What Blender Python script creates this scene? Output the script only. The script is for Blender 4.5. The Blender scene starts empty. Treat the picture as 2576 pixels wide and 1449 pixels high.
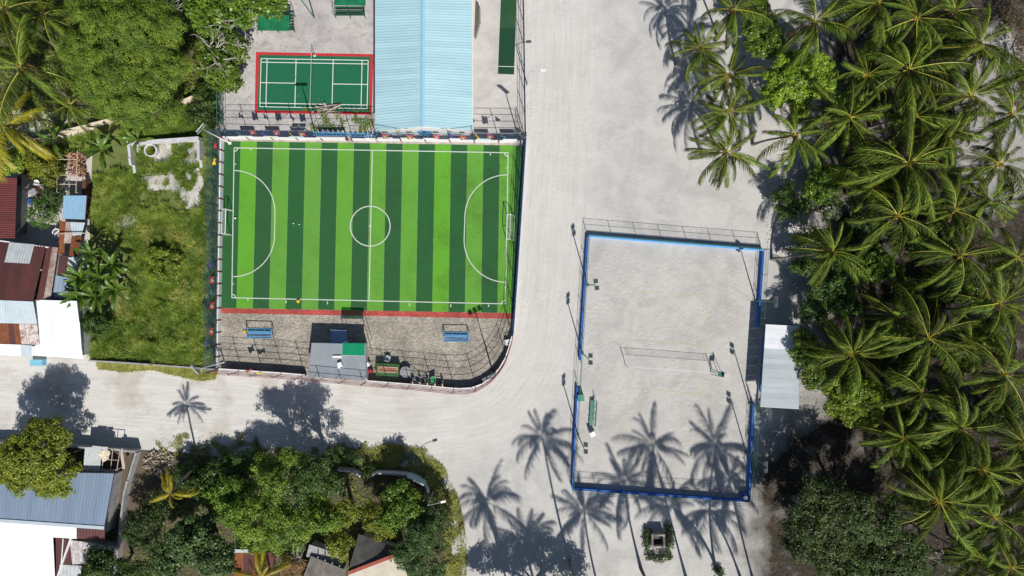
import bpy, math, random
import numpy as np
from mathutils import Vector, Matrix

# ---------------------------------------------------------------- camera, sky, sun, exposure
HC = 88.0                      # camera height in metres
KP = 20.0                      # ground scale: authoring units per metre
CX, CY = 1288.0, 724.5
scene = bpy.context.scene
COL = scene.collection
cam_d = bpy.data.cameras.new('camera')
cam = bpy.data.objects.new('camera', cam_d)
COL.objects.link(cam)
cam.location = (0, 0, HC)
cam.rotation_euler = (0, 0, 0)
cam_d.sensor_fit = 'HORIZONTAL'
cam_d.angle = 2 * math.atan((CX / KP) / HC)
cam_d.clip_start = 0.5
cam_d.clip_end = 2000
scene.camera = cam

SUN_EL = math.radians(46.0)
SUN_AZ = math.radians(16.0)    # shadows fall up the picture, this far to the left
sun_vec = Vector((math.sin(SUN_AZ) * math.cos(SUN_EL), -math.cos(SUN_AZ) * math.cos(SUN_EL), math.sin(SUN_EL)))
world = bpy.data.worlds.new('World')
scene.world = world
world.use_nodes = True
wn = world.node_tree
bg = wn.nodes['Background']
sky = wn.nodes.new('ShaderNodeTexSky')
sky.sky_type = 'NISHITA'
sky.sun_disc = False
sky.sun_elevation = SUN_EL
sky.sun_rotation = math.atan2(sun_vec.x, sun_vec.y)
sky.air_density = 1.0
sky.dust_density = 0.6
sky.ozone_density = 1.0
wn.links.new(sky.outputs[0], bg.inputs[0])
bg.inputs[1].default_value = 0.060
sun_d = bpy.data.lights.new('sun', 'SUN')
sun_d.energy = 4.7
sun_d.angle = math.radians(0.8)
sun_d.color = (1.0, 0.955, 0.885)
sun = bpy.data.objects.new('sun', sun_d)
COL.objects.link(sun)
sun.location = (20, -60, 120)
sun.rotation_euler = sun_vec.to_track_quat('Z', 'Y').to_euler()

vs = scene.view_settings
vs.view_transform = 'Standard'
vs.look = 'None'
vs.exposure = 0.12
vs.gamma = 1.0
vs.use_curve_mapping = False
scene.cycles.max_bounces = 8
scene.cycles.transparent_max_bounces = 16
scene.cycles.use_denoising = True

# ---------------------------------------------------------------- helpers
RNG = np.random.default_rng(7)
random.seed(7)

def P(px, py, z=0.0):
    """world point seen at (px, py) of the 2576 wide plan, at height z"""
    k = (HC - z) / HC / KP
    return Vector(((px - CX) * k, (CY - py) * k, z))

def rgb(h):
    h = h.lstrip('#')
    c = [int(h[i:i + 2], 16) / 255 for i in (0, 2, 4)]
    return tuple((v / 12.92 if v <= 0.04045 else ((v + 0.055) / 1.055) ** 2.4) for v in c)

class MB:
    def __init__(self):
        self.v, self.f, self.m, self.uv = [], [], [], None
    def add(self, verts, faces, mi=0):
        o = len(self.v)
        self.v += [tuple(p) for p in verts]
        for fc in faces:
            self.f.append(tuple(o + i for i in fc)); self.m.append(mi)
        return self
    def box(self, c, s, rz=0.0, mi=0, rx=0.0, ry=0.0):
        R = Matrix.Rotation(rz, 3, 'Z') @ Matrix.Rotation(ry, 3, 'Y') @ Matrix.Rotation(rx, 3, 'X')
        c = Vector(c)
        vs_ = [c + R @ Vector((sx * s[0] / 2, sy * s[1] / 2, sz * s[2] / 2)) for sz in (-1, 1) for sy in (-1, 1) for sx in (-1, 1)]
        return self.add(vs_, [(0, 2, 3, 1), (4, 5, 7, 6), (0, 1, 5, 4), (2, 6, 7, 3), (0, 4, 6, 2), (1, 3, 7, 5)], mi)
    def prism(self, poly, z0, z1, mi=0):
        """poly: counter-clockwise xy list; z1 may be a list per corner"""
        n = len(poly)
        zt = z1 if isinstance(z1, (list, tuple)) else [z1] * n
        a = sum(poly[i][0] * poly[(i + 1) % n][1] - poly[(i + 1) % n][0] * poly[i][1] for i in range(n))
        if a < 0:
            poly = list(poly)[::-1]; zt = list(zt)[::-1]
        vs_ = [(p[0], p[1], z0) for p in poly] + [(p[0], p[1], zt[i]) for i, p in enumerate(poly)]
        fs = [tuple(range(n))[::-1], tuple(range(n, 2 * n))]
        fs += [(i, (i + 1) % n, n + (i + 1) % n, n + i) for i in range(n)]
        return self.add(vs_, fs, mi)
    def tube(self, pts, radii, n=6, mi=0, cap=True):
        pts = [Vector(p) for p in pts]
        if not isinstance(radii, (list, tuple)):
            radii = [radii] * len(pts)
        vs_, fs = [], []
        for i, p in enumerate(pts):
            t = (pts[min(i + 1, len(pts) - 1)] - pts[max(i - 1, 0)])
            if t.length < 1e-6: t = Vector((0, 0, 1))
            t.normalize()
            u = t.cross(Vector((0, 0, 1)))
            if u.length < 1e-3: u = Vector((1, 0, 0))
            u.normalize(); w = u.cross(t)
            for k in range(n):
                a = 2 * math.pi * k / n
                vs_.append(p + (u * math.cos(a) + w * math.sin(a)) * radii[i])
        for i in range(len(pts) - 1):
            for k in range(n):
                k2 = (k + 1) % n
                fs.append((i * n + k, i * n + k2, (i + 1) * n + k2, (i + 1) * n + k))
        if cap:
            fs.append(tuple(range(n))); fs.append(tuple(range((len(pts) - 1) * n, len(pts) * n))[::-1])
        return self.add(vs_, fs, mi)
    def ball(self, c, r, nu=8, nv=5, mi=0):
        if not isinstance(r, (list, tuple)): r = (r, r, r)
        c = Vector(c); vs_ = [c + Vector((0, 0, -r[2]))]
        for j in range(1, nv):
            ph = -math.pi / 2 + math.pi * j / nv
            for k in range(nu):
                a = 2 * math.pi * k / nu
                vs_.append(c + Vector((r[0] * math.cos(ph) * math.cos(a), r[1] * math.cos(ph) * math.sin(a), r[2] * math.sin(ph))))
        vs_.append(c + Vector((0, 0, r[2])))
        fs = []
        for k in range(nu):
            k2 = (k + 1) % nu
            fs.append((0, 1 + k2, 1 + k)); fs.append((len(vs_) - 1, 1 + (nv - 2) * nu + k, 1 + (nv - 2) * nu + k2))
            for j in range(nv - 2):
                a = 1 + j * nu
                fs.append((a + k, a + k2, a + nu + k2, a + nu + k))
        return self.add(vs_, fs, mi)
    def disc(self, c, r, n=24, mi=0):
        c = Vector(c)
        return self.add([c + Vector((r * math.cos(2 * math.pi * k / n), r * math.sin(2 * math.pi * k / n), 0)) for k in range(n)], [tuple(range(n))], mi)
    def sheet(self, pts, mi=0):
        pts = [tuple(p) for p in pts]
        n = len(pts)
        a = sum(pts[i][0] * pts[(i + 1) % n][1] - pts[(i + 1) % n][0] * pts[i][1] for i in range(n))
        idx = tuple(range(n)) if a > 0 else tuple(range(n))[::-1]
        return self.add(pts, [idx], mi)
    def ring(self, c, r0, r1, n=48, a0=0.0, a1=2 * math.pi, mi=0):
        c = Vector(c); vs_ = []
        for k in range(n + 1):
            a = a0 + (a1 - a0) * k / n
            d = Vector((math.cos(a), math.sin(a), 0))
            vs_ += [c + d * r0, c + d * r1]
        return self.add(vs_, [(2 * k, 2 * k + 1, 2 * k + 3, 2 * k + 2) for k in range(n)], mi)
    def build(self, name, mats, parent=None, origin=None, smooth=False):
        me = bpy.data.meshes.new(name)
        if origin is None and parent is not None: origin = parent.location
        o3 = Vector(origin) if origin is not None else Vector((0, 0, 0))
        me.from_pydata([(p[0] - o3.x, p[1] - o3.y, p[2] - o3.z) for p in self.v], [], self.f)
        if not isinstance(mats, (list, tuple)): mats = [mats]
        for m in mats: me.materials.append(m)
        if any(self.m): me.polygons.foreach_set('material_index', self.m)
        if smooth: me.polygons.foreach_set('use_smooth', [True] * len(self.f))
        me.update()
        ob = bpy.data.objects.new(name, me)
        COL.objects.link(ob)
        if parent is not None: ob.parent = parent
        elif origin is not None: ob.location = o3
        return ob

def tag(o, label=None, cat=None, group=None, kind=None):
    if label: o['label'] = label
    if cat: o['category'] = cat
    if group: o['group'] = group
    if kind: o['kind'] = kind
    return o

def thing(name, loc, label, cat, group=None):
    o = bpy.data.objects.new(name, None)
    o.empty_display_size = 0.3
    COL.objects.link(o); o.location = Vector(loc)
    return tag(o, label, cat, group)

def lay(name, px, z, mat, kind='structure', parent=None):
    """flat ground sheet from plan points"""
    o = MB().sheet([P(x, y) + Vector((0, 0, z)) for x, y in px]).build(name, mat, parent)
    if parent is None: tag(o, kind=kind)
    return o

# ---------------------------------------------------------------- materials
def _n(nt, t, **kw):
    n = nt.nodes.new(t)
    for k, v in kw.items(): setattr(n, k, v)
    return n

def base_mat(name):
    m = bpy.data.materials.new(name); m.use_nodes = True
    nt = m.node_tree
    return m, nt, nt.nodes['Principled BSDF']

def ramp(nt, fac, stops):
    r = _n(nt, 'ShaderNodeValToRGB')
    e = r.color_ramp.elements
    while len(e) < len(stops): e.new(0.5)
    for i, (p, c) in enumerate(stops):
        e[i].position = p; e[i].color = (*c[:3], 1)
    nt.links.new(fac, r.inputs[0])
    return r.outputs[0]

def noise(nt, scale, detail=6, rough=0.6, vec=None, dist=0.0):
    n = _n(nt, 'ShaderNodeTexNoise')
    n.inputs['Scale'].default_value = scale; n.inputs['Detail'].default_value = detail
    n.inputs['Roughness'].default_value = rough; n.inputs['Distortion'].default_value = dist
    if vec is not None: nt.links.new(vec, n.inputs['Vector'])
    return n.outputs['Fac']

def world_pos(nt, scale=(1, 1, 1), rot=0.0):
    g = _n(nt, 'ShaderNodeNewGeometry')
    mp = _n(nt, 'ShaderNodeMapping'); mp.inputs['Scale'].default_value = scale
    mp.inputs['Rotation'].default_value = (0, 0, rot)
    nt.links.new(g.outputs['Position'], mp.inputs['Vector'])
    return mp.outputs[0]

def mixc(nt, fac, a, b, mode='MIX'):
    n = _n(nt, 'ShaderNodeMix', data_type='RGBA', blend_type=mode)
    for sock, v in ((n.inputs[0], fac), (n.inputs[6], a), (n.inputs[7], b)):
        if isinstance(v, (int, float)): sock.default_value = v
        elif isinstance(v, tuple): sock.default_value = (*v[:3], 1)
        else: nt.links.new(v, sock)
    return n.outputs[2]

def math_n(nt, op, a, b=None, c=None, clamp=False):
    n = _n(nt, 'ShaderNodeMath', operation=op, use_clamp=clamp)
    for i, v in enumerate((a, b, c)):
        if v is None: continue
        if isinstance(v, (int, float)): n.inputs[i].default_value = v
        else: nt.links.new(v, n.inputs[i])
    return n.outputs[0]

def bump(nt, bsdf, h, strength=0.3, dist=0.02):
    b = _n(nt, 'ShaderNodeBump'); b.inputs['Strength'].default_value = strength; b.inputs['Distance'].default_value = dist
    nt.links.new(h, b.inputs['Height']); nt.links.new(b.outputs[0], bsdf.inputs['Normal'])

def plain(name, c, rough=0.6, var=0.25, scale=3.0, metal=0.0, objvar=0.0, bumps=0.0, spec=0.5):
    """painted / plain surface with grime: colour moves between c*(1-var) and c"""
    m, nt, b = base_mat(name)
    f = noise(nt, scale, 8, 0.65, world_pos(nt))
    dark = tuple(v * (1 - var) for v in c)
    col = ramp(nt, f, [(0.3, dark), (0.62, c)])
    if objvar:
        oi = _n(nt, 'ShaderNodeObjectInfo')
        hs = _n(nt, 'ShaderNodeHueSaturation')
        nt.links.new(col, hs.inputs['Color'])
        nt.links.new(math_n(nt, 'MULTIPLY_ADD', oi.outputs['Random'], objvar, 1 - objvar / 2), hs.inputs['Value'])
        col = hs.outputs[0]
    nt.links.new(col, b.inputs['Base Color'])
    b.inputs['Roughness'].default_value = rough; b.inputs['Metallic'].default_value = metal
    b.inputs['Specular IOR Level'].default_value = spec
    if bumps: bump(nt, b, noise(nt, scale * 6, 6, 0.7, world_pos(nt)), bumps, 0.03)
    return m
# ---- sand and soil
def sand_mat(name, light, mid, dark, grove=False, stains=0.35, tracks=False, bump_s=0.24):
    m, nt, b = base_mat(name)
    w = world_pos(nt)
    big = noise(nt, 0.09, 5, 0.6, w)
    med = noise(nt, 0.7, 8, 0.7, w, 0.6)
    fine = noise(nt, 9.0, 6, 0.75, w)
    col = ramp(nt, big, [(0.3, mid), (0.68, light)])
    col = mixc(nt, math_n(nt, 'MULTIPLY', ramp(nt, med, [(0.48, (0, 0, 0)), (0.75, (1, 1, 1))]), stains), col, dark)
    blot = ramp(nt, noise(nt, 0.28, 7, 0.65, w, 0.8), [(0.36, (0.76, 0.76, 0.765)), (0.6, (1.03, 1.03, 1.025))])
    col = mixc(nt, 1.0, col, blot, 'MULTIPLY')
    scr = ramp(nt, noise(nt, 1.5, 4, 0.55, w, 3.0), [(0.62, (0, 0, 0)), (0.70, (1, 1, 1))])
    col = mixc(nt, math_n(nt, 'MULTIPLY', scr, 0.22), col, dark)
    col = mixc(nt, 0.35, col, ramp(nt, fine, [(0.3, tuple(v * 0.72 for v in mid)), (0.7, light)]))
    sp = ramp(nt, noise(nt, 2.6, 3, 0.5, w), [(0.7, (0, 0, 0)), (0.76, (1, 1, 1))])
    col = mixc(nt, math_n(nt, 'MULTIPLY', sp, 0.35), col, tuple(v * 0.55 for v in dark))
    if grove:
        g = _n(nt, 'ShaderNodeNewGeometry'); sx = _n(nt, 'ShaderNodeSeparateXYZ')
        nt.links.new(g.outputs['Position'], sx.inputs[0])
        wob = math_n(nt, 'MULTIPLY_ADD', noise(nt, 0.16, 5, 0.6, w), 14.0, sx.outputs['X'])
        wob = math_n(nt, 'MULTIPLY_ADD', math_n(nt, 'MULTIPLY_ADD', sx.outputs['Y'], -0.1, -1.3, True), 9.0, wob)     # the litter, darkened for shade, reaches further out at the foot
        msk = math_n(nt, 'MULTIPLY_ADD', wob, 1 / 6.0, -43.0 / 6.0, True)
        litter_shade = ramp(nt, noise(nt, 3.2, 9, 0.8, w, 1.0), [(0.36, (0.018, 0.015, 0.011)), (0.5, (0.042, 0.036, 0.027)), (0.68, (0.11, 0.095, 0.078))])  # leaf litter, with the crown shade between palms put into its colour
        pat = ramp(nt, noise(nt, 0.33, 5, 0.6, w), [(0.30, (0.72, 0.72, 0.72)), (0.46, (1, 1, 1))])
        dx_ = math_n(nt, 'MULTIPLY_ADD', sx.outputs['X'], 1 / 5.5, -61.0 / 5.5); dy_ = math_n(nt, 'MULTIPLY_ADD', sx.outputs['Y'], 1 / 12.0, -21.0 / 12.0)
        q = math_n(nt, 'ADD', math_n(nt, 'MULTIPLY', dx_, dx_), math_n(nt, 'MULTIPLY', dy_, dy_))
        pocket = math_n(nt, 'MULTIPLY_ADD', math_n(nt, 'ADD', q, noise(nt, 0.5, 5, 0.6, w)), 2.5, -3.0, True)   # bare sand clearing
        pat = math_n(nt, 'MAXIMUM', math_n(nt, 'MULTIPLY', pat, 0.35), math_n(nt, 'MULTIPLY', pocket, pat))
        col = mixc(nt, math_n(nt, 'MULTIPLY', msk, pat), col, litter_shade)
    if tracks:
        uv = _n(nt, 'ShaderNodeUVMap'); uv.uv_map = 'track'
        def along(sx_, sy_):
            mp = _n(nt, 'ShaderNodeMapping'); mp.inputs['Scale'].default_value = (sx_, sy_, 1)
            nt.links.new(uv.outputs[0], mp.inputs[0])
            return noise(nt, 1.0, 8, 0.72, mp.outputs[0], 1.3)
        st = ramp(nt, along(0.07, 1.5), [(0.32, (0.50, 0.478, 0.44)), (0.5, (0.61, 0.596, 0.57)), (0.7, (0.70, 0.69, 0.668))])
        st = mixc(nt, 0.35, st, ramp(nt, along(0.22, 6.0), [(0.38, (0.40, 0.37, 0.32)), (0.6, (0.68, 0.67, 0.65))]))
        # wheel ruts: thin wandering lines that come and go along the road
        svr = _n(nt, 'ShaderNodeSeparateXYZ'); nt.links.new(uv.outputs[0], svr.inputs[0])
        wob = math_n(nt, 'MULTIPLY_ADD', along(0.035, 0.12), 5.0, svr.outputs['Y'])
        fr = math_n(nt, 'FRACT', math_n(nt, 'MULTIPLY', wob, 0.72))
        rut = math_n(nt, 'MULTIPLY_ADD', math_n(nt, 'ABSOLUTE', math_n(nt, 'SUBTRACT', fr, 0.5)), -11.0, 1.0, True)
        rut = math_n(nt, 'MULTIPLY', rut, math_n(nt, 'MULTIPLY_ADD', along(0.05, 0.5), 4.0, -1.9, True))
        st = mixc(nt, math_n(nt, 'MULTIPLY', rut, 0.4), st, (0.40, 0.375, 0.33))
        pt = ramp(nt, noise(nt, 0.2, 6, 0.6, w), [(0.5, (0, 0, 0)), (0.72, (1, 1, 1))])
        sg = _n(nt, 'ShaderNodeNewGeometry'); sxx = _n(nt, 'ShaderNodeSeparateXYZ'); nt.links.new(sg.outputs['Position'], sxx.inputs[0])
        west = math_n(nt, 'MULTIPLY_ADD', sxx.outputs['X'], -1 / 40.0, 0.1, True)     # older, dirtier stretch
        st = mixc(nt, math_n(nt, 'MULTIPLY', pt, math_n(nt, 'MULTIPLY_ADD', west, 0.85, 0.15)), st, (0.40, 0.36, 0.30))
        sv = _n(nt, 'ShaderNodeSeparateXYZ'); nt.links.new(uv.outputs[0], sv.inputs[0])
        ed = math_n(nt, 'MULTIPLY_ADD', noise(nt, 0.35, 5, 0.6, w), 4.0, math_n(nt, 'ABSOLUTE', sv.outputs['Y']))
        a = math_n(nt, 'MULTIPLY', math_n(nt, 'MULTIPLY_ADD', ed, -0.30, 2.75, True), math_n(nt, 'MULTIPLY_ADD', west, 0.35, 0.65))
        col = mixc(nt, math_n(nt, 'MULTIPLY', a, 0.95), col, st)
    nt.links.new(col, b.inputs['Base Color'])
    b.inputs['Roughness'].default_value = 0.95; b.inputs['Specular IOR Level'].default_value = 0.15
    hh = math_n(nt, 'ADD', noise(nt, 3.5, 8, 0.7, w), math_n(nt, 'MULTIPLY', noise(nt, 0.8, 4, 0.6, w), 1.5))
    vo = _n(nt, 'ShaderNodeTexVoronoi'); vo.inputs['Scale'].default_value = 2.2; vo.inputs['Randomness'].default_value = 1.0
    nt.links.new(w, vo.inputs['Vector'])
    foot = math_n(nt, 'MULTIPLY_ADD', vo.outputs['Distance'], 1.6, 0.0, True)       # trodden dimples
    hh = math_n(nt, 'ADD', hh, math_n(nt, 'MULTIPLY', foot, math_n(nt, 'MULTIPLY_ADD', noise(nt, 0.25, 3, 0.5, w), 2.4, -0.7, True)))
    bump(nt, b, hh, bump_s, 0.10)
    return m

M = {}
SAND = ((0.565, 0.556, 0.538), (0.50, 0.49, 0.471), (0.385, 0.372, 0.35))
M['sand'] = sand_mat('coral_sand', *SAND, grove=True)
M['court_sand'] = sand_mat('court_sand', (0.545, 0.53, 0.505), (0.475, 0.462, 0.44), (0.36, 0.345, 0.325), stains=0.5, bump_s=0.4)
M['yard'] = sand_mat('grey_yard_ground', (0.60, 0.575, 0.56), (0.40, 0.375, 0.36), (0.19, 0.17, 0.16), stains=0.95)
M['pale_yard'] = sand_mat('pale_yard_ground', (0.60, 0.575, 0.54), (0.53, 0.51, 0.48), (0.36, 0.34, 0.31), stains=0.3)
M['soil'] = sand_mat('dark_soil', (0.16, 0.13, 0.09), (0.09, 0.075, 0.05), (0.04, 0.033, 0.024), stains=0.6)
M['lot_soil'] = sand_mat('lot_soil', (0.20, 0.23, 0.08), (0.13, 0.17, 0.05), (0.07, 0.085, 0.03), stains=0.6)
M['rubble'] = sand_mat('pale_rubble', (0.62, 0.60, 0.57), (0.50, 0.48, 0.45), (0.25, 0.24, 0.20), stains=0.8)

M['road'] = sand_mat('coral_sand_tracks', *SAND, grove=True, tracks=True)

def turf_mat(name, a, b_, worn, worn_amt=0.35):
    m, nt, b = base_mat(name)
    w = world_pos(nt)
    col = ramp(nt, noise(nt, 22, 4, 0.8, w), [(0.3, a), (0.7, b_)])
    big = ramp(nt, math_n(nt, 'ADD', math_n(nt, 'MULTIPLY', noise(nt, 0.28, 4, 0.6, w), 0.6), math_n(nt, 'MULTIPLY', noise(nt, 1.6, 8, 0.75, w), 0.4)), [(0.47, (0, 0, 0)), (0.64, (1, 1, 1))])
    g = _n(nt, 'ShaderNodeNewGeometry'); sx = _n(nt, 'ShaderNodeSeparateXYZ'); nt.links.new(g.outputs['Position'], sx.inputs[0])
    side = math_n(nt, 'MAXIMUM', math_n(nt, 'MULTIPLY_ADD', sx.outputs['X'], 1 / 34.0, 1.0, True), 0.4)
    oi = _n(nt, 'ShaderNodeObjectInfo'); hs = _n(nt, 'ShaderNodeHueSaturation'); nt.links.new(col, hs.inputs['Color'])
    nt.links.new(math_n(nt, 'MULTIPLY_ADD', oi.outputs['Random'], 0.14, 0.92), hs.inputs['Value']); nt.links.new(math_n(nt, 'MULTIPLY_ADD', oi.outputs['Random'], 0.1, 0.9), hs.inputs['Saturation']); col = hs.outputs[0]
    col = mixc(nt, math_n(nt, 'MULTIPLY', math_n(nt, 'MULTIPLY', big, side), worn_amt), col, worn)
    nt.links.new(col, b.inputs['Base Color'])
    b.inputs['Roughness'].default_value = 0.85; b.inputs['Specular IOR Level'].default_value = 0.25
    bump(nt, b, noise(nt, 60, 3, 0.7, w), 0.5, 0.03)
    return m
M['turf_light'] = turf_mat('turf_light', (0.080, 0.285, 0.012), (0.125, 0.375, 0.026), (0.055, 0.16, 0.016), 0.75)
M['turf_dark'] = turf_mat('turf_dark', (0.014, 0.082, 0.020), (0.026, 0.118, 0.036), (0.022, 0.05, 0.026), 0.6)
M['mat_green'] = turf_mat('court_green', (0.008, 0.105, 0.050), (0.014, 0.145, 0.070), (0.016, 0.085, 0.05), 0.3)
M['mat_dark'] = turf_mat('mat_dark', (0.013, 0.052, 0.022), (0.026, 0.088, 0.04), (0.05, 0.10, 0.06), 0.5)
M['mat_green_dk'] = turf_mat('mat_deep', (0.007, 0.04, 0.018), (0.014, 0.066, 0.03), (0.02, 0.06, 0.03), 0.4)
M['line'] = plain('line_white', (0.58, 0.64, 0.57), 0.8, 0.3, 9)
M['court_line'] = plain('court_line_white', (0.80, 0.81, 0.79), 0.7, 0.12, 8)
M['rope'] = plain('yellow_rope', (0.52, 0.47, 0.28), 0.8, 0.2, 5)
M['red_rubber'] = plain('red_rubber', (0.56, 0.022, 0.030), 0.7, 0.22, 2)

def pave_mat(name, cols, mortar, scale=1.0):
    """small interlocking pavers, 20 x 10 cm, below the size that can be picked apart"""
    m, nt, b = base_mat(name)
    w = world_pos(nt, rot=math.radians(0.9))
    br = _n(nt, 'ShaderNodeTexBrick')
    br.offset = 0.5
    br.inputs['Scale'].default_value = 1.0
    br.inputs['Brick Width'].default_value = 0.26; br.inputs['Row Height'].default_value = 0.13
    br.inputs['Mortar Size'].default_value = 0.012
    br.inputs['Color1'].default_value = (0, 0, 0, 1); br.inputs['Color2'].default_value = (1, 1, 1, 1); br.inputs['Mortar'].default_value = (0.5, 0.5, 0.5, 1)
    nt.links.new(w, br.inputs['Vector'])
    each = ramp(nt, br.outputs['Color'], [(0.0, cols[0]), (0.55, cols[1]), (1.0, cols[2])])
    dirt = ramp(nt, noise(nt, 0.35, 7, 0.7, w), [(0.36, (0.62, 0.59, 0.56)), (0.66, (1.15, 1.13, 1.1))])
    col = mixc(nt, 1.0, each, dirt, 'MULTIPLY')
    fs = ramp(nt, noise(nt, 5, 6, 0.8, w), [(0.38, (0.6, 0.6, 0.6)), (0.6, (1.15, 1.15, 1.15))])
    col = mixc(nt, 0.7, col, fs, 'MULTIPLY')
    col = mixc(nt, br.outputs['Fac'], col, mortar)
    nt.links.new(col, b.inputs['Base Color'])
    b.inputs['Roughness'].default_value = 0.9
    bump(nt, b, math_n(nt, 'SUBTRACT', 1.0, br.outputs['Fac']), 0.5, 0.02)
    return m
M['paver'] = pave_mat('grey_pavers', [(0.31, 0.285, 0.25), (0.42, 0.39, 0.345), (0.58, 0.54, 0.45)], (0.22, 0.20, 0.17))
M['red_paver'] = pave_mat('red_pavers', [(0.40, 0.065, 0.055), (0.52, 0.085, 0.07), (0.60, 0.12, 0.10)], (0.28, 0.06, 0.05))

# ---- metal sheet roofs
def sheet_mat(name, c, c2, amt=0.5, scale=1.2, rough=0.45, metal=0.0, objvar=0.12, streak=(1, 1, 1), spec=0.5):
    m, nt, b = base_mat(name)
    w = world_pos(nt, streak)
    f = noise(nt, scale, 9, 0.7, w, 0.3)
    fac = ramp(nt, f, [(0.5 - 0.3 * amt, (1, 1, 1)), (0.5 + 0.12, (0, 0, 0))])
    col = mixc(nt, fac, c, c2)
    oi = _n(nt, 'ShaderNodeObjectInfo'); hs = _n(nt, 'ShaderNodeHueSaturation')
    nt.links.new(col, hs.inputs['Color'])
    nt.links.new(math_n(nt, 'MULTIPLY_ADD', oi.outputs['Random'], objvar, 1 - objvar * 0.6), hs.inputs['Value'])
    nt.links.new(hs.outputs[0], b.inputs['Base Color'])
    b.inputs['Roughness'].default_value = rough; b.inputs['Metallic'].default_value = metal
    b.inputs['Specular IOR Level'].default_value = spec
    bump(nt, b, noise(nt, scale * 5, 5, 0.6, w), 0.12, 0.02)
    return m
M['blue_roof'] = sheet_mat('pale_blue_roof', (0.40, 0.61, 0.675), (0.35, 0.56, 0.635), 0.4, 0.5, 0.5, objvar=0.11, streak=(.25, 1, 1))
M['blue_ridge'] = plain('ridge_blue', (0.30, 0.56, 0.70), 0.5, 0.12)
M['rust_roof'] = sheet_mat('maroon_rust_roof', (0.105, 0.030, 0.028), (0.062, 0.022, 0.022), 0.6, 0.9, 0.75, objvar=0.35, streak=(1, 0.4, 1))
M['red_roof'] = sheet_mat('dark_red_roof', (0.135, 0.026, 0.024), (0.09, 0.020, 0.022), 0.5, 1.4, 0.75, objvar=0.2, streak=(0.4, 1, 1))
M['rust_orange'] = sheet_mat('orange_rust_sheet', (0.24, 0.075, 0.022), (0.11, 0.035, 0.020), 0.6, 1.3, 0.85, objvar=0.35, streak=(1, .5, 1))
M['rust_white'] = sheet_mat('white_rusting_sheet', (0.62, 0.60, 0.58), (0.22, 0.06, 0.035), 0.55, 1.6, 0.7, objvar=0.1)
M['white_roof'] = sheet_mat('white_roof', (0.80, 0.83, 0.86), (0.72, 0.75, 0.79), 0.5, 0.6, 0.4, objvar=0.07, streak=(1, .2, 1))
M['pale_roof'] = sheet_mat('pale_grey_blue_roof', (0.48, 0.56, 0.62), (0.42, 0.49, 0.54), 0.5, 0.8, 0.5, objvar=0.05)
M['zinc'] = sheet_mat('zinc_roof', (0.27, 0.35, 0.46), (0.215, 0.29, 0.40), 0.5, 0.45, 0.45, metal=0.1, objvar=0.10, streak=(1, .12, 1))
M['stand_roof'] = sheet_mat('stand_roof', (0.52, 0.575, 0.605), (0.44, 0.49, 0.52), 0.5, 0.9, 0.4, objvar=0.14, streak=(.1, 1, 1))
M['grey_roof'] = sheet_mat('grey_roof_board', (0.30, 0.33, 0.365), (0.25, 0.28, 0.315), 0.5, 0.7, 0.5, objvar=0.06)
M['sky_sheet'] = sheet_mat('light_blue_sheet', (0.24, 0.42, 0.58), (0.21, 0.37, 0.52), 0.4, 1.0, 0.5, objvar=0.05)
M['tile_dark'] = sheet_mat('grey_cement_tile', (0.135, 0.13, 0.125), (0.05, 0.048, 0.046), 0.7, 0.8, 0.9, objvar=0.15)
M['tile_pale'] = sheet_mat('pale_cement_tile', (0.52, 0.48, 0.40), (0.43, 0.39, 0.32), 0.5, 0.8, 0.9, objvar=0.08)
M['ridge_red'] = plain('ridge_red', (0.36, 0.085, 0.055), 0.8, 0.35)

# ---- walls, paint, metal
M['white_wall'] = plain('white_wall', (0.74, 0.74, 0.76), 0.7, 0.12, 1.2)
M['maroon'] = plain('maroon_paint', (0.18, 0.030, 0.045), 0.7, 0.3, 3)
M['red_post'] = plain('red_post_paint', (0.20, 0.03, 0.04), 0.7, 0.3, 3)
M['cream'] = plain('cream_wall', (0.72, 0.63, 0.47), 0.85, 0.25, 1.0)
M['concrete'] = plain('concrete', (0.38, 0.38, 0.39), 0.9, 0.4, 1.4, bumps=0.3)
M['pale_concrete'] = plain('pale_concrete', (0.58, 0.58, 0.60), 0.9, 0.3, 1.4, bumps=0.3)
M['dark_block'] = plain('dark_block', (0.13, 0.13, 0.14), 0.9, 0.4, 2)
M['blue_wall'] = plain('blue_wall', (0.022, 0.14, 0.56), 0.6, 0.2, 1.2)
M['blue_paint'] = plain('sky_blue_paint', (0.09, 0.31, 0.58), 0.5, 0.2, 4)
M['dark_steel'] = plain('dark_steel', (0.045, 0.055, 0.075), 0.5, 0.3, 4)
M['navy_steel'] = plain('navy_steel', (0.03, 0.06, 0.14), 0.5, 0.3, 4)
M['green_steel'] = plain('green_steel', (0.06, 0.19, 0.15), 0.5, 0.3, 4)
M['deep_green'] = plain('deep_green_paint', (0.012, 0.085, 0.040), 0.5, 0.3, 3)
M['galv'] = plain('galvanised_steel', (0.55, 0.58, 0.60), 0.4, 0.2, 5, metal=0.3)
M['white_paint'] = plain('white_paint', (0.80, 0.80, 0.80), 0.5, 0.08, 4)
M['lamp_glass'] = plain('lamp_glass', (0.55, 0.60, 0.62), 0.12, 0.1, 6)
M['lamp_body'] = plain('lamp_body', (0.10, 0.11, 0.12), 0.45, 0.2, 6)
M['yellow'] = plain('yellow_cloth', (0.80, 0.55, 0.015), 0.8, 0.2, 6)
M['purple'] = plain('purple_cloth', (0.13, 0.04, 0.42), 0.8, 0.2, 6)
M['flag_red'] = plain('flag_red', (0.50, 0.05, 0.07), 0.8, 0.2, 6)
M['flag_green'] = plain('flag_green', (0.025, 0.30, 0.10), 0.8, 0.2, 6)
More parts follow.
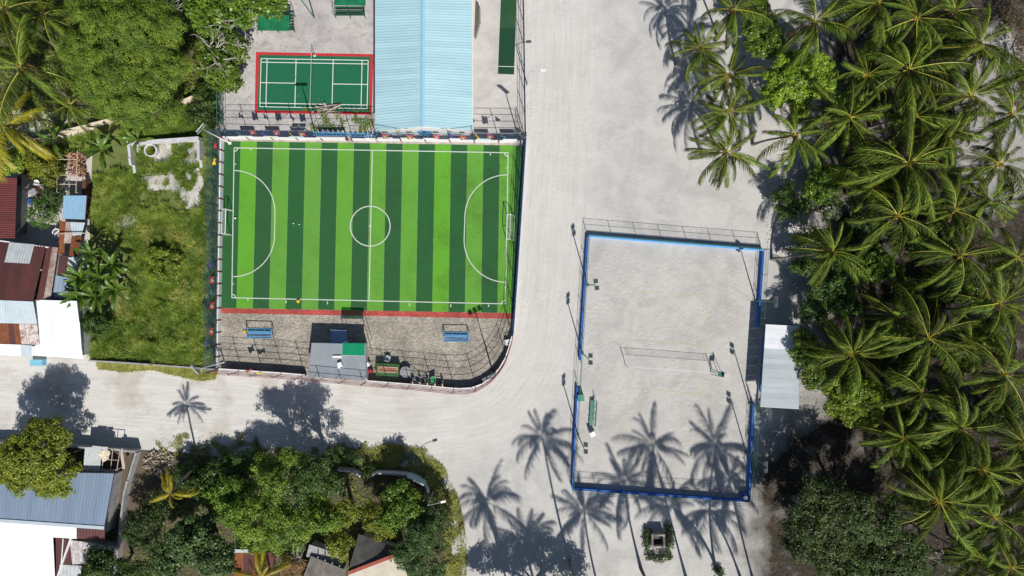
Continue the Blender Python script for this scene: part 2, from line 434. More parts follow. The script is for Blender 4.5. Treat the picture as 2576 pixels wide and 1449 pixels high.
M['teal_cloth'] = plain('teal_cloth', (0.05, 0.17, 0.23), 0.8, 0.2, 6)
M['wood'] = plain('weathered_wood', (0.55, 0.45, 0.38), 0.9, 0.35, 5, objvar=0.35)
M['brown_wood'] = plain('brown_board', (0.40, 0.17, 0.10), 0.8, 0.3, 4)
M['dark_wood'] = plain('dark_timber', (0.10, 0.055, 0.04), 0.9, 0.4, 5)
M['firewood'] = plain('split_firewood', (0.46, 0.25, 0.16), 0.95, 0.4, 6, objvar=0.7)
M['black_plastic'] = plain('black_plastic', (0.018, 0.018, 0.02), 0.45, 0.3, 4)
M['cyan_box'] = plain('cyan_box', (0.21, 0.53, 0.68), 0.5, 0.12, 3)
M['blue_tarp'] = plain('blue_tarp', (0.03, 0.10, 0.42), 0.6, 0.3, 6)
M['tank_grey'] = plain('drum_grey', (0.33, 0.36, 0.38), 0.5, 0.3, 5)
M['shed_green'] = plain('shelter_green', (0.012, 0.17, 0.075), 0.35, 0.45, 1.2)
M['box_green'] = plain('box_green', (0.035, 0.115, 0.03), 0.7, 0.3, 3)
M['dull_red'] = plain('dull_red', (0.35, 0.03, 0.035), 0.7, 0.3, 3)

def net_mat(name, c, cell, wire, rot=True):
    """woven wire: the gaps are open, the wires are painted steel"""
    m, nt, b = base_mat(name)
    tc = _n(nt, 'ShaderNodeUVMap'); tc.uv_map = 'net'
    s = _n(nt, 'ShaderNodeSeparateXYZ'); nt.links.new(tc.outputs[0], s.inputs[0])
    def lines(v):
        fr = math_n(nt, 'FRACT', math_n(nt, 'MULTIPLY', v, 1.0 / cell))
        return math_n(nt, 'LESS_THAN', fr, wire / cell)
    if rot:
        u = math_n(nt, 'ADD', s.outputs['X'], s.outputs['Y']); v = math_n(nt, 'SUBTRACT', s.outputs['X'], s.outputs['Y'])
    else:
        u, v = s.outputs['X'], s.outputs['Y']
    a = math_n(nt, 'MAXIMUM', lines(u), lines(v))
    b.inputs['Base Color'].default_value = (*c, 1); b.inputs['Roughness'].default_value = 0.5
    tr = _n(nt, 'ShaderNodeBsdfTransparent'); mx = _n(nt, 'ShaderNodeMixShader')
    nt.links.new(a, mx.inputs[0]); nt.links.new(tr.outputs[0], mx.inputs[1]); nt.links.new(b.outputs[0], mx.inputs[2])
    nt.links.new(mx.outputs[0], nt.nodes['Material Output'].inputs[0])
    return m
M['net_blue'] = net_mat('navy_chain_link', (0.04, 0.16, 0.20), 0.09, 0.014)
M['net_green'] = net_mat('green_chain_link', (0.05, 0.26, 0.20), 0.12, 0.010)
M['net_dark'] = net_mat('dark_chain_link', (0.03, 0.05, 0.07), 0.09, 0.008)
M['net_fine'] = net_mat('fine_dark_chain_link', (0.05, 0.07, 0.07), 0.10, 0.005)
M['net_goal'] = net_mat('goal_net', (0.7, 0.7, 0.7), 0.12, 0.006, False)

def film_mat(name, c, t):
    m, nt, b = base_mat(name)
    b.inputs['Base Color'].default_value = (*c, 1); b.inputs['Roughness'].default_value = 0.4
    tr = _n(nt, 'ShaderNodeBsdfTransparent'); tr.inputs[0].default_value = (c[0] * 0.5 + 0.02, c[1] + 0.15, c[2] * 0.6 + 0.05, 1)
    tl = _n(nt, 'ShaderNodeBsdfTranslucent'); tl.inputs[0].default_value = (*c, 1)
    m1 = _n(nt, 'ShaderNodeMixShader'); m1.inputs[0].default_value = 0.35
    m2 = _n(nt, 'ShaderNodeMixShader'); m2.inputs[0].default_value = t
    nt.links.new(b.outputs[0], m1.inputs[1]); nt.links.new(tl.outputs[0], m1.inputs[2])
    nt.links.new(m1.outputs[0], m2.inputs[1]); nt.links.new(tr.outputs[0], m2.inputs[2])
    nt.links.new(m2.outputs[0], nt.nodes['Material Output'].inputs[0])
    return m
M['green_film'] = film_mat('green_shade_sheet', (0.015, 0.40, 0.21), 0.3)

# ---- plants
def leaf_mat(name, dark, mid, light, transl=0.28, rough=0.45, spec=0.4, patch=0.35, objv=0.4):
    m, nt, b = base_mat(name)
    at = _n(nt, 'ShaderNodeAttribute'); at.attribute_name = 'rnd'
    oi = _n(nt, 'ShaderNodeObjectInfo')
    f = at.outputs['Fac']
    pn = noise(nt, 0.45, 4, 0.6, world_pos(nt))
    f = math_n(nt, 'ADD', math_n(nt, 'MULTIPLY', f, 1 - patch), math_n(nt, 'MULTIPLY', math_n(nt, 'MULTIPLY_ADD', pn, 2.4, -0.7, True), patch))
    col = ramp(nt, f, [(0.05, dark), (0.5, mid), (0.95, light)])
    hs = _n(nt, 'ShaderNodeHueSaturation'); nt.links.new(col, hs.inputs['Color'])
    nt.links.new(math_n(nt, 'MULTIPLY_ADD', oi.outputs['Random'], objv, 1 - objv / 2), hs.inputs['Value'])
    nt.links.new(math_n(nt, 'MULTIPLY_ADD', oi.outputs['Random'], 0.018, 0.491), hs.inputs['Hue'])
    nt.links.new(hs.outputs[0], b.inputs['Base Color'])
    b.inputs['Roughness'].default_value = rough; b.inputs['Specular IOR Level'].default_value = spec
    tl = _n(nt, 'ShaderNodeBsdfTranslucent')
    tc = mixc(nt, 1.0, hs.outputs[0], (1.15, 1.1, 0.5), 'MULTIPLY')
    nt.links.new(tc, tl.inputs[0])
    mx = _n(nt, 'ShaderNodeMixShader'); mx.inputs[0].default_value = transl
    nt.links.new(b.outputs[0], mx.inputs[1]); nt.links.new(tl.outputs[0], mx.inputs[2])
    nt.links.new(mx.outputs[0], nt.nodes['Material Output'].inputs[0])
    return m
L = {
    'olive': leaf_mat('olive_leaf', (0.042, 0.088, 0.012), (0.140, 0.218, 0.024), (0.33, 0.40, 0.05), rough=0.55),
    'bright': leaf_mat('bright_leaf', (0.038, 0.085, 0.012), (0.115, 0.212, 0.020), (0.27, 0.38, 0.045), rough=0.4),
    'lime': leaf_mat('lime_leaf', (0.070, 0.130, 0.012), (0.205, 0.31, 0.024), (0.40, 0.49, 0.06), rough=0.4),
    'deep': leaf_mat('deep_green_leaf', (0.022, 0.055, 0.013), (0.066, 0.130, 0.024), (0.16, 0.25, 0.05)),
    'grey': leaf_mat('grey_green_leaf', (0.022, 0.046, 0.012), (0.066, 0.115, 0.026), (0.155, 0.215, 0.06), rough=0.5),
    'yellow': leaf_mat('yellow_green_leaf', (0.075, 0.110, 0.012), (0.205, 0.25, 0.022), (0.40, 0.42, 0.05)),
    'bluish': leaf_mat('bluish_leaf', (0.028, 0.064, 0.020), (0.072, 0.140, 0.038), (0.16, 0.255, 0.075)),
    'palm': leaf_mat('palm_leaflet', (0.012, 0.028, 0.005), (0.050, 0.090, 0.010), (0.235, 0.29, 0.032), transl=0.08, rough=0.62, spec=0.14, patch=0.15, objv=1.0),
    'palm_yellow': leaf_mat('palm_leaflet_yellow', (0.14, 0.14, 0.012), (0.32, 0.29, 0.020), (0.50, 0.42, 0.028), transl=0.25, rough=0.4, patch=0.15),
    'palm_dead': leaf_mat('palm_leaflet_dry', (0.11, 0.065, 0.03), (0.22, 0.135, 0.06), (0.33, 0.22, 0.11), transl=0.1, rough=0.8, patch=0.1),
    'rachis': leaf_mat('palm_rib', (0.24, 0.25, 0.03), (0.34, 0.33, 0.04), (0.42, 0.37, 0.05), transl=0.0, rough=0.45),
    'rachis_dead': leaf_mat('palm_rib_dry', (0.26, 0.15, 0.07), (0.33, 0.2, 0.1), (0.4, 0.26, 0.13), transl=0.0, rough=0.8),
    'banana': leaf_mat('banana_blade', (0.035, 0.080, 0.012), (0.080, 0.155, 0.018), (0.19, 0.29, 0.038), transl=0.3, rough=0.38, patch=0.2),
    'grass': leaf_mat('weed_blade', (0.050, 0.105, 0.014), (0.160, 0.245, 0.026), (0.38, 0.43, 0.075), transl=0.3, rough=0.6, patch=0.6),
    'dry_grass': leaf_mat('dry_weed_blade', (0.14, 0.16, 0.034), (0.30, 0.315, 0.065), (0.50, 0.48, 0.15), transl=0.2, rough=0.7, patch=0.6),
    'dead_leaf': leaf_mat('dry_scrub_leaf', (0.05, 0.035, 0.02), (0.11, 0.08, 0.045), (0.18, 0.13, 0.07), transl=0.1, rough=0.8),
    'litter': leaf_mat('fallen_leaf', (0.10, 0.055, 0.03), (0.22, 0.12, 0.055), (0.38, 0.22, 0.10), transl=0.0, rough=0.85, patch=0.1),
}
M['bark'] = plain('grey_bark', (0.26, 0.235, 0.205), 0.95, 0.4, 4, bumps=0.5)
M['dead_twig'] = plain('bleached_twig', (0.46, 0.43, 0.39), 0.9, 0.3, 4)
M['palm_bark'] = plain('palm_bark', (0.24, 0.215, 0.19), 0.95, 0.45, 5, bumps=0.5)
M['coconut'] = plain('coconut_husk', (0.42, 0.17, 0.035), 0.6, 0.5, 7, objvar=0.5)
M['blue_rail'] = plain('blue_coping', (0.03, 0.11, 0.36), 0.6, 0.25, 2)
M['old_concrete'] = plain('stained_strip_concrete', (0.46, 0.40, 0.35), 0.9, 0.45, 1.1, bumps=0.3)
M['pale_blue_wall'] = plain('light_blue_wall', (0.12, 0.40, 0.82), 0.6, 0.15, 1.2)  # lighter blue paint of the far court wall
M['net_vb'] = net_mat('volleyball_netting', (0.08, 0.08, 0.08), 0.14, 0.008, False)
M['green_seat'] = plain('green_seat_paint', (0.07, 0.27, 0.20), 0.5, 0.2, 4)
M['dull_blue'] = plain('dull_blue_sheet', (0.28, 0.38, 0.58), 0.5, 0.2, 1.5)
M['sign_lime'] = plain('sign_lime', (0.45, 0.52, 0.22), 0.6, 0.2, 3)
M['sign_cream'] = plain('sign_cream', (0.62, 0.48, 0.38), 0.6, 0.2, 3)
M['galv_dull'] = plain('dull_table_top', (0.30, 0.305, 0.31), 0.6, 0.25, 3)
M['grey_wood'] = plain('grey_timber', (0.26, 0.235, 0.21), 0.9, 0.4, 5, objvar=0.3)
M['rust_white2'] = sheet_mat('grey_rusting_sheet', (0.46, 0.43, 0.40), (0.20, 0.075, 0.045), 0.6, 0.9, 0.7, objvar=0.1)
M['pale_patch'] = sheet_mat('pale_patch_sheet', (0.52, 0.55, 0.57), (0.40, 0.43, 0.45), 0.5, 1.2, 0.5, objvar=0.1)
M['rust_brown'] = plain('rust_brown_strip', (0.12, 0.05, 0.035), 0.85, 0.4, 2)
M['bright_white'] = sheet_mat('bright_white_roof', (0.84, 0.84, 0.84), (0.76, 0.76, 0.77), 0.3, 0.35, 0.6, objvar=0.04)
M['rust_speck'] = sheet_mat('spotted_pale_roof', (0.58, 0.60, 0.62), (0.36, 0.27, 0.26), 0.42, 2.4, 0.6, objvar=0.08)
M['tile_grey2'] = sheet_mat('worn_grey_tile', (0.22, 0.20, 0.185), (0.10, 0.09, 0.08), 0.6, 1.2, 0.9, objvar=0.15)
M['planter'] = plain('planter_concrete', (0.40, 0.36, 0.30), 0.9, 0.35, 2, bumps=0.3)
M['rubble_stone'] = plain('coral_stone', (0.36, 0.31, 0.26), 0.95, 0.45, 3, objvar=0.6)
M['board_blue'] = plain('board_blue', (0.30, 0.44, 0.48), 0.5, 0.2, 1.5)
# ---------------------------------------------------------------- plant builders
def np_mesh(name, verts, faces_flat, nper, mat, rnd=None, mats=None, mat_idx=None):
    """fast mesh from numpy arrays; every face has nper corners"""
    me = bpy.data.meshes.new(name)
    nv, nf = len(verts), len(faces_flat) // nper
    me.vertices.add(nv); me.vertices.foreach_set('co', np.asarray(verts, np.float32).ravel())
    me.loops.add(nf * nper); me.loops.foreach_set('vertex_index', np.asarray(faces_flat, np.int32))
    me.polygons.add(nf)
    me.polygons.foreach_set('loop_start', np.arange(0, nf * nper, nper, dtype=np.int32))
    for mm in (mats or [mat]): me.materials.append(mm)
    if mat_idx is not None: me.polygons.foreach_set('material_index', np.asarray(mat_idx, np.int32))
    if rnd is not None:
        a = me.attributes.new('rnd', 'FLOAT', 'FACE'); a.data.foreach_set('value', np.asarray(rnd, np.float32))
    me.update(calc_edges=True)
    return me

def unit(a):
    return a / np.maximum(np.linalg.norm(a, axis=-1, keepdims=True), 1e-9)

def leaf_quads(pos, nrm, size, rng, ratio=0.55):
    n = len(pos)
    t = unit(np.cross(nrm, rng.normal(size=(n, 3))))
    b = np.cross(nrm, t)
    L_ = size[:, None]
    v = np.empty((n, 4, 3))
    v[:, 0] = pos - t * L_ * 0.5
    v[:, 1] = pos + b * L_ * ratio * 0.5 + nrm * L_ * 0.08
    v[:, 2] = pos + t * L_ * 0.5 - nrm * L_ * 0.12
    v[:, 3] = pos - b * L_ * ratio * 0.5 + nrm * L_ * 0.08
    return v.reshape(-1, 3), np.arange(n * 4)

def crown(lobes, leaf, clump, per, rng, fill=0.25, cover=1.0, upright=0.6, dome=0.45):
    """lobes: (centre xyz, radii xyz). Returns leaf positions, normals, sizes, colour noise"""
    Ps, Ns, Ss, Rs = [], [], [], []
    C = np.array([l[0] for l in lobes]); R = np.array([l[1] for l in lobes])
    for i in range(len(lobes)):
        c, r = C[i], R[i]
        nc = max(5, int(cover * 2.0 * (r[0] * r[1] + r[2] * (r[0] + r[1]) * 0.5) / (clump * clump)))
        d = unit(rng.normal(size=(nc * 2, 3)))
        d = d[d[:, 2] > -0.35][:nc]
        k = rng.uniform(0.72, 1.06, (len(d), 1))
        cc = c + d * r * k
        # drop clumps buried in another lobe
        keep = np.ones(len(cc), bool)
        for j in range(len(lobes)):
            if j != i:
                q = np.linalg.norm((cc - C[j]) / R[j], axis=1)
                keep &= ~((q < 0.66))
        cc, d = cc[keep], d[keep]
        rc = clump * rng.uniform(0.55, 1.3, len(cc))
        cr = rng.uniform(0, 1, len(cc))
        m = np.maximum(5, (1.75 * per * (rc / clump) ** 2).astype(int))
        idx = np.repeat(np.arange(len(cc)), m)
        n = len(idx)
        ld = unit(rng.normal(size=(n, 3)) + np.array([0, 0, 0.45]))
        rad = rng.uniform(0.25, 1.0, (n, 1)) ** 0.6
        pos = cc[idx] + ld * rad * rc[idx, None] * np.array([1, 1, 0.62])
        nn = unit(dome * d[idx] + 0.55 * ld + np.array([0, 0, upright]) + 0.55 * rng.normal(size=(n, 3)))
        Ps.append(pos); Ns.append(nn); Ss.append(leaf * rng.uniform(0.6, 1.35, n))
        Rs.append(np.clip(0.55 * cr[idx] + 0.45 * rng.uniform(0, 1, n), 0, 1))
        nf = int(fill * n)
        dd = unit(rng.normal(size=(nf, 3)))
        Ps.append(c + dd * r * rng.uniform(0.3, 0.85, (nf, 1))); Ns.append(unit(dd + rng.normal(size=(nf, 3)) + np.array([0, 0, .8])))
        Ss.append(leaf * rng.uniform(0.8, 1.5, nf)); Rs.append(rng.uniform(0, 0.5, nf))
    pos = np.concatenate(Ps)
    ok = pos[:, 2] > 0.03
    return pos[ok], np.concatenate(Ns)[ok], np.concatenate(Ss)[ok], np.concatenate(Rs)[ok]

def tree(name, label, lobes_px, kind, leaf=0.24, clump=0.75, per=42, trunk_px=None, cat='tree', group=None,
         seed=0, limbs=6, ratio=0.55, twigs=0, cover=1.0, fill=0.25, trunk_r=None, upright=0.6, bare=(), dome=0.45):
    """lobes_px: (px, py, z centre, rx px, ry px, rz metres)"""
    rng = np.random.default_rng(1000 + seed)
    lobes = []
    for (x, y, z, rx, ry, rz) in lobes_px:
        c = P(x, y, z); k = (HC - z) / HC / KP
        R3 = np.array([rx * k, ry * k, rz])
        if rx > 30 and z > 2.5:            # billowed crown: the big lobe shrinks a little and carries smaller ones
            lobes.append((np.array(c), R3 * np.array([.8, .8, .8])))
            for _ in range(int(4 + R3[0] * R3[1] * .55)):
                d = unit(rng.normal(size=3) + np.array([0, 0, .35])); d[2] = abs(d[2]) * .9 - .12
                sr = rng.uniform(.28, .48) * min(R3[0], R3[1], 3.2)
                lobes.append((np.array(c) + d * R3 * np.array([.75, .75, .75]) * rng.uniform(.72, 1.22), np.array([sr * rng.uniform(.85, 1.25), sr * rng.uniform(.85, 1.25), sr * .75])))
        else: lobes.append((np.array(c), R3))
    if trunk_px: base = P(*trunk_px)
    else:
        w = sum(l[1][0] * l[1][1] for l in lobes)
        base = Vector((sum(l[0][0] * l[1][0] * l[1][1] for l in lobes) / w, sum(l[0][1] * l[1][0] * l[1][1] for l in lobes) / w, 0))
    root = thing(name, base, label, cat, group)
    # trunk
    top = max(l[0][2] for l in lobes)
    tr = trunk_r or (0.07 + 0.028 * top)
    fork = base + Vector((rng.normal() * 0.2, rng.normal() * 0.2, max(0.25, top * 0.42)))
    MB().tube([base + Vector((0, 0, -0.1)), base.lerp(fork, 0.5) + Vector((rng.normal() * .08, rng.normal() * .08, 0)), fork], [tr * 1.35, tr * 1.05, tr * 0.9], 7).build('trunk', M['bark'], root, smooth=True)
    big = sorted(lobes, key=lambda l: -l[1][0] * l[1][1])
    for i in range(limbs):
        l = big[i % len(big)]
        a = rng.uniform(0, 2 * math.pi)
        e = Vector(l[0]) + Vector((math.cos(a) * l[1][0] * 0.6, math.sin(a) * l[1][1] * 0.6, l[1][2] * rng.uniform(-0.1, 0.5)))
        mid = fork.lerp(e, 0.5) + Vector((rng.normal() * .2, rng.normal() * .2, 0.15 * top * 0.3))
        MB().tube([fork, mid, e], [tr * 0.6, tr * 0.4, tr * 0.12], 5).build('limb', M['bark'], root, smooth=True)
    for (bx, by, bz, br, nb) in bare:      # bleached leafless branches standing out of the crown
        c = P(bx, by, bz)
        for i in range(nb):
            mb = MB()
            a = rng.uniform(0, 6.28)
            s = c + Vector((rng.normal() * .3, rng.normal() * .3, -0.6))
            d = Vector((math.cos(a), math.sin(a), rng.uniform(0.1, 0.5)))
            ln = br / KP * rng.uniform(0.6, 1.1)
            p = [s]
            for q in range(4):
                d = (d + Vector(rng.normal(size=3) * 0.35)).normalized()
                p.append(p[-1] + d * ln / 4)
            mb.tube(p, [0.075, 0.06, 0.045, 0.03, 0.012], 4)
            for q in range(1, 5):
                for _ in range(2):
                    e = p[q] + Vector(rng.normal(size=3) * ln * 0.22)
                    mb.tube([p[q], p[q].lerp(e, .5) + Vector(rng.normal(size=3) * .06), e], [0.035, 0.025, 0.008], 3, cap=False)
            mb.build('bare_branch', M['dead_twig'], root)
    pos, nn, ss, rr = crown(lobes, leaf, clump, per, rng, fill, cover, upright, dome)
    v, f = leaf_quads(pos - np.array(base), nn, ss, rng, ratio)
    me = np_mesh('crown', v, f, 4, L[kind], rr)
    ob = bpy.data.objects.new('crown', me); COL.objects.link(ob); ob.parent = root
    return root

# ---- coconut palms: fronds are shared meshes, each frond an object
def frond_mesh(name, seed, mats, length=4.2, arch=70.0, pairs=54, droop=0.45, sway=12.0):
    rng = np.random.default_rng(seed)
    ns = 15
    pts = [np.zeros(3)]; tang = []
    pitch, yaw = 0.0, 0.0
    for i in range(ns):
        t = i / ns
        d = np.array([math.cos(pitch) * math.cos(yaw), math.cos(pitch) * math.sin(yaw), math.sin(pitch)])
        tang.append(d); pts.append(pts[-1] + d * length / ns)
        pitch -= math.radians(arch) / ns * (0.35 + 1.3 * t)
        yaw += math.radians(sway) / ns
    tang.append(tang[-1]); pts = np.array(pts); tang = np.array(tang)
    V, F, R, MI = [], [], [], []
    def tri(a, b, c, r, mi):
        o = len(V); V.extend([a, b, c]); F.extend([o, o + 1, o + 2]); R.append(r); MI.append(mi)
    def quad(a, b, c, d, r, mi):
        tri(a, b, c, r, mi); tri(a, c, d, r, mi)
    for i in range(ns):               # the rib
        w0, w1 = 0.050 * (1 - i / ns) + 0.009, 0.050 * (1 - (i + 1) / ns) + 0.009
        s0 = unit(np.cross(tang[i], [0, 0, 1])); s1 = unit(np.cross(tang[i + 1], [0, 0, 1]))
        u = np.array([0, 0, 1.0])
        quad(pts[i] - s0 * w0, pts[i] + u * w0 * .8, pts[i + 1] + u * w1 * .8, pts[i + 1] - s1 * w1, 0.5 + .3 * rng.random(), 1)
        quad(pts[i] + u * w0 * .8, pts[i] + s0 * w0, pts[i + 1] + s1 * w1, pts[i + 1] + u * w1 * .8, 0.5 + .3 * rng.random(), 1)
    for side in (-1, 1):
        for k in range(pairs):
            t = 0.13 + 0.87 * (k + rng.uniform(0, .6)) / pairs
            if rng.random() < 0.05: continue
            x = min(t, 0.999) * ns; i = int(x); fr = x - i
            p = pts[i] * (1 - fr) + pts[i + 1] * fr
            tg = unit(tang[i] * (1 - fr) + tang[min(i + 1, ns)] * fr)
            s = unit(np.cross(tg, [0, 0, 1])) * side
            up = np.cross(s, tg) * side
            ang = math.radians(66 - 34 * t + rng.normal() * 5)
            d = tg * math.cos(ang) + s * math.sin(ang) + up * 0.10
            d = unit(d)
            ll = (0.28 + 0.60 * math.sin(math.pi * min(1, 0.18 + 0.74 * t)) ** 0.8) * rng.uniform(0.85, 1.12) * (1.0 if t < .93 else .75)
            dr = droop * rng.uniform(0.6, 1.4)
            w = 0.028 * rng.uniform(0.8, 1.2)
            wd = unit(np.cross(d, up)) if True else tg
            mid = p + d * ll * 0.52 + np.array([0, 0, -1]) * ll * dr * 0.22
            tip = p + d * ll * 0.93 + np.array([0, 0, -1]) * ll * dr
            r = float(np.clip(0.5 + rng.normal() * 0.2, 0, 1))
            quad(p - wd * w * .8, p + wd * w * .8, mid + wd * w, mid - wd * w, r, 0)
            tri(mid - wd * w, mid + wd * w, tip, r, 0)
    return np_mesh(name, np.array(V), F, 3, None, R, mats=mats, mat_idx=MI)

FROND = {}
for hue, (lm, rm) in {'green': ('palm', 'rachis'), 'yellow': ('palm_yellow', 'rachis'), 'dead': ('palm_dead', 'rachis_dead')}.items():
    FROND[hue] = [frond_mesh('frond', 10 + i, [L[lm], L[rm]], arch=a, droop=dr, sway=sw)
                  for i, (a, dr, sw) in enumerate([(45, .7, 10), (60, .95, -14), (78, .85, 20), (55, 1.15, -6), (88, .9, 9), (70, 1.1, -24)])]

_nut = MB().ball((0, 0, 0), (0.15, 0.15, 0.19), 7, 5).build('coconut', M['coconut'])
NUT = _nut.data; bpy.data.objects.remove(_nut)

def palm(label, cx, cy, h, rpx, base=None, hue='green', n=22, seed=0, nuts=5, dead=1, group='coconut palms', lean=1.0):
    rng = np.random.default_rng(500 + seed)
    C = P(cx, cy, h)
    if base: B = P(*base)
    else:
        a = rng.uniform(0, 6.28); B = Vector((C.x + math.cos(a) * lean, C.y + math.sin(a) * lean, 0))
    root = thing('palm_tree', B, label, 'palm tree', group)
    dx = C - B
    bend = Vector((dx.x, dx.y, 0)) * 0.28
    pts, rad = [], []
    for i in range(10):
        t = i / 9
        pts.append(B + Vector((dx.x * t, dx.y * t, 0)) - bend * math.sin(math.pi * t) * 0.6 + Vector((0, 0, h * t - (0.1 if i == 0 else 0))))
        rad.append(0.24 - 0.10 * min(1, t * 5) - 0.03 * t)
    MB().tube(pts, rad, 8).build('trunk', M['palm_bark'], root, smooth=True)
    R = 0.95 * rpx / KP * (HC - h) / HC
    top = C - B + Vector((0, 0, 0.05))
    az = rng.uniform(0, 6.28)
    k_el = rng.uniform(0.9, 1.1)
    ta = rng.uniform(0, 6.28); TILT = Matrix.Rotation(rng.uniform(0.05, 0.28), 4, Vector((math.cos(ta), math.sin(ta), 0)))
    for i in range(n):
        az += 2.39996 + rng.normal() * 0.3
        f = (i + 0.5) / n                       # 0 = youngest, 1 = oldest
        el = math.radians((66 - 92 * f ** 0.8) * k_el + rng.normal() * 8)
        sc = R / 3.7 * (0.70 + 0.36 * min(1, f * 1.8)) * rng.uniform(0.74, 1.16)
        hu = hue
        if f > .25 and rng.random() < .09: continue
        me = FROND[hu][rng.integers(6)]
        o = bpy.data.objects.new('frond', me); COL.objects.link(o); o.parent = root
        o.location = top + Vector((math.cos(az) * .08, math.sin(az) * .08, 0.25 * (1 - f)))
        M_ = TILT @ Matrix.Rotation(az, 4, 'Z') @ Matrix.Rotation(-el, 4, 'Y') @ Matrix.Rotation(rng.normal() * 0.4, 4, 'X')
        o.rotation_euler = M_.to_euler(); o.scale = (sc, sc * rng.uniform(.5, .8), sc)
    for i in range(dead):
        a = rng.uniform(0, 6.28)
        o = bpy.data.objects.new('dry_frond', FROND['dead'][rng.integers(6)]); COL.objects.link(o); o.parent = root
        o.location = top + Vector((0, 0, -0.15))
        o.rotation_euler = (Matrix.Rotation(a, 4, 'Z') @ Matrix.Rotation(math.radians(rng.uniform(35, 60)), 4, 'Y')).to_euler()
        s = R / 4.2 * 0.85; o.scale = (s, s, s)
    for i in range(nuts):
        a = rng.uniform(0, 6.28)
        o = bpy.data.objects.new('coconut', NUT); COL.objects.link(o); o.parent = root
        o.location = top + Vector((math.cos(a) * .3, math.sin(a) * .3, -0.12 + rng.uniform(-.15, .2)))
        o.rotation_euler = (rng.uniform(0, 1), rng.uniform(0, 1), 0)
    return root

# ---- banana plants
def banana_leaf_mesh(seed, length=2.0, width=0.55, arch=70):
    rng = np.random.default_rng(seed)
    ns = 10; V, F, R = [], [], []
    pitch, p = 0.0, np.zeros(3)
    rows = []
    for i in range(ns + 1):
        t = i / ns
        w = width * 0.5 * (math.sin(math.pi * min(1, 0.06 + t * 0.94)) ** 0.55) * (0.12 if t < 0.12 else 1.0)
        rows.append((p.copy(), w, pitch))
        p = p + np.array([math.cos(pitch), 0, math.sin(pitch)]) * length / ns
        pitch -= math.radians(arch) / ns * (0.4 + 1.2 * t)
    def tri(a, b, c, r):
        o = len(V); V.extend([a, b, c]); F.extend([o, o + 1, o + 2]); R.append(r)
    for i in range(ns):
        (a, wa, pa), (b, wb, pb) = rows[i], rows[i + 1]
        for s in (-1, 1):
            tear = 0.8 if rng.random() < 0.3 else 1.0
            r = 0.5 + 0.07 * rng.normal()
            up = np.array([0, 0, 0.16])
            ea = a + np.array([0, s * wa, 0]) + up * wa * 2 * tear; eb = b + np.array([-0.05 * (1 - tear) * 5, s * wb * tear, 0]) + up * wb * 2 * tear
            tri(a, ea, eb, r); tri(a, eb, b, r)
        tri(a + np.array([0, -.02, .012]), b + np.array([0, -.02, .012]), b + np.array([0, .02, .012]), 1.0)
        tri(a + np.array([0, -.02, .012]), b + np.array([0, .02, .012]), a + np.array([0, .02, .012]), 1.0)
    return np_mesh('leaf', np.array(V), F, 3, L['banana'], np.clip(R, 0, 1))
BAN = [banana_leaf_mesh(70 + i, arch=a, width=w) for i, (a, w) in enumerate([(50, .34), (75, .4), (100, .38), (65, .44)])]

def banana(label, px, py, h, n, rpx, seed, group='banana plants'):
    rng = np.random.default_rng(900 + seed)
    C = P(px, py, h); B = Vector((C.x, C.y, 0))
    root = thing('banana_plant', B, label, 'banana plant', group)
    MB().tube([B, B + Vector((.03, .02, h * .6)), B + Vector((0, 0, h))], [0.14, 0.11, 0.07], 7).build('stem', M['banana_stem'], root, smooth=True)
    az = rng.uniform(0, 6.28)
    for i in range(n):
        az += 2.4 + rng.normal() * .25
        f = (i + .5) / n
        el = math.radians(68 - 62 * f + rng.normal() * 8)
        sc = rpx / KP / 1.75 * rng.uniform(0.8, 1.12)
        o = bpy.data.objects.new('leaf', BAN[rng.integers(4)]); COL.objects.link(o); o.parent = root
        o.location = (0, 0, h - 0.05)
        o.rotation_euler = (Matrix.Rotation(az, 4, 'Z') @ Matrix.Rotation(-el, 4, 'Y') @ Matrix.Rotation(rng.normal() * .4, 4, 'X')).to_euler()
        o.scale = (sc, sc * rng.uniform(.85, 1.2), sc)
    return root
M['banana_stem'] = plain('banana_stem', (0.20, 0.22, 0.07), 0.7, 0.4, 6)

# ---- grass and weeds
def in_poly(x, y, poly):
    r = np.zeros(len(x), bool); n = len(poly); j = n - 1
    for i in range(n):
        xi, yi = poly[i]; xj, yj = poly[j]
        c = ((yi > y) != (yj > y)) & (x < (xj - xi) * (y - yi) / (yj - yi + 1e-12) + xi)
        r ^= c; j = i
    return r

def vnoise(x, y, s, seed):
    """cheap smooth value noise in plan units"""
    rng = np.random.default_rng(seed); g = rng.uniform(0, 1, (64, 64))
    u, v = x / s, y / s
    i, j = np.floor(u).astype(int), np.floor(v).astype(int)
    fu, fv = u - i, v - j; fu = fu * fu * (3 - 2 * fu); fv = fv * fv * (3 - 2 * fv)
    q = lambda a, b: g[a % 64, b % 64]
    return (q(i, j) * (1 - fu) + q(i + 1, j) * fu) * (1 - fv) + (q(i, j + 1) * (1 - fu) + q(i + 1, j + 1) * fu) * fv

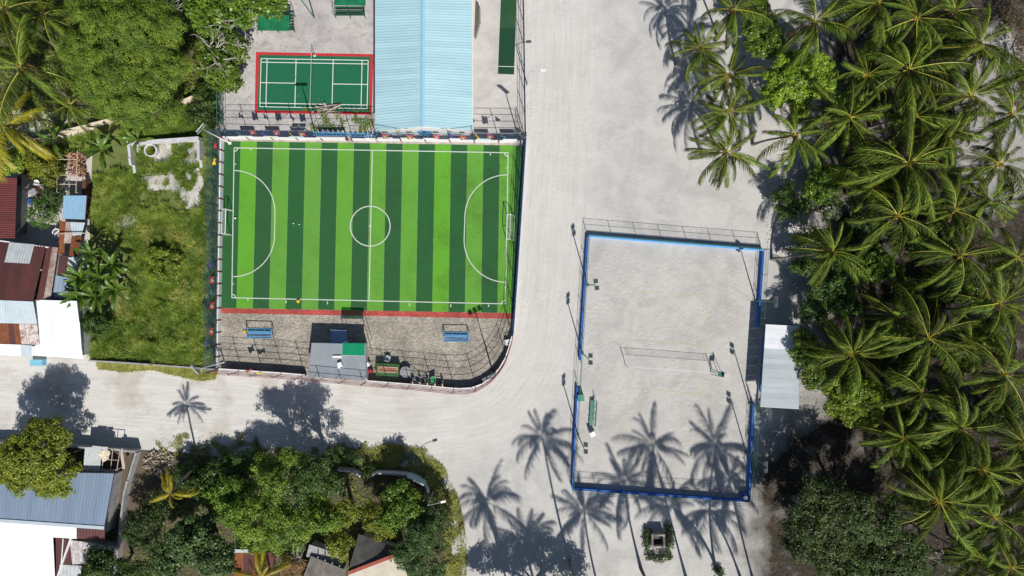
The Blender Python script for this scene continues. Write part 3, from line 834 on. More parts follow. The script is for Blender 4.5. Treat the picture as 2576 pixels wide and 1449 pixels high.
def grass(name, label, poly, n, hmin, hmax, kind, seed, keep=None, width=0.05, tuft=1):
    rng = np.random.default_rng(3000 + seed)
    xs = [p[0] for p in poly]; ys = [p[1] for p in poly]
    x = rng.uniform(min(xs), max(xs), n * 2); y = rng.uniform(min(ys), max(ys), n * 2)
    ok = in_poly(x, y, poly)
    if keep is not None: ok &= rng.uniform(0, 1, len(x)) < keep(x, y)
    x, y = x[ok][:n], y[ok][:n]
    hv = np.clip((vnoise(x, y, 42, seed + 5) * 0.4 + vnoise(x, y, 15, seed + 6) * 0.35 + vnoise(x, y, 7, seed + 7) * 0.25) * 2.2 - 0.6, 0, 1)
    if tuft > 1:
        x = np.repeat(x, tuft) + rng.normal(size=len(x) * tuft) * 1.6; y = np.repeat(y, tuft) + rng.normal(size=len(y) * tuft) * 1.6; hv = np.repeat(hv, tuft)
    n = len(x)
    h = hmin + (hmax - hmin) * np.clip(hv * rng.uniform(0.6, 1.3, n), 0, 1)
    bx, by = (x - CX) / KP, (CY - y) / KP
    a = rng.uniform(0, 2 * np.pi, n)
    d = np.stack([np.cos(a), np.sin(a), np.zeros(n)], 1); s = np.stack([-np.sin(a), np.cos(a), np.zeros(n)], 1)
    ln = h * rng.uniform(0.45, 1.1, n) + 0.06
    w = (width * rng.uniform(0.6, 1.4, n))[:, None]
    b0 = np.stack([bx, by, np.full(n, 0.004)], 1)
    mid = b0 + d * (ln * 0.35)[:, None]; mid[:, 2] = h * 0.72
    tip = b0 + d * ln[:, None]; tip[:, 2] = h * rng.uniform(0.55, 1.0, n)
    V = np.empty((n, 5, 3)); V[:, 0] = b0 - s * w * .6; V[:, 1] = b0 + s * w * .6; V[:, 2] = mid + s * w; V[:, 3] = mid - s * w; V[:, 4] = tip
    o = np.arange(n)[:, None] * 5
    F = np.concatenate([o + 0, o + 1, o + 2, o + 0, o + 2, o + 3, o + 3, o + 2, o + 4], 1)
    r = np.clip(0.25 + 0.5 * hv + rng.normal(size=n) * 0.18, 0, 1)
    me = np_mesh(name, V.reshape(-1, 3), F.ravel(), 3, L[kind], np.repeat(r, 3))
    ob = bpy.data.objects.new(name, me); COL.objects.link(ob)
    return tag(ob, label, 'grass', kind='stuff')
# ---------------------------------------------------------------- ground, roads, courts
g = MB()
N_ = 40; S_ = 260.0
vg = [(-S_ + 2 * S_ * i / N_, -S_ + 2 * S_ * j / N_, 0) for j in range(N_ + 1) for i in range(N_ + 1)]
g.add(vg, [(j * (N_ + 1) + i, j * (N_ + 1) + i + 1, (j + 1) * (N_ + 1) + i + 1, (j + 1) * (N_ + 1) + i) for j in range(N_) for i in range(N_)])
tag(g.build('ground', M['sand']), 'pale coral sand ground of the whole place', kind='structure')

def road(name, px, half, z, label):
    """strip along a centre line with track coordinates in metres"""
    pts = [P(*p) for p in px]
    # resample with Catmull-Rom
    q = []
    for i in range(len(pts) - 1):
        p0, p1, p2, p3 = pts[max(i - 1, 0)], pts[i], pts[i + 1], pts[min(i + 2, len(pts) - 1)]
        for k in range(10):
            t = k / 10
            q.append(0.5 * ((2 * p1) + (p2 - p0) * t + (2 * p0 - 5 * p1 + 4 * p2 - p3) * t * t + (3 * p1 - p0 - 3 * p2 + p3) * t ** 3))
    q.append(pts[-1])
    vs_, uvs, s = [], [], 0.0
    m = 4
    for i, p in enumerate(q):
        t = (q[min(i + 1, len(q) - 1)] - q[max(i - 1, 0)]).normalized(); nrm = Vector((-t.y, t.x, 0))
        if i: s += (p - q[i - 1]).length
        for k in range(m + 1):
            f = -half + 2 * half * k / m
            vs_.append(p + nrm * f + Vector((0, 0, z))); uvs.append((s, f))
    fs = [(i * (m + 1) + k + 1, i * (m + 1) + k, (i + 1) * (m + 1) + k, (i + 1) * (m + 1) + k + 1) for i in range(len(q) - 1) for k in range(m)]
    o = MB().add(vs_, fs).build(name, M['road'])
    uv = o.data.uv_layers.new(name='track')
    for l in o.data.loops: uv.data[l.index].uv = uvs[l.vertex_index]
    if o.data.polygons[0].normal.z < 0: o.data.flip_normals()
    return tag(o, label, kind='structure')
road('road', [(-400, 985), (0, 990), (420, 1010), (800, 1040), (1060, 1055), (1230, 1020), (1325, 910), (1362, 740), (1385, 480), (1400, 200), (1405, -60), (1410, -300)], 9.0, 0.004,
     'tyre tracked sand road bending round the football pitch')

# sheets of other ground
lay('yard', [(545, -200), (945, -200), (1192, -200), (1316, -200), (1322, 352), (558, 343), (548, 215), (600, 120)], 0.010, M['yard'])
lay('pale_yard', [(1189, -200), (1314, -200), (1319, 332), (1189, 328)], 0.014, M['pale_yard'])
lay('lot_ground', [(236, 300), (560, 330), (552, 925), (500, 925), (226, 906), (226, 560)], 0.010, M['lot_soil'])
lay('house_yard', [(-200, 250), (300, 300), (238, 380), (226, 560), (226, 906), (-200, 890)], 0.008, M['pale_yard'])
lay('garden_ground', [(-200, 1118), (330, 1130), (420, 1135), (560, 1150), (700, 1150), (860, 1160), (980, 1165), (1075, 1190), (1115, 1240), (1135, 1320), (1140, 1600), (-200, 1600)], 0.008, M['soil'])
lay('upper_garden_ground', [(-200, -200), (600, -200), (610, 60), (560, 215), (556, 300), (236, 310), (-200, 420)], 0.006, M['soil'])
lay('sand_court', [(1479, 600), (1915, 634), (1884, 1255), (1442, 1225)], 0.010, M['court_sand'])
lay('paved_apron', [(545, 345), (1322, 352), (1319, 380), (1296, 790), (1288, 862), (1270, 912), (1232, 955), (1178, 976), (975, 961), (780, 945), (545, 928)], 0.012, M['paver'])
rb = lay('red_paved_strip', [(554, 775), (1293, 788), (1292, 802), (553.5, 787.5)], 0.020, M['red_paver'])

# football pitch: every turf roll is a strip of its own
pitch = bpy.data.objects.new('football_pitch', None); COL.objects.link(pitch)
tag(pitch, 'striped light and dark green artificial football pitch', kind='structure')
def edge_top(x): return 355.0 + (x - 564) * (366.5 - 355.0) / 754
def edge_bot(x): return 774.5 + (x - 555.8) * (787.5 - 774.5) / 737
bt = [564.3] + [605.6 + 40.72 * i for i in range(18)]
bb = [555.8] + [594.9 + 41.03 * i for i in range(18)]
bt[18] = 1298; bt.append(1318); bb[18] = 1285.0; bb.append(1293.5)
for i in range(19):
    a, b_, c, d = (bt[i] + .12, edge_top(bt[i])), (bt[i + 1] - .12, edge_top(bt[i + 1])), (bb[i + 1] - .12, edge_bot(bb[i + 1])), (bb[i] + .12, edge_bot(bb[i]))
    lay('turf_strip', [a, b_, c, d], 0.026 + 0.003 * (i % 2), M['turf_dark'] if i % 2 == 0 else M['turf_light'], parent=pitch)

def stripe_line(parent, pts, w, z, mat, name='line_marking'):
    """flat painted band along plan points, w in metres"""
    p = [P(*q) for q in pts]; vs_ = []
    for i in range(len(p)):
        t = (p[min(i + 1, len(p) - 1)] - p[max(i - 1, 0)]).normalized(); nrm = Vector((-t.y, t.x, 0))
        vs_ += [p[i] + nrm * w / 2 + Vector((0, 0, z)), p[i] - nrm * w / 2 + Vector((0, 0, z))]
    return MB().add(vs_, [(2 * i, 2 * i + 1, 2 * i + 3, 2 * i + 2) for i in range(len(p) - 1)]).build(name, mat, parent)
TL, TR, BR, BL = (589.3, 372), (1278.3, 384.3), (1271.6, 764.4), (583.4, 749)
def lerp2(a, b_, t): return (a[0] + (b_[0] - a[0]) * t, a[1] + (b_[1] - a[1]) * t)
LW = 0.115; ZL = 0.034
for k, (a, b_) in enumerate(((TL, TR), (TR, BR), (BR, BL), (BL, TL))):
    stripe_line(pitch, [a, b_], LW, ZL + 0.0012 * k, M['line'])
stripe_line(pitch, [(936.8, 379), (928.5, 756)], LW, ZL + 0.006, M['line'])
ctr = P(931.5, 569)
MB().ring(ctr + Vector((0, 0, ZL + 0.008)), 2.44, 2.565, 56).build('line_marking', M['line'], pitch)
MB().disc(ctr + Vector((0, 0, ZL + 0.008)), 0.14, 14).build('line_marking', M['line'], pitch)
def arc_pts(c, r, a0, a1, n=20): return [(c[0] + r * math.cos(a0 + (a1 - a0) * k / n), c[1] - r * math.sin(a0 + (a1 - a0) * k / n)) for k in range(n + 1)]
pl = arc_pts((588, 533), 104, math.pi / 2, 0) + arc_pts((586, 591), 105, 0, -math.pi / 2)
stripe_line(pitch, pl, LW, ZL + 0.0085, M['line'])
pr = arc_pts((1275.5, 546), 106, math.pi / 2, math.pi) + arc_pts((1273.5, 604), 106, math.pi, 1.5 * math.pi)
stripe_line(pitch, pr, LW, ZL + 0.0085, M['line'])
for (x, y, a0) in ((TL[0], TL[1], -math.pi / 2), (TR[0], TR[1], -math.pi), (BR[0], BR[1], math.pi / 2), (BL[0], BL[1], 0)):
    stripe_line(pitch, arc_pts((x, y), 9, a0, a0 + math.pi / 2, 6), 0.12, ZL + 0.0075, M['line'])
for (x, y) in ((631, 374.5), (1233.5, 387), (624, 752), (1229, 768)):
    stripe_line(pitch, [(x, y - 2), (x, y + 4)], 0.11, ZL + 0.007, M['line'])
for x in (720, 824, 1030, 1134):
    yy = 749 + (x - 583.4) * 15.4 / 688 + 5
    stripe_line(pitch, [(x, yy - 1), (x, yy + 6)], 0.12, ZL, M['line'])
for (x, y) in ((591, 413), (1274, 423), (586, 714), (1270, 724)):
    stripe_line(pitch, [(x - 2, y), (x + 3, y)], 0.11, ZL + 0.007, M['line'])

# badminton court
bc = bpy.data.objects.new('badminton_court', None); COL.objects.link(bc)
tag(bc, 'green badminton court with white lines and red border', kind='structure')
lay('red_border', [(644, 131), (939.5, 136.5), (935.5, 289), (640.8, 284)], 0.022, M['red_rubber'], parent=bc)
lay('green_floor', [(651.5, 138), (932.5, 143), (928.5, 282), (648, 277.5)], 0.030, M['mat_green'], parent=bc)
b0, b1, b2, b3 = (657, 147.5), (926.5, 152), (923.5, 273.7), (653.8, 268.5)
def bp(u, v): return lerp2(lerp2(b0, b1, u), lerp2(b3, b2, u), v)
def bl(u0, v0, u1, v1, k): stripe_line(bc, [bp(u0, v0), bp(u1, v1)], 0.085, 0.036 + 0.0009 * k, M['court_line'])
ul = 0.76 / 13.4; vl = 0.46 / 6.1
for k, (u0, v0, u1, v1) in enumerate([(0, 0, 1, 0), (0, 1, 1, 1), (0, vl, 1, vl), (0, 1 - vl, 1, 1 - vl), (0, 0, 0, 1), (1, 0, 1, 1), (ul, 0, ul, 1), (1 - ul, 0, 1 - ul, 1), (0.327, 0, 0.327, 1), (0.673, 0, 0.673, 1), (0, .5, .327, .5), (.673, .5, 1, .5)]):
    bl(u0, v0, u1, v1, k)

# faint yellow rope lines of the volleyball court
vc = bpy.data.objects.new('volleyball_lines', None); COL.objects.link(vc); tag(vc, 'faint yellow rope lines laid on the volleyball sand', kind='structure')
for k, (a, b_) in enumerate([((1596, 732), (1780, 743)), ((1596, 732), (1569, 1103)), ((1780, 743), (1760, 1113)), ((1569, 1103), (1760, 1113)), ((1571, 855), (1798, 871)), ((1563, 975), (1784, 993))]):
    stripe_line(vc, [a, b_], 0.07, 0.016 + 0.0012 * k, M['rope'], 'rope_line')

# green practice mat on the pale yard
mt = thing('turf_mat', P(1277, 90), 'long dark green turf mat lying beside the blue roofed hall', 'mat')
MB().sheet([P(x, y) + Vector((0, 0, 0.028)) for x, y in [(1263, -80), (1301, -80), (1297.5, 70), (1257, 72)]]).build('mat_length', M['mat_dark'], mt)
MB().sheet([P(x, y) + Vector((0, 0, 0.032)) for x, y in [(1257, 71), (1297.5, 70), (1293, 187.5), (1252.5, 186)]]).build('mat_length', M['mat_green_dk'], mt)
stripe_line(mt, [(1254, 167), (1294, 168)], 0.06, 0.037, M['court_line'])
# ---------------------------------------------------------------- walls, fences, lights
def resample(pts, step):
    out = [pts[0].copy()]; 
    tot = sum((pts[i + 1] - pts[i]).length for i in range(len(pts) - 1))
    n = max(1, round(tot / step)); step = tot / n
    acc, want = 0.0, step
    for i in range(len(pts) - 1):
        seg = (pts[i + 1] - pts[i]).length
        while want <= acc + seg + 1e-6 and len(out) <= n:
            out.append(pts[i].lerp(pts[i + 1], min(1, (want - acc) / seg))); want += step
        acc += seg
    return out

def smooth_px(px, n=6):
    pts = [Vector((x, y, 0)) for x, y in px]; q = []
    for i in range(len(pts) - 1):
        p0, p1, p2, p3 = pts[max(i - 1, 0)], pts[i], pts[i + 1], pts[min(i + 2, len(pts) - 1)]
        for k in range(n):
            t = k / n
            v = 0.5 * ((2 * p1) + (p2 - p0) * t + (2 * p0 - 5 * p1 + 4 * p2 - p3) * t * t + (3 * p1 - p0 - 3 * p2 + p3) * t ** 3)
            q.append((v.x, v.y))
    q.append(px[-1]); return q

def wall(name, label, px, h, th, mat, step=3.0, post=None, cat='wall', cap=None, rough_top=0.0, z0=0.0, post_h=None, joint=0.012, pname='wall_panel'):
    """masonry wall in panels; optional posts between the panels"""
    pts = resample([P(*p) for p in px], step)
    root = thing(name, pts[0], label, cat)
    rg = random.Random(len(px) * 31 + int(px[0][0]))
    for i in range(len(pts) - 1):
        a, b = pts[i], pts[i + 1]; d = b - a; L_ = d.length; rz = math.atan2(d.y, d.x)
        j = joint if post is None else 0.17
        hh = h - (rg.uniform(0, rough_top) if rough_top else 0)
        MB().box((a + b) / 2 + Vector((0, 0, z0 + hh / 2)), (max(0.05, L_ - j), th, hh), rz).build(pname, mat, root)
        if cap is not None:
            MB().box((a + b) / 2 + Vector((0, 0, z0 + hh + 0.025)), (L_ - j + .01, th + .06, 0.05), rz).build('coping', cap, root)
    if post is not None:
        for i, p in enumerate(pts):
            d = pts[min(i + 1, len(pts) - 1)] - pts[max(i - 1, 0)]
            MB().box(p + Vector((0, 0, z0 + (post_h or h + .06) / 2)), (0.16, th + 0.05, post_h or h + 0.04), math.atan2(d.y, d.x)).build('wall_post', post, root)
    return root

def fence(name, label, px, z0, z1, step, rails, pm, rm, nm, brace=None, r=0.035, cat='fence', mesh_z0=None):
    line = [P(*p) for p in px]
    pts = resample(line, step)
    root = thing(name, pts[0] + Vector((0, 0, z0)), label, cat)
    up = Vector((0, 0, 1))
    for p in pts:
        MB().tube([p + up * z0, p + up * z1], r * 1.25, 6).build('post', pm, root)
    for z in rails:
        MB().tube([p + up * z for p in line], r * 0.8, 5).build('rail', rm, root)
    if brace:
        za, zb, w = brace
        for i in range(1, len(pts) - 1):
            for s, q in ((-1, pts[i - 1]), (1, pts[i + 1])):
                d = (q - pts[i]).normalized()
                MB().tube([pts[i] + up * za, pts[i] + d * w + up * zb], r * 0.6, 4).build('brace', rm, root)
    if nm is not None:
        zb = mesh_z0 if mesh_z0 is not None else z0
        fine = resample(line, 1.0)
        vs_, uv_, s = [], [], 0.0
        for i, p in enumerate(fine):
            if i: s += (p - fine[i - 1]).length
            vs_ += [p + up * zb, p + up * z1]; uv_ += [(s, zb), (s, z1)]
        o = MB().add(vs_, [(2 * i, 2 * i + 2, 2 * i + 3, 2 * i + 1) for i in range(len(fine) - 1)]).build('wire_mesh', nm, root)
        uv = o.data.uv_layers.new(name='net')
        for l in o.data.loops: uv.data[l.index].uv = uv_[l.vertex_index]
    return root

def net_panel(name, quad, parent, mat):
    o = MB().add(quad, [(0, 1, 2, 3)]).build(name, mat, parent)
    a = (Vector(quad[1]) - Vector(quad[0])).length; b = (Vector(quad[3]) - Vector(quad[0])).length
    uv = o.data.uv_layers.new(name='net')
    for l, c in zip(o.data.loops, [(0, 0), (a, 0), (a, b), (0, b)]): uv.data[l.index].uv = c
    return o

def floodlight(label, px, h, pm, face, group, heads=2, size=0.55, tilt=35, name='floodlight_pole', gap=0.42, lean=(0, 0)):
    """pole with a crossbar and square flood lamps facing direction face (degrees, 0 = +x)"""
    B = P(*px); root = thing(name, B, label, 'floodlight', group)
    T = B + Vector((lean[0], lean[1], h))
    MB().tube([B, B.lerp(T, .5), T], [0.085, 0.07, 0.055], 8).build('pole', pm, root, smooth=True)
    MB().box(B + Vector((0, 0, 0.03)), (0.35, 0.35, 0.06)).build('base_plate', pm, root)
    a = math.radians(face); f = Vector((math.cos(a), math.sin(a), 0)); s = Vector((-math.sin(a), math.cos(a), 0))
    w = gap * heads
    MB().tube([T - s * w * .8, T + s * w * .8], 0.04, 6).build('crossbar', pm, root)
    for k in range(heads):
        off = (k - (heads - 1) / 2) * 2 * gap
        c = T + s * off + f * 0.22 + Vector((0, 0, 0.05))
        R = (0, math.radians(90 - tilt), a)
        hb = MB().box(c, (0.16, size, size), a, ry=math.radians(tilt)).build('lamp_housing', M['lamp_body'], root)
        n = Matrix.Rotation(a, 3, 'Z') @ Matrix.Rotation(math.radians(tilt), 3, 'Y') @ Vector((1, 0, 0))
        MB().box(c + n * 0.088, (0.012, size * .86, size * .86), a, ry=math.radians(tilt)).build('lamp_glass', M['lamp_glass'], hb, origin=root.location)
        MB().tube([T + s * off, c], 0.025, 4).build('bracket', pm, root)
    return root

# perimeter of the football pitch
wall('perimeter_wall', 'low white wall with dark red posts along the weedy side of the pitch', [(561.5, 350), (552.5, 926)], 0.95, 0.22, M['white_wall'], 1.5, M['red_post'])
wall('perimeter_wall', 'low white wall below the hung flags, badminton court side of the gate gap', [(566, 347.8), (874, 352.2)], 0.95, 0.2, M['white_wall'], 3.1, M['red_post'])
wall('perimeter_wall', 'low white wall in front of the blue roofed hall', [(888, 352.5), (1316, 358)], 0.95, 0.2, M['white_wall'], 3.1, M['red_post'])
wall('perimeter_wall', 'thin blue and white wall between pitch and sand road', [(1322, 352), (1309, 560), (1296, 760), (1290, 840)], 0.8, 0.16, M['white_wall'], 3.0, None, cap=M['blue_rail'])
wall('perimeter_wall', 'white topped wall with maroon base left of the grey roofed pavilion', [(558, 927), (735, 938.5), (772, 942)], 0.95, 0.2, M['maroon'], 2.9, None, cap=M['white_paint'])
curve = smooth_px([(926, 956.5), (1050, 966.5), (1173, 976), (1227, 956), (1265, 914), (1284, 866), (1289, 845)], 7)
wall('perimeter_wall', 'white topped maroon wall curving round the paved corner of the pitch', curve, 0.95, 0.2, M['maroon'], 1.45, None, cap=M['white_paint'], joint=0.0)
lay('concrete_strip', [(563.5, 349.5), (1318, 359.5), (1318, 366.2), (564.5, 354.6)], 0.018, M['old_concrete'])

NR = [1.0, 1.9, 2.8, 3.7, 4.55]
fence('tall_fence', 'tall navy wire fence leaning over the weedy lot', [(560.8, 348), (552, 928)], 0.95, 4.6, 2.9, NR, M['navy_steel'], M['navy_steel'], M['net_blue'], (3.7, 2.8, 1.1))
fence('tall_fence', 'tall wire fence hung with flags behind the badminton court', [(566, 346.5), (872, 351)], 0.95, 4.5, 2.9, NR, M['navy_steel'], M['navy_steel'], M['net_fine'], (3.7, 2.8, 1.1))
fence('tall_fence', 'tall wire fence hung with flags in front of the hall gable', [(888, 351.3), (1318, 357)], 0.95, 4.5, 2.9, NR, M['navy_steel'], M['navy_steel'], M['net_fine'], (3.7, 2.8, 1.1))
fence('tall_fence', 'tall dark wire fence between striped turf and sand road', [(1322, 352), (1309, 560), (1296, 760), (1290, 840)], 0.85, 4.5, 2.9, NR, M['dark_steel'], M['dark_steel'], M['net_dark'], (3.7, 2.8, 1.1))
fence('tall_fence', 'tall maroon wire fence left of the pavilion along the sand road', [(556, 928.5), (735, 940), (926, 957)], 0.98, 4.5, 2.85, NR, M['maroon'], M['maroon'], M['net_fine'], (3.7, 2.8, 1.1))
fence('tall_fence', 'tall maroon wire fence curving round the paved corner', [(x, y + 1) for x, y in curve], 1.0, 4.5, 2.85, NR, M['maroon'], M['maroon'], M['net_fine'], (3.7, 2.8, 1.1))
fence('yard_fence', 'pale green wire fence between badminton yard and bushes', [(566, 213), (568, 336)], 0.4, 2.7, 2.4, [0.45, 1.5, 2.65], M['green_steel'], M['green_steel'], M['net_green'])
wall('yard_wall', 'low pale footing wall under the green yard fence', [(566, 212), (568, 337)], 0.4, 0.18, M['pale_concrete'], 2.4)
fence('yard_fence', 'dark wire fence between hall yard and the sand road', [(1314, -120), (1318, 120), (1321, 346)], 0.0, 3.6, 2.9, [0.2, 1.3, 2.4, 3.55], M['dark_steel'], M['dark_steel'], M['net_fine'])

floodlight('white floodlight pole leaning out from the flagged corner of the pitch', (578.4, 360), 8.5, M['white_paint'], -40, None, 2, 0.62, 40, gap=.4)
floodlight('white floodlight pole at the pitch corner beside the weedy verge', (565, 911), 8.4, M['white_paint'], 40, None, 2, 0.62, 40, gap=.4)
floodlight('dark floodlight pole on the curved paved corner', (1238, 931), 7.9, M['dark_steel'], 115, None, 3, 0.5, 50, gap=.32)
floodlight('dark floodlight pole at the pitch corner beside hall yard and road', (1310, 366), 7.8, M['dark_steel'], -130, None, 2, 0.65, 50)
floodlight('slim floodlight pole at the flagged fence behind the badminton court', (797, 346), 7.4, M['dark_steel'], -90, None, 2, 0.65, 50)

# volleyball court walls and fence
wall('court_wall', 'bright blue low wall at the far end of the sand court', [(1478, 594.5), (1916, 630)], 0.7, 0.2, M['pale_blue_wall'], 3.1)
wall('court_wall', 'blue low wall along the road side of the sand court', [(1477, 596), (1458, 905)], 0.7, 0.2, M['blue_wall'], 3.1)
wall('court_wall', 'blue low wall below the green box, road side of the sand court', [(1451, 972), (1439.5, 1224)], 0.7, 0.2, M['blue_wall'], 3.1)
wall('court_wall', 'blue low wall nearest the palm shadows at the foot of the court', [(1438, 1226), (1880, 1257)], 0.7, 0.2, M['blue_wall'], 3.1)
wall('court_wall', 'blue low wall on the palm side above the roofed stand', [(1916, 632), (1903.5, 822)], 0.7, 0.22, M['blue_wall'], 3.1)
wall('court_wall', 'blue low wall on the palm side below the roofed stand', [(1892, 1010), (1880, 1255)], 0.7, 0.22, M['blue_wall'], 3.1)
VR = [0.8, 1.6, 2.4]
fence('court_fence', 'thin green wire fence on the far blue wall of the sand court', [(1478, 593.2), (1917, 628.5)], 0.7, 2.42, 3.1, VR, M['green_steel'], M['green_steel'], M['net_fine'], r=0.026)
fence('court_fence', 'thin green wire fence along the road side of the sand court', [(1479, 597), (1441, 1224)], 0.0, 2.42, 3.1, VR, M['green_steel'], M['green_steel'], M['net_fine'], r=0.026, mesh_z0=.7)
fence('court_fence', 'thin green wire fence at the foot of the sand court', [(1438, 1228), (1881, 1259)], 0.7, 2.42, 3.1, VR, M['green_steel'], M['green_steel'], M['net_fine'], r=0.026)
fence('court_fence', 'thin green wire fence on the palm side above the stand', [(1917, 630), (1905, 815)], 0.7, 2.42, 3.1, VR, M['green_steel'], M['green_steel'], M['net_green'], r=0.026)
fence('court_fence', 'thin green wire fence on the palm side below the stand', [(1893, 1012), (1882, 1257)], 0.7, 2.42, 3.1, VR, M['green_steel'], M['green_steel'], M['net_green'], r=0.026)
VG = 'green floodlight poles round the sand court'
for lab, px, fc in [('twin floodlight on green pole, uppermost of three on the road side of the court', (1478, 717), 10), ('twin floodlight on green pole beside the gap in the road side wall', (1464.5, 888), 0),
                    ('twin floodlight on green pole beside the green bench', (1453.6, 1093), 0), ('green floodlight pole leaning towards the palms above the stand', (1900, 756.5), 180),
                    ('green floodlight pole at the lower end of the roofed stand', (1884.7, 1014), 180), ('green floodlight pole on the palm side wall below the stand', (1876.5, 1137), 180)]:
    floodlight(lab, px, 7.4, M['green_steel'], fc, VG, 2, 0.5, 45, gap=.4)

# net, posts, referee stand, bench
vn = thing('volleyball_net', P(1582, 919), 'white topped volleyball net strung across the sand court', 'net')
pa, pb = P(1573.5, 918), P(1789, 934)
for p in (pa, pb): MB().tube([p, p + Vector((0, 0, 2.5))], 0.045, 7).build('post', M['galv'], vn)
na, nb = pa.lerp(pb, 0.045), pa.lerp(pb, 0.985)
for z in (2.4, 1.45): MB().tube([na + Vector((0, 0, z)), nb + Vector((0, 0, z))], 0.02, 5).build('tape', M['white_paint'], vn)
for q in (na, nb, na.lerp(nb, .03), na.lerp(nb, .97)): MB().tube([q + Vector((0, 0, 1.45)), q + Vector((0, 0, 2.4))], 0.02, 4).build('side_band', M['white_paint'], vn)
for a, b in ((pa, na), (pb, nb)):
    for z in (1.45, 2.38): MB().tube([a + Vector((0, 0, z)), b + Vector((0, 0, z))], 0.012, 4).build('cord', M['white_paint'], vn)
net_panel('netting', [na + Vector((0, 0, 1.45)), nb + Vector((0, 0, 1.45)), nb + Vector((0, 0, 2.4)), na + Vector((0, 0, 2.4))], vn, M['net_vb'])

rs = thing('referee_stand', P(1800, 936), 'green steel referee ladder chair beside the net post', 'referee chair')
rx, ry = P(1790, 930), P(1811, 942)
c = (rx + ry) / 2; dx = Vector((1, -0.15, 0)); dy = Vector((0.15, 1, 0))
def rp(u, v, z): return c + dx * u + dy * v + Vector((0, 0, z))
for u, v in ((-.5, -.3), (-.5, .3), (.45, -.3), (.45, .3)): MB().tube([rp(u * 1.1, v * 1.2, 0), rp(u * .6, v, 1.9)], 0.03, 5).build('leg', M['green_steel'], rs)
for k in range(5): MB().tube([rp(-.5 + .04 * k, -.34, .3 + .32 * k), rp(-.5 + .04 * k, .34, .3 + .32 * k)], 0.025, 5).build('rung', M['green_steel'], rs)
MB().box(rp(0.02, 0, 1.92), (0.62, 0.62, 0.05), -.15).build('seat', M['green_steel'], rs)
MB().box(rp(.3, 0, 2.25), (0.05, 0.6, 0.6), -.15).build('backrest', M['green_steel'], rs)
for v in (-.3, .3): MB().tube([rp(-.25, v, 2.15), rp(.3, v, 2.2)], 0.025, 5).build('armrest', M['green_steel'], rs)

bn = thing('team_bench', P(1489, 1040), 'long green bench with tall open frame inside the road side wall', 'bench')
a, b = P(1490, 1006), P(1486, 1068); d = (b - a).normalized(); s = Vector((-d.y, d.x, 0)) * -1
rzb = math.atan2(d.y, d.x)
for k in range(3): MB().box((a + b) / 2 + s * (0.15 - .17 * k) + Vector((0, 0, .45)), ((b - a).length, .14, .035), rzb).build('seat_slat', M['green_seat'], bn)
for k in range(2): MB().box((a + b) / 2 + s * -.42 + Vector((0, 0, .7 + .2 * k)), ((b - a).length, .03, .12), rzb).build('back_slat', M['green_seat'], bn)
for k in range(5):
    p = a.lerp(b, k / 4)
    MB().tube([p + s * .25, p + s * .25 + Vector((0, 0, .45)), p + s * -.45 + Vector((0, 0, .45))], .025, 5).build('leg', M['green_steel'], bn)
    MB().tube([p + s * -.45, p + s * -.45 + Vector((0, 0, 1.5))], .022, 5).build('upright', M['green_steel'], bn)
for z in (1.5, 1.0): MB().tube([a + s * -.45 + Vector((0, 0, z)), b + s * -.45 + Vector((0, 0, z))], .022, 5).build('rail', M['green_steel'], bn)

def chair(label, px, rz, mat, sc=1.0):
    B = P(*px); ch = thing('plastic_chair', B, label, 'chair')
    def q(x, y, z): return B + Matrix.Rotation(rz, 3, 'Z') @ Vector((x * sc, y * sc, z * sc))
    for x, y in ((-.22, -.22), (.22, -.22), (-.22, .22), (.22, .22)): MB().tube([q(x * 1.15, y * 1.15, 0), q(x, y, .43)], .025 * sc, 5).build('leg', mat, ch)
    MB().box(q(0, 0, .44), (.5 * sc, .5 * sc, .04), rz).build('seat', mat, ch)
    MB().box(q(0, .25, .68), (.48 * sc, .05, .46 * sc), rz, rx=-.2).build('backrest', mat, ch)
    for x in (-.26, .26): MB().tube([q(x, -.2, .44), q(x, -.2, .64), q(x, .24, .66)], .022, 5).build('armrest', mat, ch)
    return ch
chair('white plastic chair at the end of the green bench', (1489.5, 1090), 0.5, M['white_paint'], 1.25)

gb = thing('equipment_box', P(1459, 998), 'green box standing against the road side court wall', 'box')
MB().box(P(1459.5, 998) + Vector((0, 0, .5)), (.75, .75, 1.0), .06).build('body', M['green_steel'], gb)
MB().box(P(1459.5, 998) + Vector((0, 0, 1.02)), (.83, .83, .05), .06).build('lid', M['green_seat'], gb)
cb = thing('corner_basin', P(1873, 1247), 'blue corner basin with a white bowl in the court corner', 'basin')
cc = P(1870.5, 1247)
for k, (ox, oy, sx, sy) in enumerate([(-.45, 0, .1, .8), (.45, 0, .1, .8), (0, .45, 1.0, .1), (0, -.45, 1.0, .1)]):
    MB().box(cc + Vector((ox, oy, .35)), (sx, sy, .7), -.07).build('basin_wall', M['blue_wall'], cb)
MB().box(cc + Vector((0, 0, .2)), (.8, .78, .4), -.07).build('basin_floor', M['dark_block'], cb)
MB().tube([cc + Vector((0, -.05, .4)), cc + Vector((0, -.05, .78))], [.16, .28], 12).build('bowl', M['white_paint'], cb)

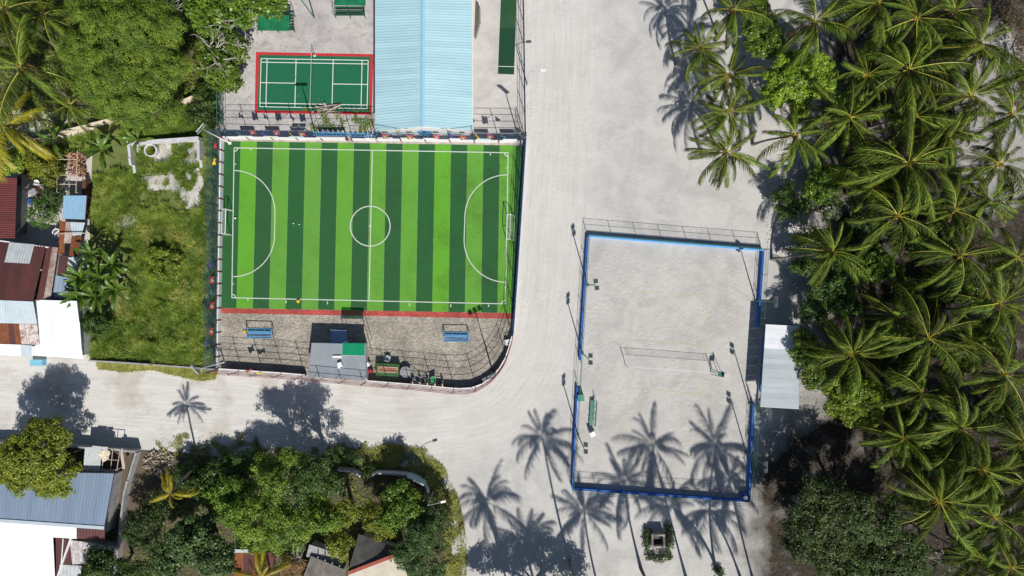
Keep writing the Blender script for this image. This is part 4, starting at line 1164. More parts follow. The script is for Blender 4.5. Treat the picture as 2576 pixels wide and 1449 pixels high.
# ---------------------------------------------------------------- roofs and houses
def sheets(root, A, B, C, D, n, ribs, amp, mats, name='roof_sheet', lap=0.010, shape='trap'):
    """corrugated sheets over the quad A,B,C,D; A to B is cut into n sheets, ribs run A to D"""
    A, B, C, D = map(Vector, (A, B, C, D))
    nrm = (B - A).cross(D - A).normalized()
    if nrm.z < 0: nrm = -nrm
    mats = mats if isinstance(mats, list) else [mats]
    for i in range(n):
        vs_, fs = [], []
        cols = ribs * 4 + 1
        for k in range(cols):
            f = (i + k / (cols - 1)) / n
            ph = k % 4
            h = amp if ph in (1, 2) else 0.0
            if shape == 'sine': h = amp * (0.5 - 0.5 * math.cos(2 * math.pi * k / 4))
            if shape == 'rib': h = amp if ph == 1 else 0.0
            o = nrm * (h + lap * (i % 2) + 0.02)
            vs_ += [A.lerp(B, f) + o, D.lerp(C, f) + o]
        fs = [(2 * k, 2 * k + 2, 2 * k + 3, 2 * k + 1) for k in range(cols - 1)]
        if ((Vector(vs_[2]) - Vector(vs_[0])).cross(Vector(vs_[1]) - Vector(vs_[0]))).z < 0: fs = [f[::-1] for f in fs]
        MB().add(vs_, fs).build(name, mats[i % len(mats)], root)

def walls_under(root, corners, inset, drop, mat, name='wall'):
    """four thick walls below a roof quad (3-D corners)"""
    cen = sum((Vector((c.x, c.y, 0)) for c in corners), Vector()) / len(corners)
    q = []
    for c in corners:
        d = cen - Vector((c.x, c.y, 0))
        q.append((Vector((c.x, c.y, 0)) + d.normalized() * inset, c.z - drop))
    for i in range(len(q)):
        (a, za), (b, zb) = q[i], q[(i + 1) % len(q)]
        d = (b - a).normalized(); nn = Vector((-d.y, d.x, 0))
        if nn.dot(cen - a) < 0: nn = -nn
        t = 0.14
        vs_ = [a, b, b + nn * t, a + nn * t]
        zt = [za, zb, zb, za]
        v = [(p.x, p.y, 0) for p in vs_] + [(p.x, p.y, z) for p, z in zip(vs_, zt)]
        f = [(0, 1, 2, 3), (4, 5, 6, 7), (0, 1, 5, 4), (1, 2, 6, 5), (2, 3, 7, 6), (3, 0, 4, 7)]
        MB().add(v, f).build(name, mat, root)

def shed(name, label, px, zs, n, ribs, amp, mats, wall_mat, across='AB', cat='house', inset=.35, drop=.12, posts=False, shape='trap', fascia=None):
    """single slope roof; px: four plan corners A,B,C,D as seen, zs: their heights"""
    c = [P(x, y, z) for (x, y), z in zip(px, zs)]
    cen = sum(c, Vector()) / 4
    root = thing(name, (cen.x, cen.y, 0), label, cat)
    if across == 'AB': sheets(root, c[0], c[1], c[2], c[3], n, ribs, amp, mats, shape=shape)
    else: sheets(root, c[0], c[3], c[2], c[1], n, ribs, amp, mats, shape=shape)
    if posts:
        for p in c:
            d = (Vector((cen.x, cen.y, 0)) - Vector((p.x, p.y, 0))).normalized() * .2
            MB().tube([Vector((p.x, p.y, 0)) + d, Vector((p.x, p.y, p.z)) + d], .05, 6).build('post', wall_mat, root)
        for i in range(4): MB().tube([c[i] - Vector((0, 0, .06)), c[(i + 1) % 4] - Vector((0, 0, .06))], .045, 5).build('beam', wall_mat, root)
    else:
        walls_under(root, c, inset, drop, wall_mat)
    if fascia is not None:
        for i in range(4): MB().tube([c[i] - Vector((0, 0, .03)), c[(i + 1) % 4] - Vector((0, 0, .03))], .06, 4).build('gutter', fascia, root)
    return root

# hall with the pale blue roof
hall = thing('hall', P(1066, 150), 'long hall with pale blue ribbed gable roof and white gable', 'hall')
ze, zr = 3.2, 4.5
hl = [P(944.5, -140, ze), P(944.5, 330, ze)]; hr = [P(1186.5, -140, ze), P(1188.5, 328.5, ze)]; hm = [P(1064, -140, zr), P(1062.5, 318, zr)]
sheets(hall, hl[0], hl[1], hm[1], hm[0], 34, 2, 0.016, M['blue_roof'], shape='rib')
sheets(hall, hr[0], hr[1], hm[1], hm[0], 34, 2, 0.016, M['blue_roof'], shape='rib')
u = Vector((0, 0, .06))
rc = MB()
rc.add([hm[0] + Vector((-.28, 0, -.02)), hm[0] + Vector((0, 0, .1)), hm[0] + Vector((.28, 0, -.02)), hm[1] + Vector((-.28, 0, -.02)), hm[1] + Vector((0, 0, .1)), hm[1] + Vector((.28, 0, -.02))], [(0, 3, 4, 1), (1, 4, 5, 2)])
rc.build('ridge_cap', M['blue_ridge'], hall)
for s in (hl, hr): MB().tube([s[0] - u, s[1] - u], .07, 5).build('gutter', M['white_paint'], hall)
xw0, xw1 = hl[1].x + .45, hr[1].x - .45; yw = hm[1].y - .15; yb = hl[0].y + .4
gz = lambda x: ze + (zr - ze) * (1 - abs(x - hm[1].x) / (hr[1].x - hm[1].x)) - .16
MB().add([(xw0, yw, 0), (xw1, yw, 0), (xw1, yw, gz(xw1)), (hm[1].x, yw, zr - .16), (xw0, yw, gz(xw0)), (xw0, yw + .18, 0), (xw1, yw + .18, 0), (xw1, yw + .18, gz(xw1)), (hm[1].x, yw + .18, zr - .16), (xw0, yw + .18, gz(xw0))],
         [(0, 1, 2, 3, 4), (9, 8, 7, 6, 5), (0, 5, 6, 1), (1, 6, 7, 2), (2, 7, 8, 3), (3, 8, 9, 4), (4, 9, 5, 0)]).build('gable_wall', M['white_wall'], hall)
for x in (xw0, xw1): MB().box((x, (yw + yb) / 2, 1.5), (.16, abs(yb - yw) - .4, 3.0)).build('side_wall', M['white_wall'], hall)
for k in range(3): MB().box((hm[1].x - 3.4 + 3.4 * k, yw - .03, 1.5), (1.2, .06, 1.2) if k != 1 else (1.7, .06, 2.6)).build('window_shutter' if k != 1 else 'door', M['blue_paint'] if k == 1 else M['pale_roof'], hall)

# stand beside the sand court
st = thing('spectator_stand', P(1950, 920), 'roofed spectator stand with pale ribbed roof beside the sand court', 'stand')
zs_ = 3.0
sc_ = [P(1926.4, 815.4, zs_), P(2014, 820, zs_ + .5), P(2009, 1028.7, zs_ + .5), P(1912.4, 1023, zs_)]
n_st = 17
sheets(st, sc_[0], sc_[3], sc_[2], sc_[1], n_st, 5, 0.03, [M['stand_roof']])
for k, o in enumerate([o for o in st.children]):
    if k < 5: o.data.materials[0] = M['white_roof']
for p, z in ((sc_[0], zs_), (sc_[1], zs_ + .5), (sc_[2], zs_ + .5), (sc_[3], zs_), (sc_[0].lerp(sc_[3], .5), zs_), (sc_[1].lerp(sc_[2], .5), zs_ + .5)):
    MB().tube([Vector((p.x, p.y, 0)), Vector((p.x, p.y, z - .02))], .06, 6).build('post', M['green_steel'], st)
for a, b in ((0, 1), (1, 2), (2, 3), (3, 0)): MB().tube([sc_[a] - u, sc_[b] - u], .05, 5).build('beam', M['green_steel'], st)
for k in range(4):
    a, b = P(1925 + 18 * k, 822), P(1911 + 20 * k, 1018)
    MB().box((a + b) / 2 + Vector((0, 0, .2 + .2 * k)), (.8, (a - b).length, .4 + .4 * k), math.atan2((a - b).y, (a - b).x) - math.pi / 2).build('step', M['concrete'], st)
ra, rb_ = P(1917, 840), P(1908, 983)
for z in (.5, .8, 1.1): MB().tube([ra + Vector((0, 0, z)), rb_ + Vector((0, 0, z))], .05, 6).build('rail', M['blue_wall'], st)
for k in range(9):
    p = ra.lerp(rb_, k / 8); MB().tube([p, p + Vector((0, 0, 1.1))], .035, 5).build('rail_post', M['blue_wall'], st)

# pavilion at the pitch
pv = thing('pavilion', P(850, 905), 'small pavilion with grey board roof built into the pitch fence', 'pavilion')
zp = 2.5
pc = [P(784, 862.5, zp), P(918.5, 866, zp), P(921, 957.5, zp + .3), P(774.5, 948, zp + .3)]
sheets(pv, pc[0], pc[1], pc[2], pc[3], 6, 1, 0.012, M['grey_roof'], shape='rib', lap=.006)
walls_under(pv, pc, .25, .1, M['pale_concrete'])
aw = [P(831.6, 830, .9), P(872, 831, .9), P(873.5, 867, .95), P(832, 866, .95)]
MB().add(aw, [(3, 2, 1, 0)]).build('awning_sheet', M['dull_blue'], pv)
for p in aw[:2]: MB().tube([Vector((p.x, p.y, 0)), p], .04, 5).build('awning_post', M['galv'], pv)
pv2 = Vector((0, 0, 0))
for (x0, y0, x1, y1) in ((838, 896, 861, 898),): MB().box((P(x0, y0, zp) + P(x1, y1, zp)) / 2 + Vector((0, 0, .25)), (1.1, .25, .1)).build('roof_vent', M['white_paint'], pv)
sp = thing('speaker_box', P(856, 917, 2.75), 'small white box lying on the pavilion roof', 'box')
MB().box(P(856, 917, 2.8) + Vector((0, 0, .1)), (.5, .55, .3), .4).build('body', M['white_paint'], sp); MB().box(P(853, 923, 2.8) + Vector((0, 0, .04)), (.3, .35, .2), .1).build('flap', M['white_paint'], sp)
tp = thing('shade_canopy', P(905, 870), 'green translucent shade sheet on tall posts over the pavilion', 'canopy')
tq = [P(862, 862.5, 4.5), P(918, 864, 4.5), P(917.5, 895, 4.6), P(860.5, 893.5, 4.6)]
for k in range(2):
    MB().add([tq[0].lerp(tq[1], k / 2), tq[0].lerp(tq[1], (k + 1) / 2), tq[3].lerp(tq[2], (k + 1) / 2), tq[3].lerp(tq[2], k / 2)], [(3, 2, 1, 0)]).build('canopy_sheet', M['green_film'], tp)
for p in tq: MB().tube([Vector((p.x, p.y, 0)), p], .04, 5).build('post', M['galv'], tp)
for i in range(4): MB().tube([tq[i] - Vector((0, 0, .05)), tq[(i + 1) % 4] - Vector((0, 0, .05))], .035, 5).build('beam', M['galv'], tp)
ld = thing('steel_ladder', P(921, 880), 'steel ladder standing against the pavilion side', 'ladder')
la, lb = P(921.5, 895), P(924, 868)
for s in (-.2, .2): MB().tube([la + Vector((s, 0, 0)), la + Vector((s, .35, 4.3))], .025, 5).build('stile', M['galv'], ld)
for k in range(10): MB().tube([la + Vector((-.2, .035 * k, .35 + .42 * k)), la + Vector((.2, .035 * k, .35 + .42 * k))], .018, 4).build('rung', M['galv'], ld)

# green shelters behind the badminton court
def shelter(label, roof, frame, z, mat):
    (x0, y0, x1, y1) = roof; (fx0, fy0, fx1, fy1) = frame
    root = thing('bench_shelter', P((x0 + x1) / 2, (y0 + y1) / 2), label, 'shelter', 'green bench shelters in the yard')
    c = [P(x0, y0, z + .35), P(x1, y0 + 1, z + .35), P(x1, y1 + 1, z), P(x0, y1, z)]
    sheets(root, c[0], c[1], c[2], c[3], 4, 4, .02, mat)
    fc = [P(fx0, fy0), P(fx1, fy0), P(fx1, fy1), P(fx0, fy1)]
    for p in fc + [fc[0].lerp(fc[1], .5), fc[3].lerp(fc[2], .5)]:
        MB().tube([p, p + Vector((0, 0, z - .05))], .04, 5).build('post', M['deep_green'], root)
    for zz in (.9, z - .08):
        for i in range(4): MB().tube([fc[i] + Vector((0, 0, zz)), fc[(i + 1) % 4] + Vector((0, 0, zz))], .03, 5).build('rail', M['deep_green'], root)
    for k in range(6):
        t = .12 + .76 * k / 5; a, b = fc[0].lerp(fc[3], t), fc[1].lerp(fc[2], t)
        MB().box((a + b) / 2 + Vector((0, 0, .4 + .12 * (5 - k))), ((b - a).length, .2, .04), math.atan2((b - a).y, (b - a).x)).build('seat_plank', M['deep_green'], root)
    return root
shelter('glossy green roofed bench shelter under the bright leafed tree', (647.5, 37, 728, 77), (660, 43, 743, 82), 2.2, M['shed_green'])
shelter('green roofed bench shelter cut by the upper picture edge', (842, -26, 920, 13.5), (846, -8, 920, 46), 2.2, M['shed_green'])
# ---------------------------------------------------------------- things on and round the pitch
def goal(label, a, b, depth, group='football goals'):
    """a,b: plan positions of the posts on the goal line; depth metres behind (signed x)"""
    A, B = P(*a), P(*b); root = thing('football_goal', (A + B) / 2, label, 'goal', group)
    up = Vector((0, 0, 2.0)); bk = Vector((depth, 0, 0)); bt_ = Vector((depth * .45, 0, 2.0))
    w = M['white_paint']
    for p in (A, B):
        MB().tube([p, p + up], .05, 7).build('post', w, root)
        MB().tube([p + up, p + bt_], .035, 5).build('top_stay', w, root)
        MB().tube([p + bt_, p + bk], .035, 5).build('back_stay', w, root)
        MB().tube([p, p + bk], .035, 5).build('ground_bar', w, root)
    MB().tube([A + up, B + up], .05, 7).build('crossbar', w, root)
    MB().tube([A + bk, B + bk], .035, 5).build('ground_bar', w, root)
    MB().tube([A + bt_, B + bt_], .03, 5).build('rear_bar', w, root)
    net_panel('netting', [A + bk, B + bk, B + bt_, A + bt_], root, M['net_goal'])
    net_panel('netting', [A + bt_, B + bt_, B + up, A + up], root, M['net_goal'])
goal('white football goal on the weedy lot side of the pitch', (584.5, 530), (582.5, 591), -1.0)
goal('white football goal on the sand road side of the pitch', (1276.5, 543), (1274.5, 604), 0.9)

def dugout(label, px, group='blue dugout benches'):
    (x0, y0, x1, y1) = px
    root = thing('dugout_bench', P((x0 + x1) / 2, (y0 + y1) / 2), label, 'bench', group)
    q = [P(x0, y0), P(x1, y0 + 1.2), P(x1, y1 + 1.2), P(x0, y1)]
    bm = M['blue_paint']
    for p in q: MB().tube([p, p + Vector((0, 0, 1.0 if p in q[:2] else .75))], .045, 6).build('post', bm, root)
    for i in range(4):
        z0, z1 = (1.0 if i in (0, 1) else .75), (1.0 if (i + 1) % 4 in (0, 1) else .75)
        MB().tube([q[i] + Vector((0, 0, z0)), q[(i + 1) % 4] + Vector((0, 0, z1))], .05, 6).build('top_bar', bm, root)
    for k in range(5):
        t = .34 + .56 * k / 4; a, b = q[0].lerp(q[3], t), q[1].lerp(q[2], t)
        z = .42 if k < 3 else .55 + .14 * (k - 3)
        MB().box((a + b) / 2 + Vector((0, 0, z)), ((b - a).length - .14, .13, .03), math.atan2((b - a).y, (b - a).x)).build('seat_slat' if k < 3 else 'back_slat', bm, root)
    for k in (1, 2):
        a, b = q[0].lerp(q[1], k / 3), q[3].lerp(q[2], k / 3)
        MB().tube([a + Vector((0, 0, .42)), b + Vector((0, 0, .42)), b + Vector((0, 0, .75))], .03, 5).build('frame', bm, root)
    return root
dugout('blue steel bench frame beside the yellow cloth on the paving', (624.5, 825, 689, 848))
dugout('blue steel bench frame nearest the curved paved corner', (1118.5, 834, 1180, 857))

def flag(label, px, z, kind, rz=0.0, w=.8, h=.62, group=None, hang=0.9, flat=.45):
    """cloth hanging from a fence: px as seen"""
    c = P(px[0], px[1], z)
    root = thing('flag' if kind in ('flag',) else 'pennant', c, label, 'flag', group)
    rg = random.Random(int(px[0] * 7 + px[1]))
    def pt(u, v):   # u along, v down, 0..1
        x = (u - .5) * w; d = (v - .5) * h
        p = Vector((x, -d * flat + .05 * math.sin(u * 7 + v * 3), -d * hang + .06 * math.sin(u * 9 + 2 * v)))
        return c + Matrix.Rotation(rz, 3, 'Z') @ p
    def patch(u0, u1, v0, v1, m, nm, off=0.0, n=6):
        mb = MB(); vs_ = []
        for j in range(n + 1):
            for i in range(n + 1):
                vs_.append(pt(u0 + (u1 - u0) * i / n, v0 + (v1 - v0) * j / n) + Vector((0, -off * .6, off)))
        mb.add(vs_, [(j * (n + 1) + i, (j + 1) * (n + 1) + i, (j + 1) * (n + 1) + i + 1, j * (n + 1) + i + 1) for j in range(n) for i in range(n)])
        mb.build(nm, m, root)
    if kind == 'flag':
        patch(0, 1, 0, 1, M['flag_red'], 'cloth'); patch(.25, .75, .25, .75, M['flag_green'], 'green_field', .012)
        mb = MB(); n = 12      # white crescent
        vs_ = []
        for i in range(n + 1):
            a = math.radians(60 + 240 * i / n); ro = .17
            k = .10 * math.sin(math.pi * i / n)
            for r_, dx in ((ro, 0), (ro - .02 - k, .03)):
                vs_.append(pt(.52 + (r_ * math.cos(a) + dx) * .75, .5 + r_ * math.sin(a)) + Vector((0, -.015, .025)))
        mb.add(vs_, [(2 * i, 2 * i + 1, 2 * i + 3, 2 * i + 2) for i in range(n)]).build('crescent', M['white_paint'], root)
    else:
        patch(0, 1, 0, .55, M[kind], 'cloth'); patch(.1, .95, .56, 1, M[kind], 'tail')
    MB().tube([pt(0, -.02), pt(1, -.02)], .015, 4).build('cord', M['dark_steel'], root)
    return root
FW = 'small flags tied along the weedy side fence'; FN = 'small flags tied along the hall side fence'
for lab, px, k in [('small red cloth scrap near the upper corner of the weedy side fence', (542, 366), 'flag_red'), ('yellow cloth streamer tied to the weedy side fence', (539, 407), 'yellow'),
                   ('purple pennant above the red flags on the weedy side fence', (530, 668), 'purple'), ('dark teal pennant between two red flags on the weedy side fence', (530, 735), 'teal_cloth'), ('purple pennant lowest on the weedy side fence', (521, 863), 'purple')]:
    flag(lab, px, 2.9, k, 1.4, .9 if k == 'yellow' else .7, .4, FW)
for lab, px in [('red flag with green centre, uppermost on the weedy side fence', (533, 704)), ('red flag with green centre, middle of three on the weedy side fence', (533, 769)), ('red flag with green centre, lowest on the weedy side fence', (531, 833))]:
    flag(lab, px, 2.9, 'flag', 1.5 + .1 * random.random(), .8, .62, FW)
for lab, px, k in [('teal pennant nearest the white floodlight pole on the flagged fence', (598, 334), 'teal_cloth'), ('purple pennant left of the yellow streamer on the flagged fence', (663, 337), 'purple'),
                   ('yellow streamer on the fence behind the badminton court', (731, 337), 'yellow'), ('yellow streamer on the fence in front of the hall gable', (999, 325), 'yellow'), ('blue pennant in front of the hall ridge', (1071, 340), 'teal_cloth'),
                   ('purple pennant right of the hall ridge', (1133, 341), 'purple'), ('yellow pennant just right of the hall corner', (1200, 342), 'yellow'), ('teal pennant nearest the road end of the flagged fence', (1266, 343), 'teal_cloth')]:
    flag(lab, px, 3.0, k, -.6 if k != 'yellow' else -.9, .95 if k == 'yellow' else .7, .35, FN)
for lab, px in [('red flag furthest left on the flagged fence', (635, 333)), ('red flag left of the yellow streamer on the flagged fence', (696, 334)), ('red flag just right of the yellow streamer on the flagged fence', (759, 337)), ('red and green flag at the left corner of the hall', (969, 344)),
                ('red and green flag left of the hall ridge', (1031, 345)), ('faded red and green flag right of the hall ridge', (1098, 344)), ('red and green flag at the right corner of the hall', (1165, 347)), ('red flag nearest the road end of the flagged fence', (1233, 343))]:
    flag(lab, px, 2.9, 'flag', -.15 + .3 * random.random(), .72, .72, FN)
FS = 'small flags tied along the road side fence'
flag('red and green flag on the fence left of the pavilion', (626, 933), 2.6, 'flag', .4, .75, .55, FS)
flag('yellow pennant on the fence left of the pavilion', (652, 938), 2.6, 'yellow', .1, 1.0, .4, FS)

BB = 'sign boards fixed along the flagged fence'
bcol = ['pale_concrete', 'sign_lime', 'cyan_box', 'pale_roof', 'sign_cream', 'cyan_box', 'sign_lime', 'white_paint', 'white_paint', 'cyan_box', 'white_paint']
bxs = [630, 693, 756, 823, 858, 975, 1031, 1087, 1151, 1218, 1283]
bnm = ['first sign board from the flagged corner, grey', 'lime edged sign board, second from the flagged corner', 'sky blue sign board, third from the flagged corner', 'pale sign board below the blue truss end', 'cream sign board beside the gate gap',
       'sky blue sign board below the red flag at the hall corner', 'lime edged sign board left of the hall ridge', 'white sign board right of the hall ridge', 'white sign board at the right corner of the hall', 'sky blue sign board right of the hall', 'white sign board at the road end of the flagged fence']
for lab, x, m in zip(bnm, bxs, bcol):
    yb_ = 347.5 + (x - 566) * (356.5 - 347.5) / 750
    c = P(x, yb_); c.z = 1.55
    xx = c + Vector((0, -.09, 0))
    root = thing('sign_board', xx, lab, 'sign board', BB)
    MB().box(xx, (1.75, .04, .46), -.012).build('panel', M[m], root)
    for s in (-1, 1): MB().box(xx + Vector((s * .86, -.004, 0)), (.05, .06, .5), -.012).build('frame_side', M['white_paint'], root)
    for s in (-1, 1): MB().box(xx + Vector((0, -.004, s * .23)), (1.66, .056, .045), -.012).build('frame_bar', M['white_paint'], root)

# blue truss with white prongs and the white frame at the gate gap
tr_ = thing('steel_truss', P(864, 348), 'sky blue steel truss with white prongs lying along the fence top', 'truss')
t0, t1 = P(789, 334, 3.9), P(938, 338, 3.9)
for dz, dy_ in ((0, 0), (.4, 0), (.2, -.3)): MB().tube([t0 + Vector((0, dy_, dz)), t1 + Vector((0, dy_, dz))], .035, 5).build('chord', M['blue_paint'], tr_)
for k in range(13):
    p = t0.lerp(t1, k / 12)
    MB().tube([p, p + Vector((.35, -.3, .2)), p + Vector((.6, 0, .4))], .02, 4).build('web', M['blue_paint'], tr_)
    MB().tube([p + Vector((.1, 0, .4)), p + Vector((.1, .25, .75))], .03, 5).build('prong', M['white_paint'], tr_)
wf = thing('gate_frame', P(930, 352), 'white slatted gate frame leaning at the gate gap', 'gate')
ga, gb_ = P(920, 350, 1.3), P(944, 352, 1.3)
for k in range(4): MB().tube([ga.lerp(gb_, k / 3) + Vector((0, 0, -.9)), ga.lerp(gb_, k / 3) + Vector((0, .3, 1.0))], .03, 5).build('bar', M['white_paint'], wf)
for z, y in ((-.9, 0), (0, .15), (1.0, .3)): MB().tube([ga + Vector((0, y, z)), gb_ + Vector((0, y, z))], .03, 5).build('cross_bar', M['white_paint'], wf)

# things on the paving
sb = thing('vendor_stall', P(978, 930), 'dark green stall box with a brown counter board beside the pavilion', 'stall')
s0 = [P(950, 912), P(1007, 913.5), P(1006, 945), P(948.5, 944)]
MB().prism([(p.x, p.y) for p in s0], 0.0, .95).build('body', M['box_green'], sb)
cq = [P(955, 920), P(1003, 922), P(1003, 935), P(955, 933)]
MB().prism([(p.x, p.y) for p in cq], .955, 1.0).build('counter_board', M['brown_wood'], sb)
for i in range(4): MB().tube([cq[i] + Vector((0, 0, 1.02)), cq[(i + 1) % 4] + Vector((0, 0, 1.02))], .04, 5).build('rim', M['cream'], sb)
sw = thing('curved_bench', P(1062, 955), 'curved steel bench with one green panel in the wall shadow', 'bench')
arc = [P(1033 + 64 * t, 944 + 20 * math.sin(math.pi * t * .8) + 2 * t) for t in [i / 10 for i in range(11)]]
for off in (0, .75): MB().tube([p + Vector((0, off, .8)) for p in arc], .04, 5).build('rail', M['galv'], sw)
for p in arc[::2]: MB().tube([p, p + Vector((0, 0, .8)), p + Vector((0, .75, .8))], .03, 5).build('leg', M['galv'], sw)
for i in range(8, 10): MB().add([arc[i] + Vector((0, 0, .83)), arc[i + 1] + Vector((0, 0, .83)), arc[i + 1] + Vector((0, .75, .83)), arc[i] + Vector((0, .75, .83))], [(0, 1, 2, 3)]).build('seat_panel', M['flag_green'], sw)
pb_ = thing('plank_rack', P(1078, 966), 'row of short timber stakes fixed along the maroon wall', 'rack')
for k in range(5):
    p = P(1041 + 18.5 * k, 957 + 1.4 * k)
    MB().box(p + Vector((0, 0, .75)), (.13, .5, 1.1), .1, rx=.4).build('stake', M['wood'], pb_)
MB().tube([P(1040, 960) + Vector((0, 0, 1.0)), P(1117, 966) + Vector((0, 0, 1.0))], .04, 5).build('rail', M['dark_wood'], pb_)
tb = thing('round_table', P(1022, 934), 'round pale table standing beside the dark green stall', 'table')
MB().tube([P(1022, 934) + Vector((0, 0, .70)), P(1022, 934) + Vector((0, 0, .74))], .68, 24).build('table_top', M['galv_dull'], tb)
MB().tube([P(1022, 934), P(1022, 934) + Vector((0, 0, .7))], .06, 8).build('leg', M['galv'], tb)
for a in (0, 2.1, 4.2): MB().tube([P(1022, 934) + Vector((0, 0, .04)), P(1022, 934) + Vector((.4 * math.cos(a), .4 * math.sin(a), .03))], .03, 5).build('foot', M['galv'], tb)
chair('pale blue plastic chair standing above the dark green stall', (978, 900), 2.8, M['pale_roof'], 1.15)
chair('white plastic chair against the fence on the curved corner', (1277, 860), -1.4, M['white_paint'], 1.3)

def barrel(name, label, px, r, h, m, cat, z=0.0):
    B = P(*px) + Vector((0, 0, z)); root = thing(name, B, label, cat)
    MB().tube([B, B + Vector((0, 0, h * .33)), B + Vector((0, 0, h * .66)), B + Vector((0, 0, h))], [r, r * 1.06, r * 1.06, r], 16).build('body', m, root, smooth=False)
    MB().tube([B + Vector((0, 0, h)), B + Vector((0, 0, h + .05))], [r * .88, r * .8], 16).build('lid', m, root)
    for z_ in (.3, .62): MB().ring(B + Vector((0, 0, h * z_)), r * 1.04, r * 1.1, 16).build('hoop', m, root)
    return root
barrel('red_bin', 'small red bin at the right side of the pavilion', (933.5, 932), .28, .7, M['dull_red'], 'bin')
barrel('water_drum', 'white drum close against the right side of the pavilion', (927, 915), .3, .8, M['white_paint'], 'drum')

def cloth_heap(name, label, px, r, m, z=0.0, cat='cloth', seed=1, h=.18):
    rg = np.random.default_rng(seed); B = P(*px) + Vector((0, 0, z)); root = thing(name, B, label, cat)
    for k in range(2):
        mb = MB(); n = 9; vs_ = [B + Vector((k * r * .5, k * r * .3, h + .03))]
        for j in (1, 2):
            for i in range(n):
                a = 2 * math.pi * i / n; rr = r * j / 2 * rg.uniform(.65, 1.2) * (1 - .35 * k)
                vs_.append(B + Vector((k * r * .5 + rr * math.cos(a) * 1.3, k * r * .3 + rr * math.sin(a), max(.03, h * (2 - j) + rg.uniform(.01, .1)))))
        fs = [(0, 1 + i, 1 + (i + 1) % n) for i in range(n)] + [(1 + i, 1 + n + i, 1 + n + (i + 1) % n, 1 + (i + 1) % n) for i in range(n)]
        mb.add(vs_, fs).build('cloth_fold', m, root)
    return root
cloth_heap('dropped_cloth', 'crumpled yellow cloth beside the blue bench frame', (616.5, 834), .26, M['yellow'], .02, seed=3)
cloth_heap('dropped_cloth', 'crumpled yellow cloth on the touchline of the pitch', (750.5, 757.5), .22, M['yellow'], .05, seed=4)
def ball_(label, px, r, m=None):
    o = MB().ball(P(*px) + Vector((0, 0, r + .045)), r, 12, 8).build('football', m or M['white_paint'], None, origin=P(*px), smooth=True)
    return tag(o, label, 'ball', 'balls on the turf')
ball_('pale ball lying just in front of the weedy side goal', (593, 549), .13)
ball_('pale ball left of centre on the light turf stripe', (739, 562), .09)
ball_('pale ball right of its twin on the same turf stripe', (753.5, 564.5), .08)
tag(cloth_heap('paper_scrap', 'small cream scrap lying on the pavers below the curved fence shadow', (1244, 878), .14, M['cream'], .015, 'scrap', 9, .06))

# badminton net and posts, timber pile
bnp = thing('badminton_net', P(*bp(.5, .5)), 'badminton net with white tape across the green court', 'net')
e0, e1 = P(*bp(.5, -.08)), P(*bp(.5, 1.08))
for p in (e0, e1): MB().tube([p, p + Vector((0, 0, 1.55))], .035, 6).build('post', M['dark_steel'], bnp); MB().box(p + Vector((0, 0, .05)), (.3, .3, .1)).build('foot', M['pale_concrete'], bnp)
MB().box((e0 + e1) / 2 + Vector((0, 0, 1.5)), (.03, (e0 - e1).length, .07), math.atan2((e0 - e1).y, (e0 - e1).x) - math.pi / 2).build('tape', M['white_paint'], bnp)
net_panel('netting', [e0 + Vector((0, 0, .8)), e1 + Vector((0, 0, .8)), e1 + Vector((0, 0, 1.47)), e0 + Vector((0, 0, 1.47))], bnp, M['net_vb'])
tpile = thing('timber_pile', P(828, 275), 'pile of weathered planks lying across the badminton court edge', 'timber pile')
for k, (x0, y0, x1, y1, w) in enumerate([(798, 276, 846, 285, .38), (800, 281, 856, 286, .45), (806, 268, 840, 274, .16), (812, 287, 858, 263, .22), (804, 270, 858, 264, .14), (817, 260, 826, 279, .2), (820, 286, 850, 272, .15), (797, 270, 835, 280, .18), (830, 278, 860, 266, .16)]):
    a, b = P(x0, y0), P(x1, y1); d = b - a
    MB().box((a + b) / 2 + Vector((0, 0, .07 + .045 * k)), (d.length, w, .04), math.atan2(d.y, d.x), ry=.02 * (k % 3 - 1)).build('plank', M['wood'], tpile)
wl = thing('lumber_stack', P(1205, 60), 'weathered timber frames leaning on the hall side wall', 'timber stack')
for k in range(6):
    a, b = P(1197 + 2.2 * k, 100 - 6 * k), P(1200 + 1.5 * k, 8 + 4 * k); d = b - a
    MB().box((a + b) / 2 + Vector((0, 0, .35 + .16 * k)), (d.length, .22, .05), math.atan2(d.y, d.x), rx=.5).build('plank', M['grey_wood'], wl)
gp = thing('lamp_post', P(791, 45), 'slim green lamp post leaning away in the badminton yard', 'lamp post')
MB().tube([P(791, 45), P(791, 45) + Vector((0, 0, 7.5))], [.09, .06], 7).build('pole', M['green_steel'], gp)
MB().tube([P(791, 45) + Vector((0, 0, 7.4)), P(791, 45) + Vector((.9, -.3, 7.6))], .04, 5).build('arm', M['green_steel'], gp)
MB().box(P(791, 45) + Vector((1.1, -.35, 7.6)), (.6, .25, .12), -.3).build('lamp_head', M['lamp_body'], gp)

def street_lamp(label, px, h, arm, m):
    B = P(*px); root = thing('street_lamp', B, label, 'street lamp', 'street lamps beside the sand road')
    MB().tube([B, B + Vector((0, 0, h))], [.08, .05], 7).build('pole', m, root)
    T = B + Vector((0, 0, h)); A_ = Vector((arm[0], arm[1], .25))
    MB().tube([T - Vector((0, 0, .05)), T + A_ * .5 + Vector((0, 0, .1)), T + A_], .035, 5).build('arm', m, root)
    MB().box(T + A_ * 1.14, (.6, .24, .12), math.atan2(arm[1], arm[0])).build('lamp_head', M['white_paint'], root)
street_lamp('grey street lamp at the grove corner beside the curved wall', (1091, 1234), 6.0, (1.6, .45), M['galv'])
street_lamp('thin street lamp on the hall yard fence reaching over the road', (1327, 216), 5.6, (1.5, .1), M['galv'])

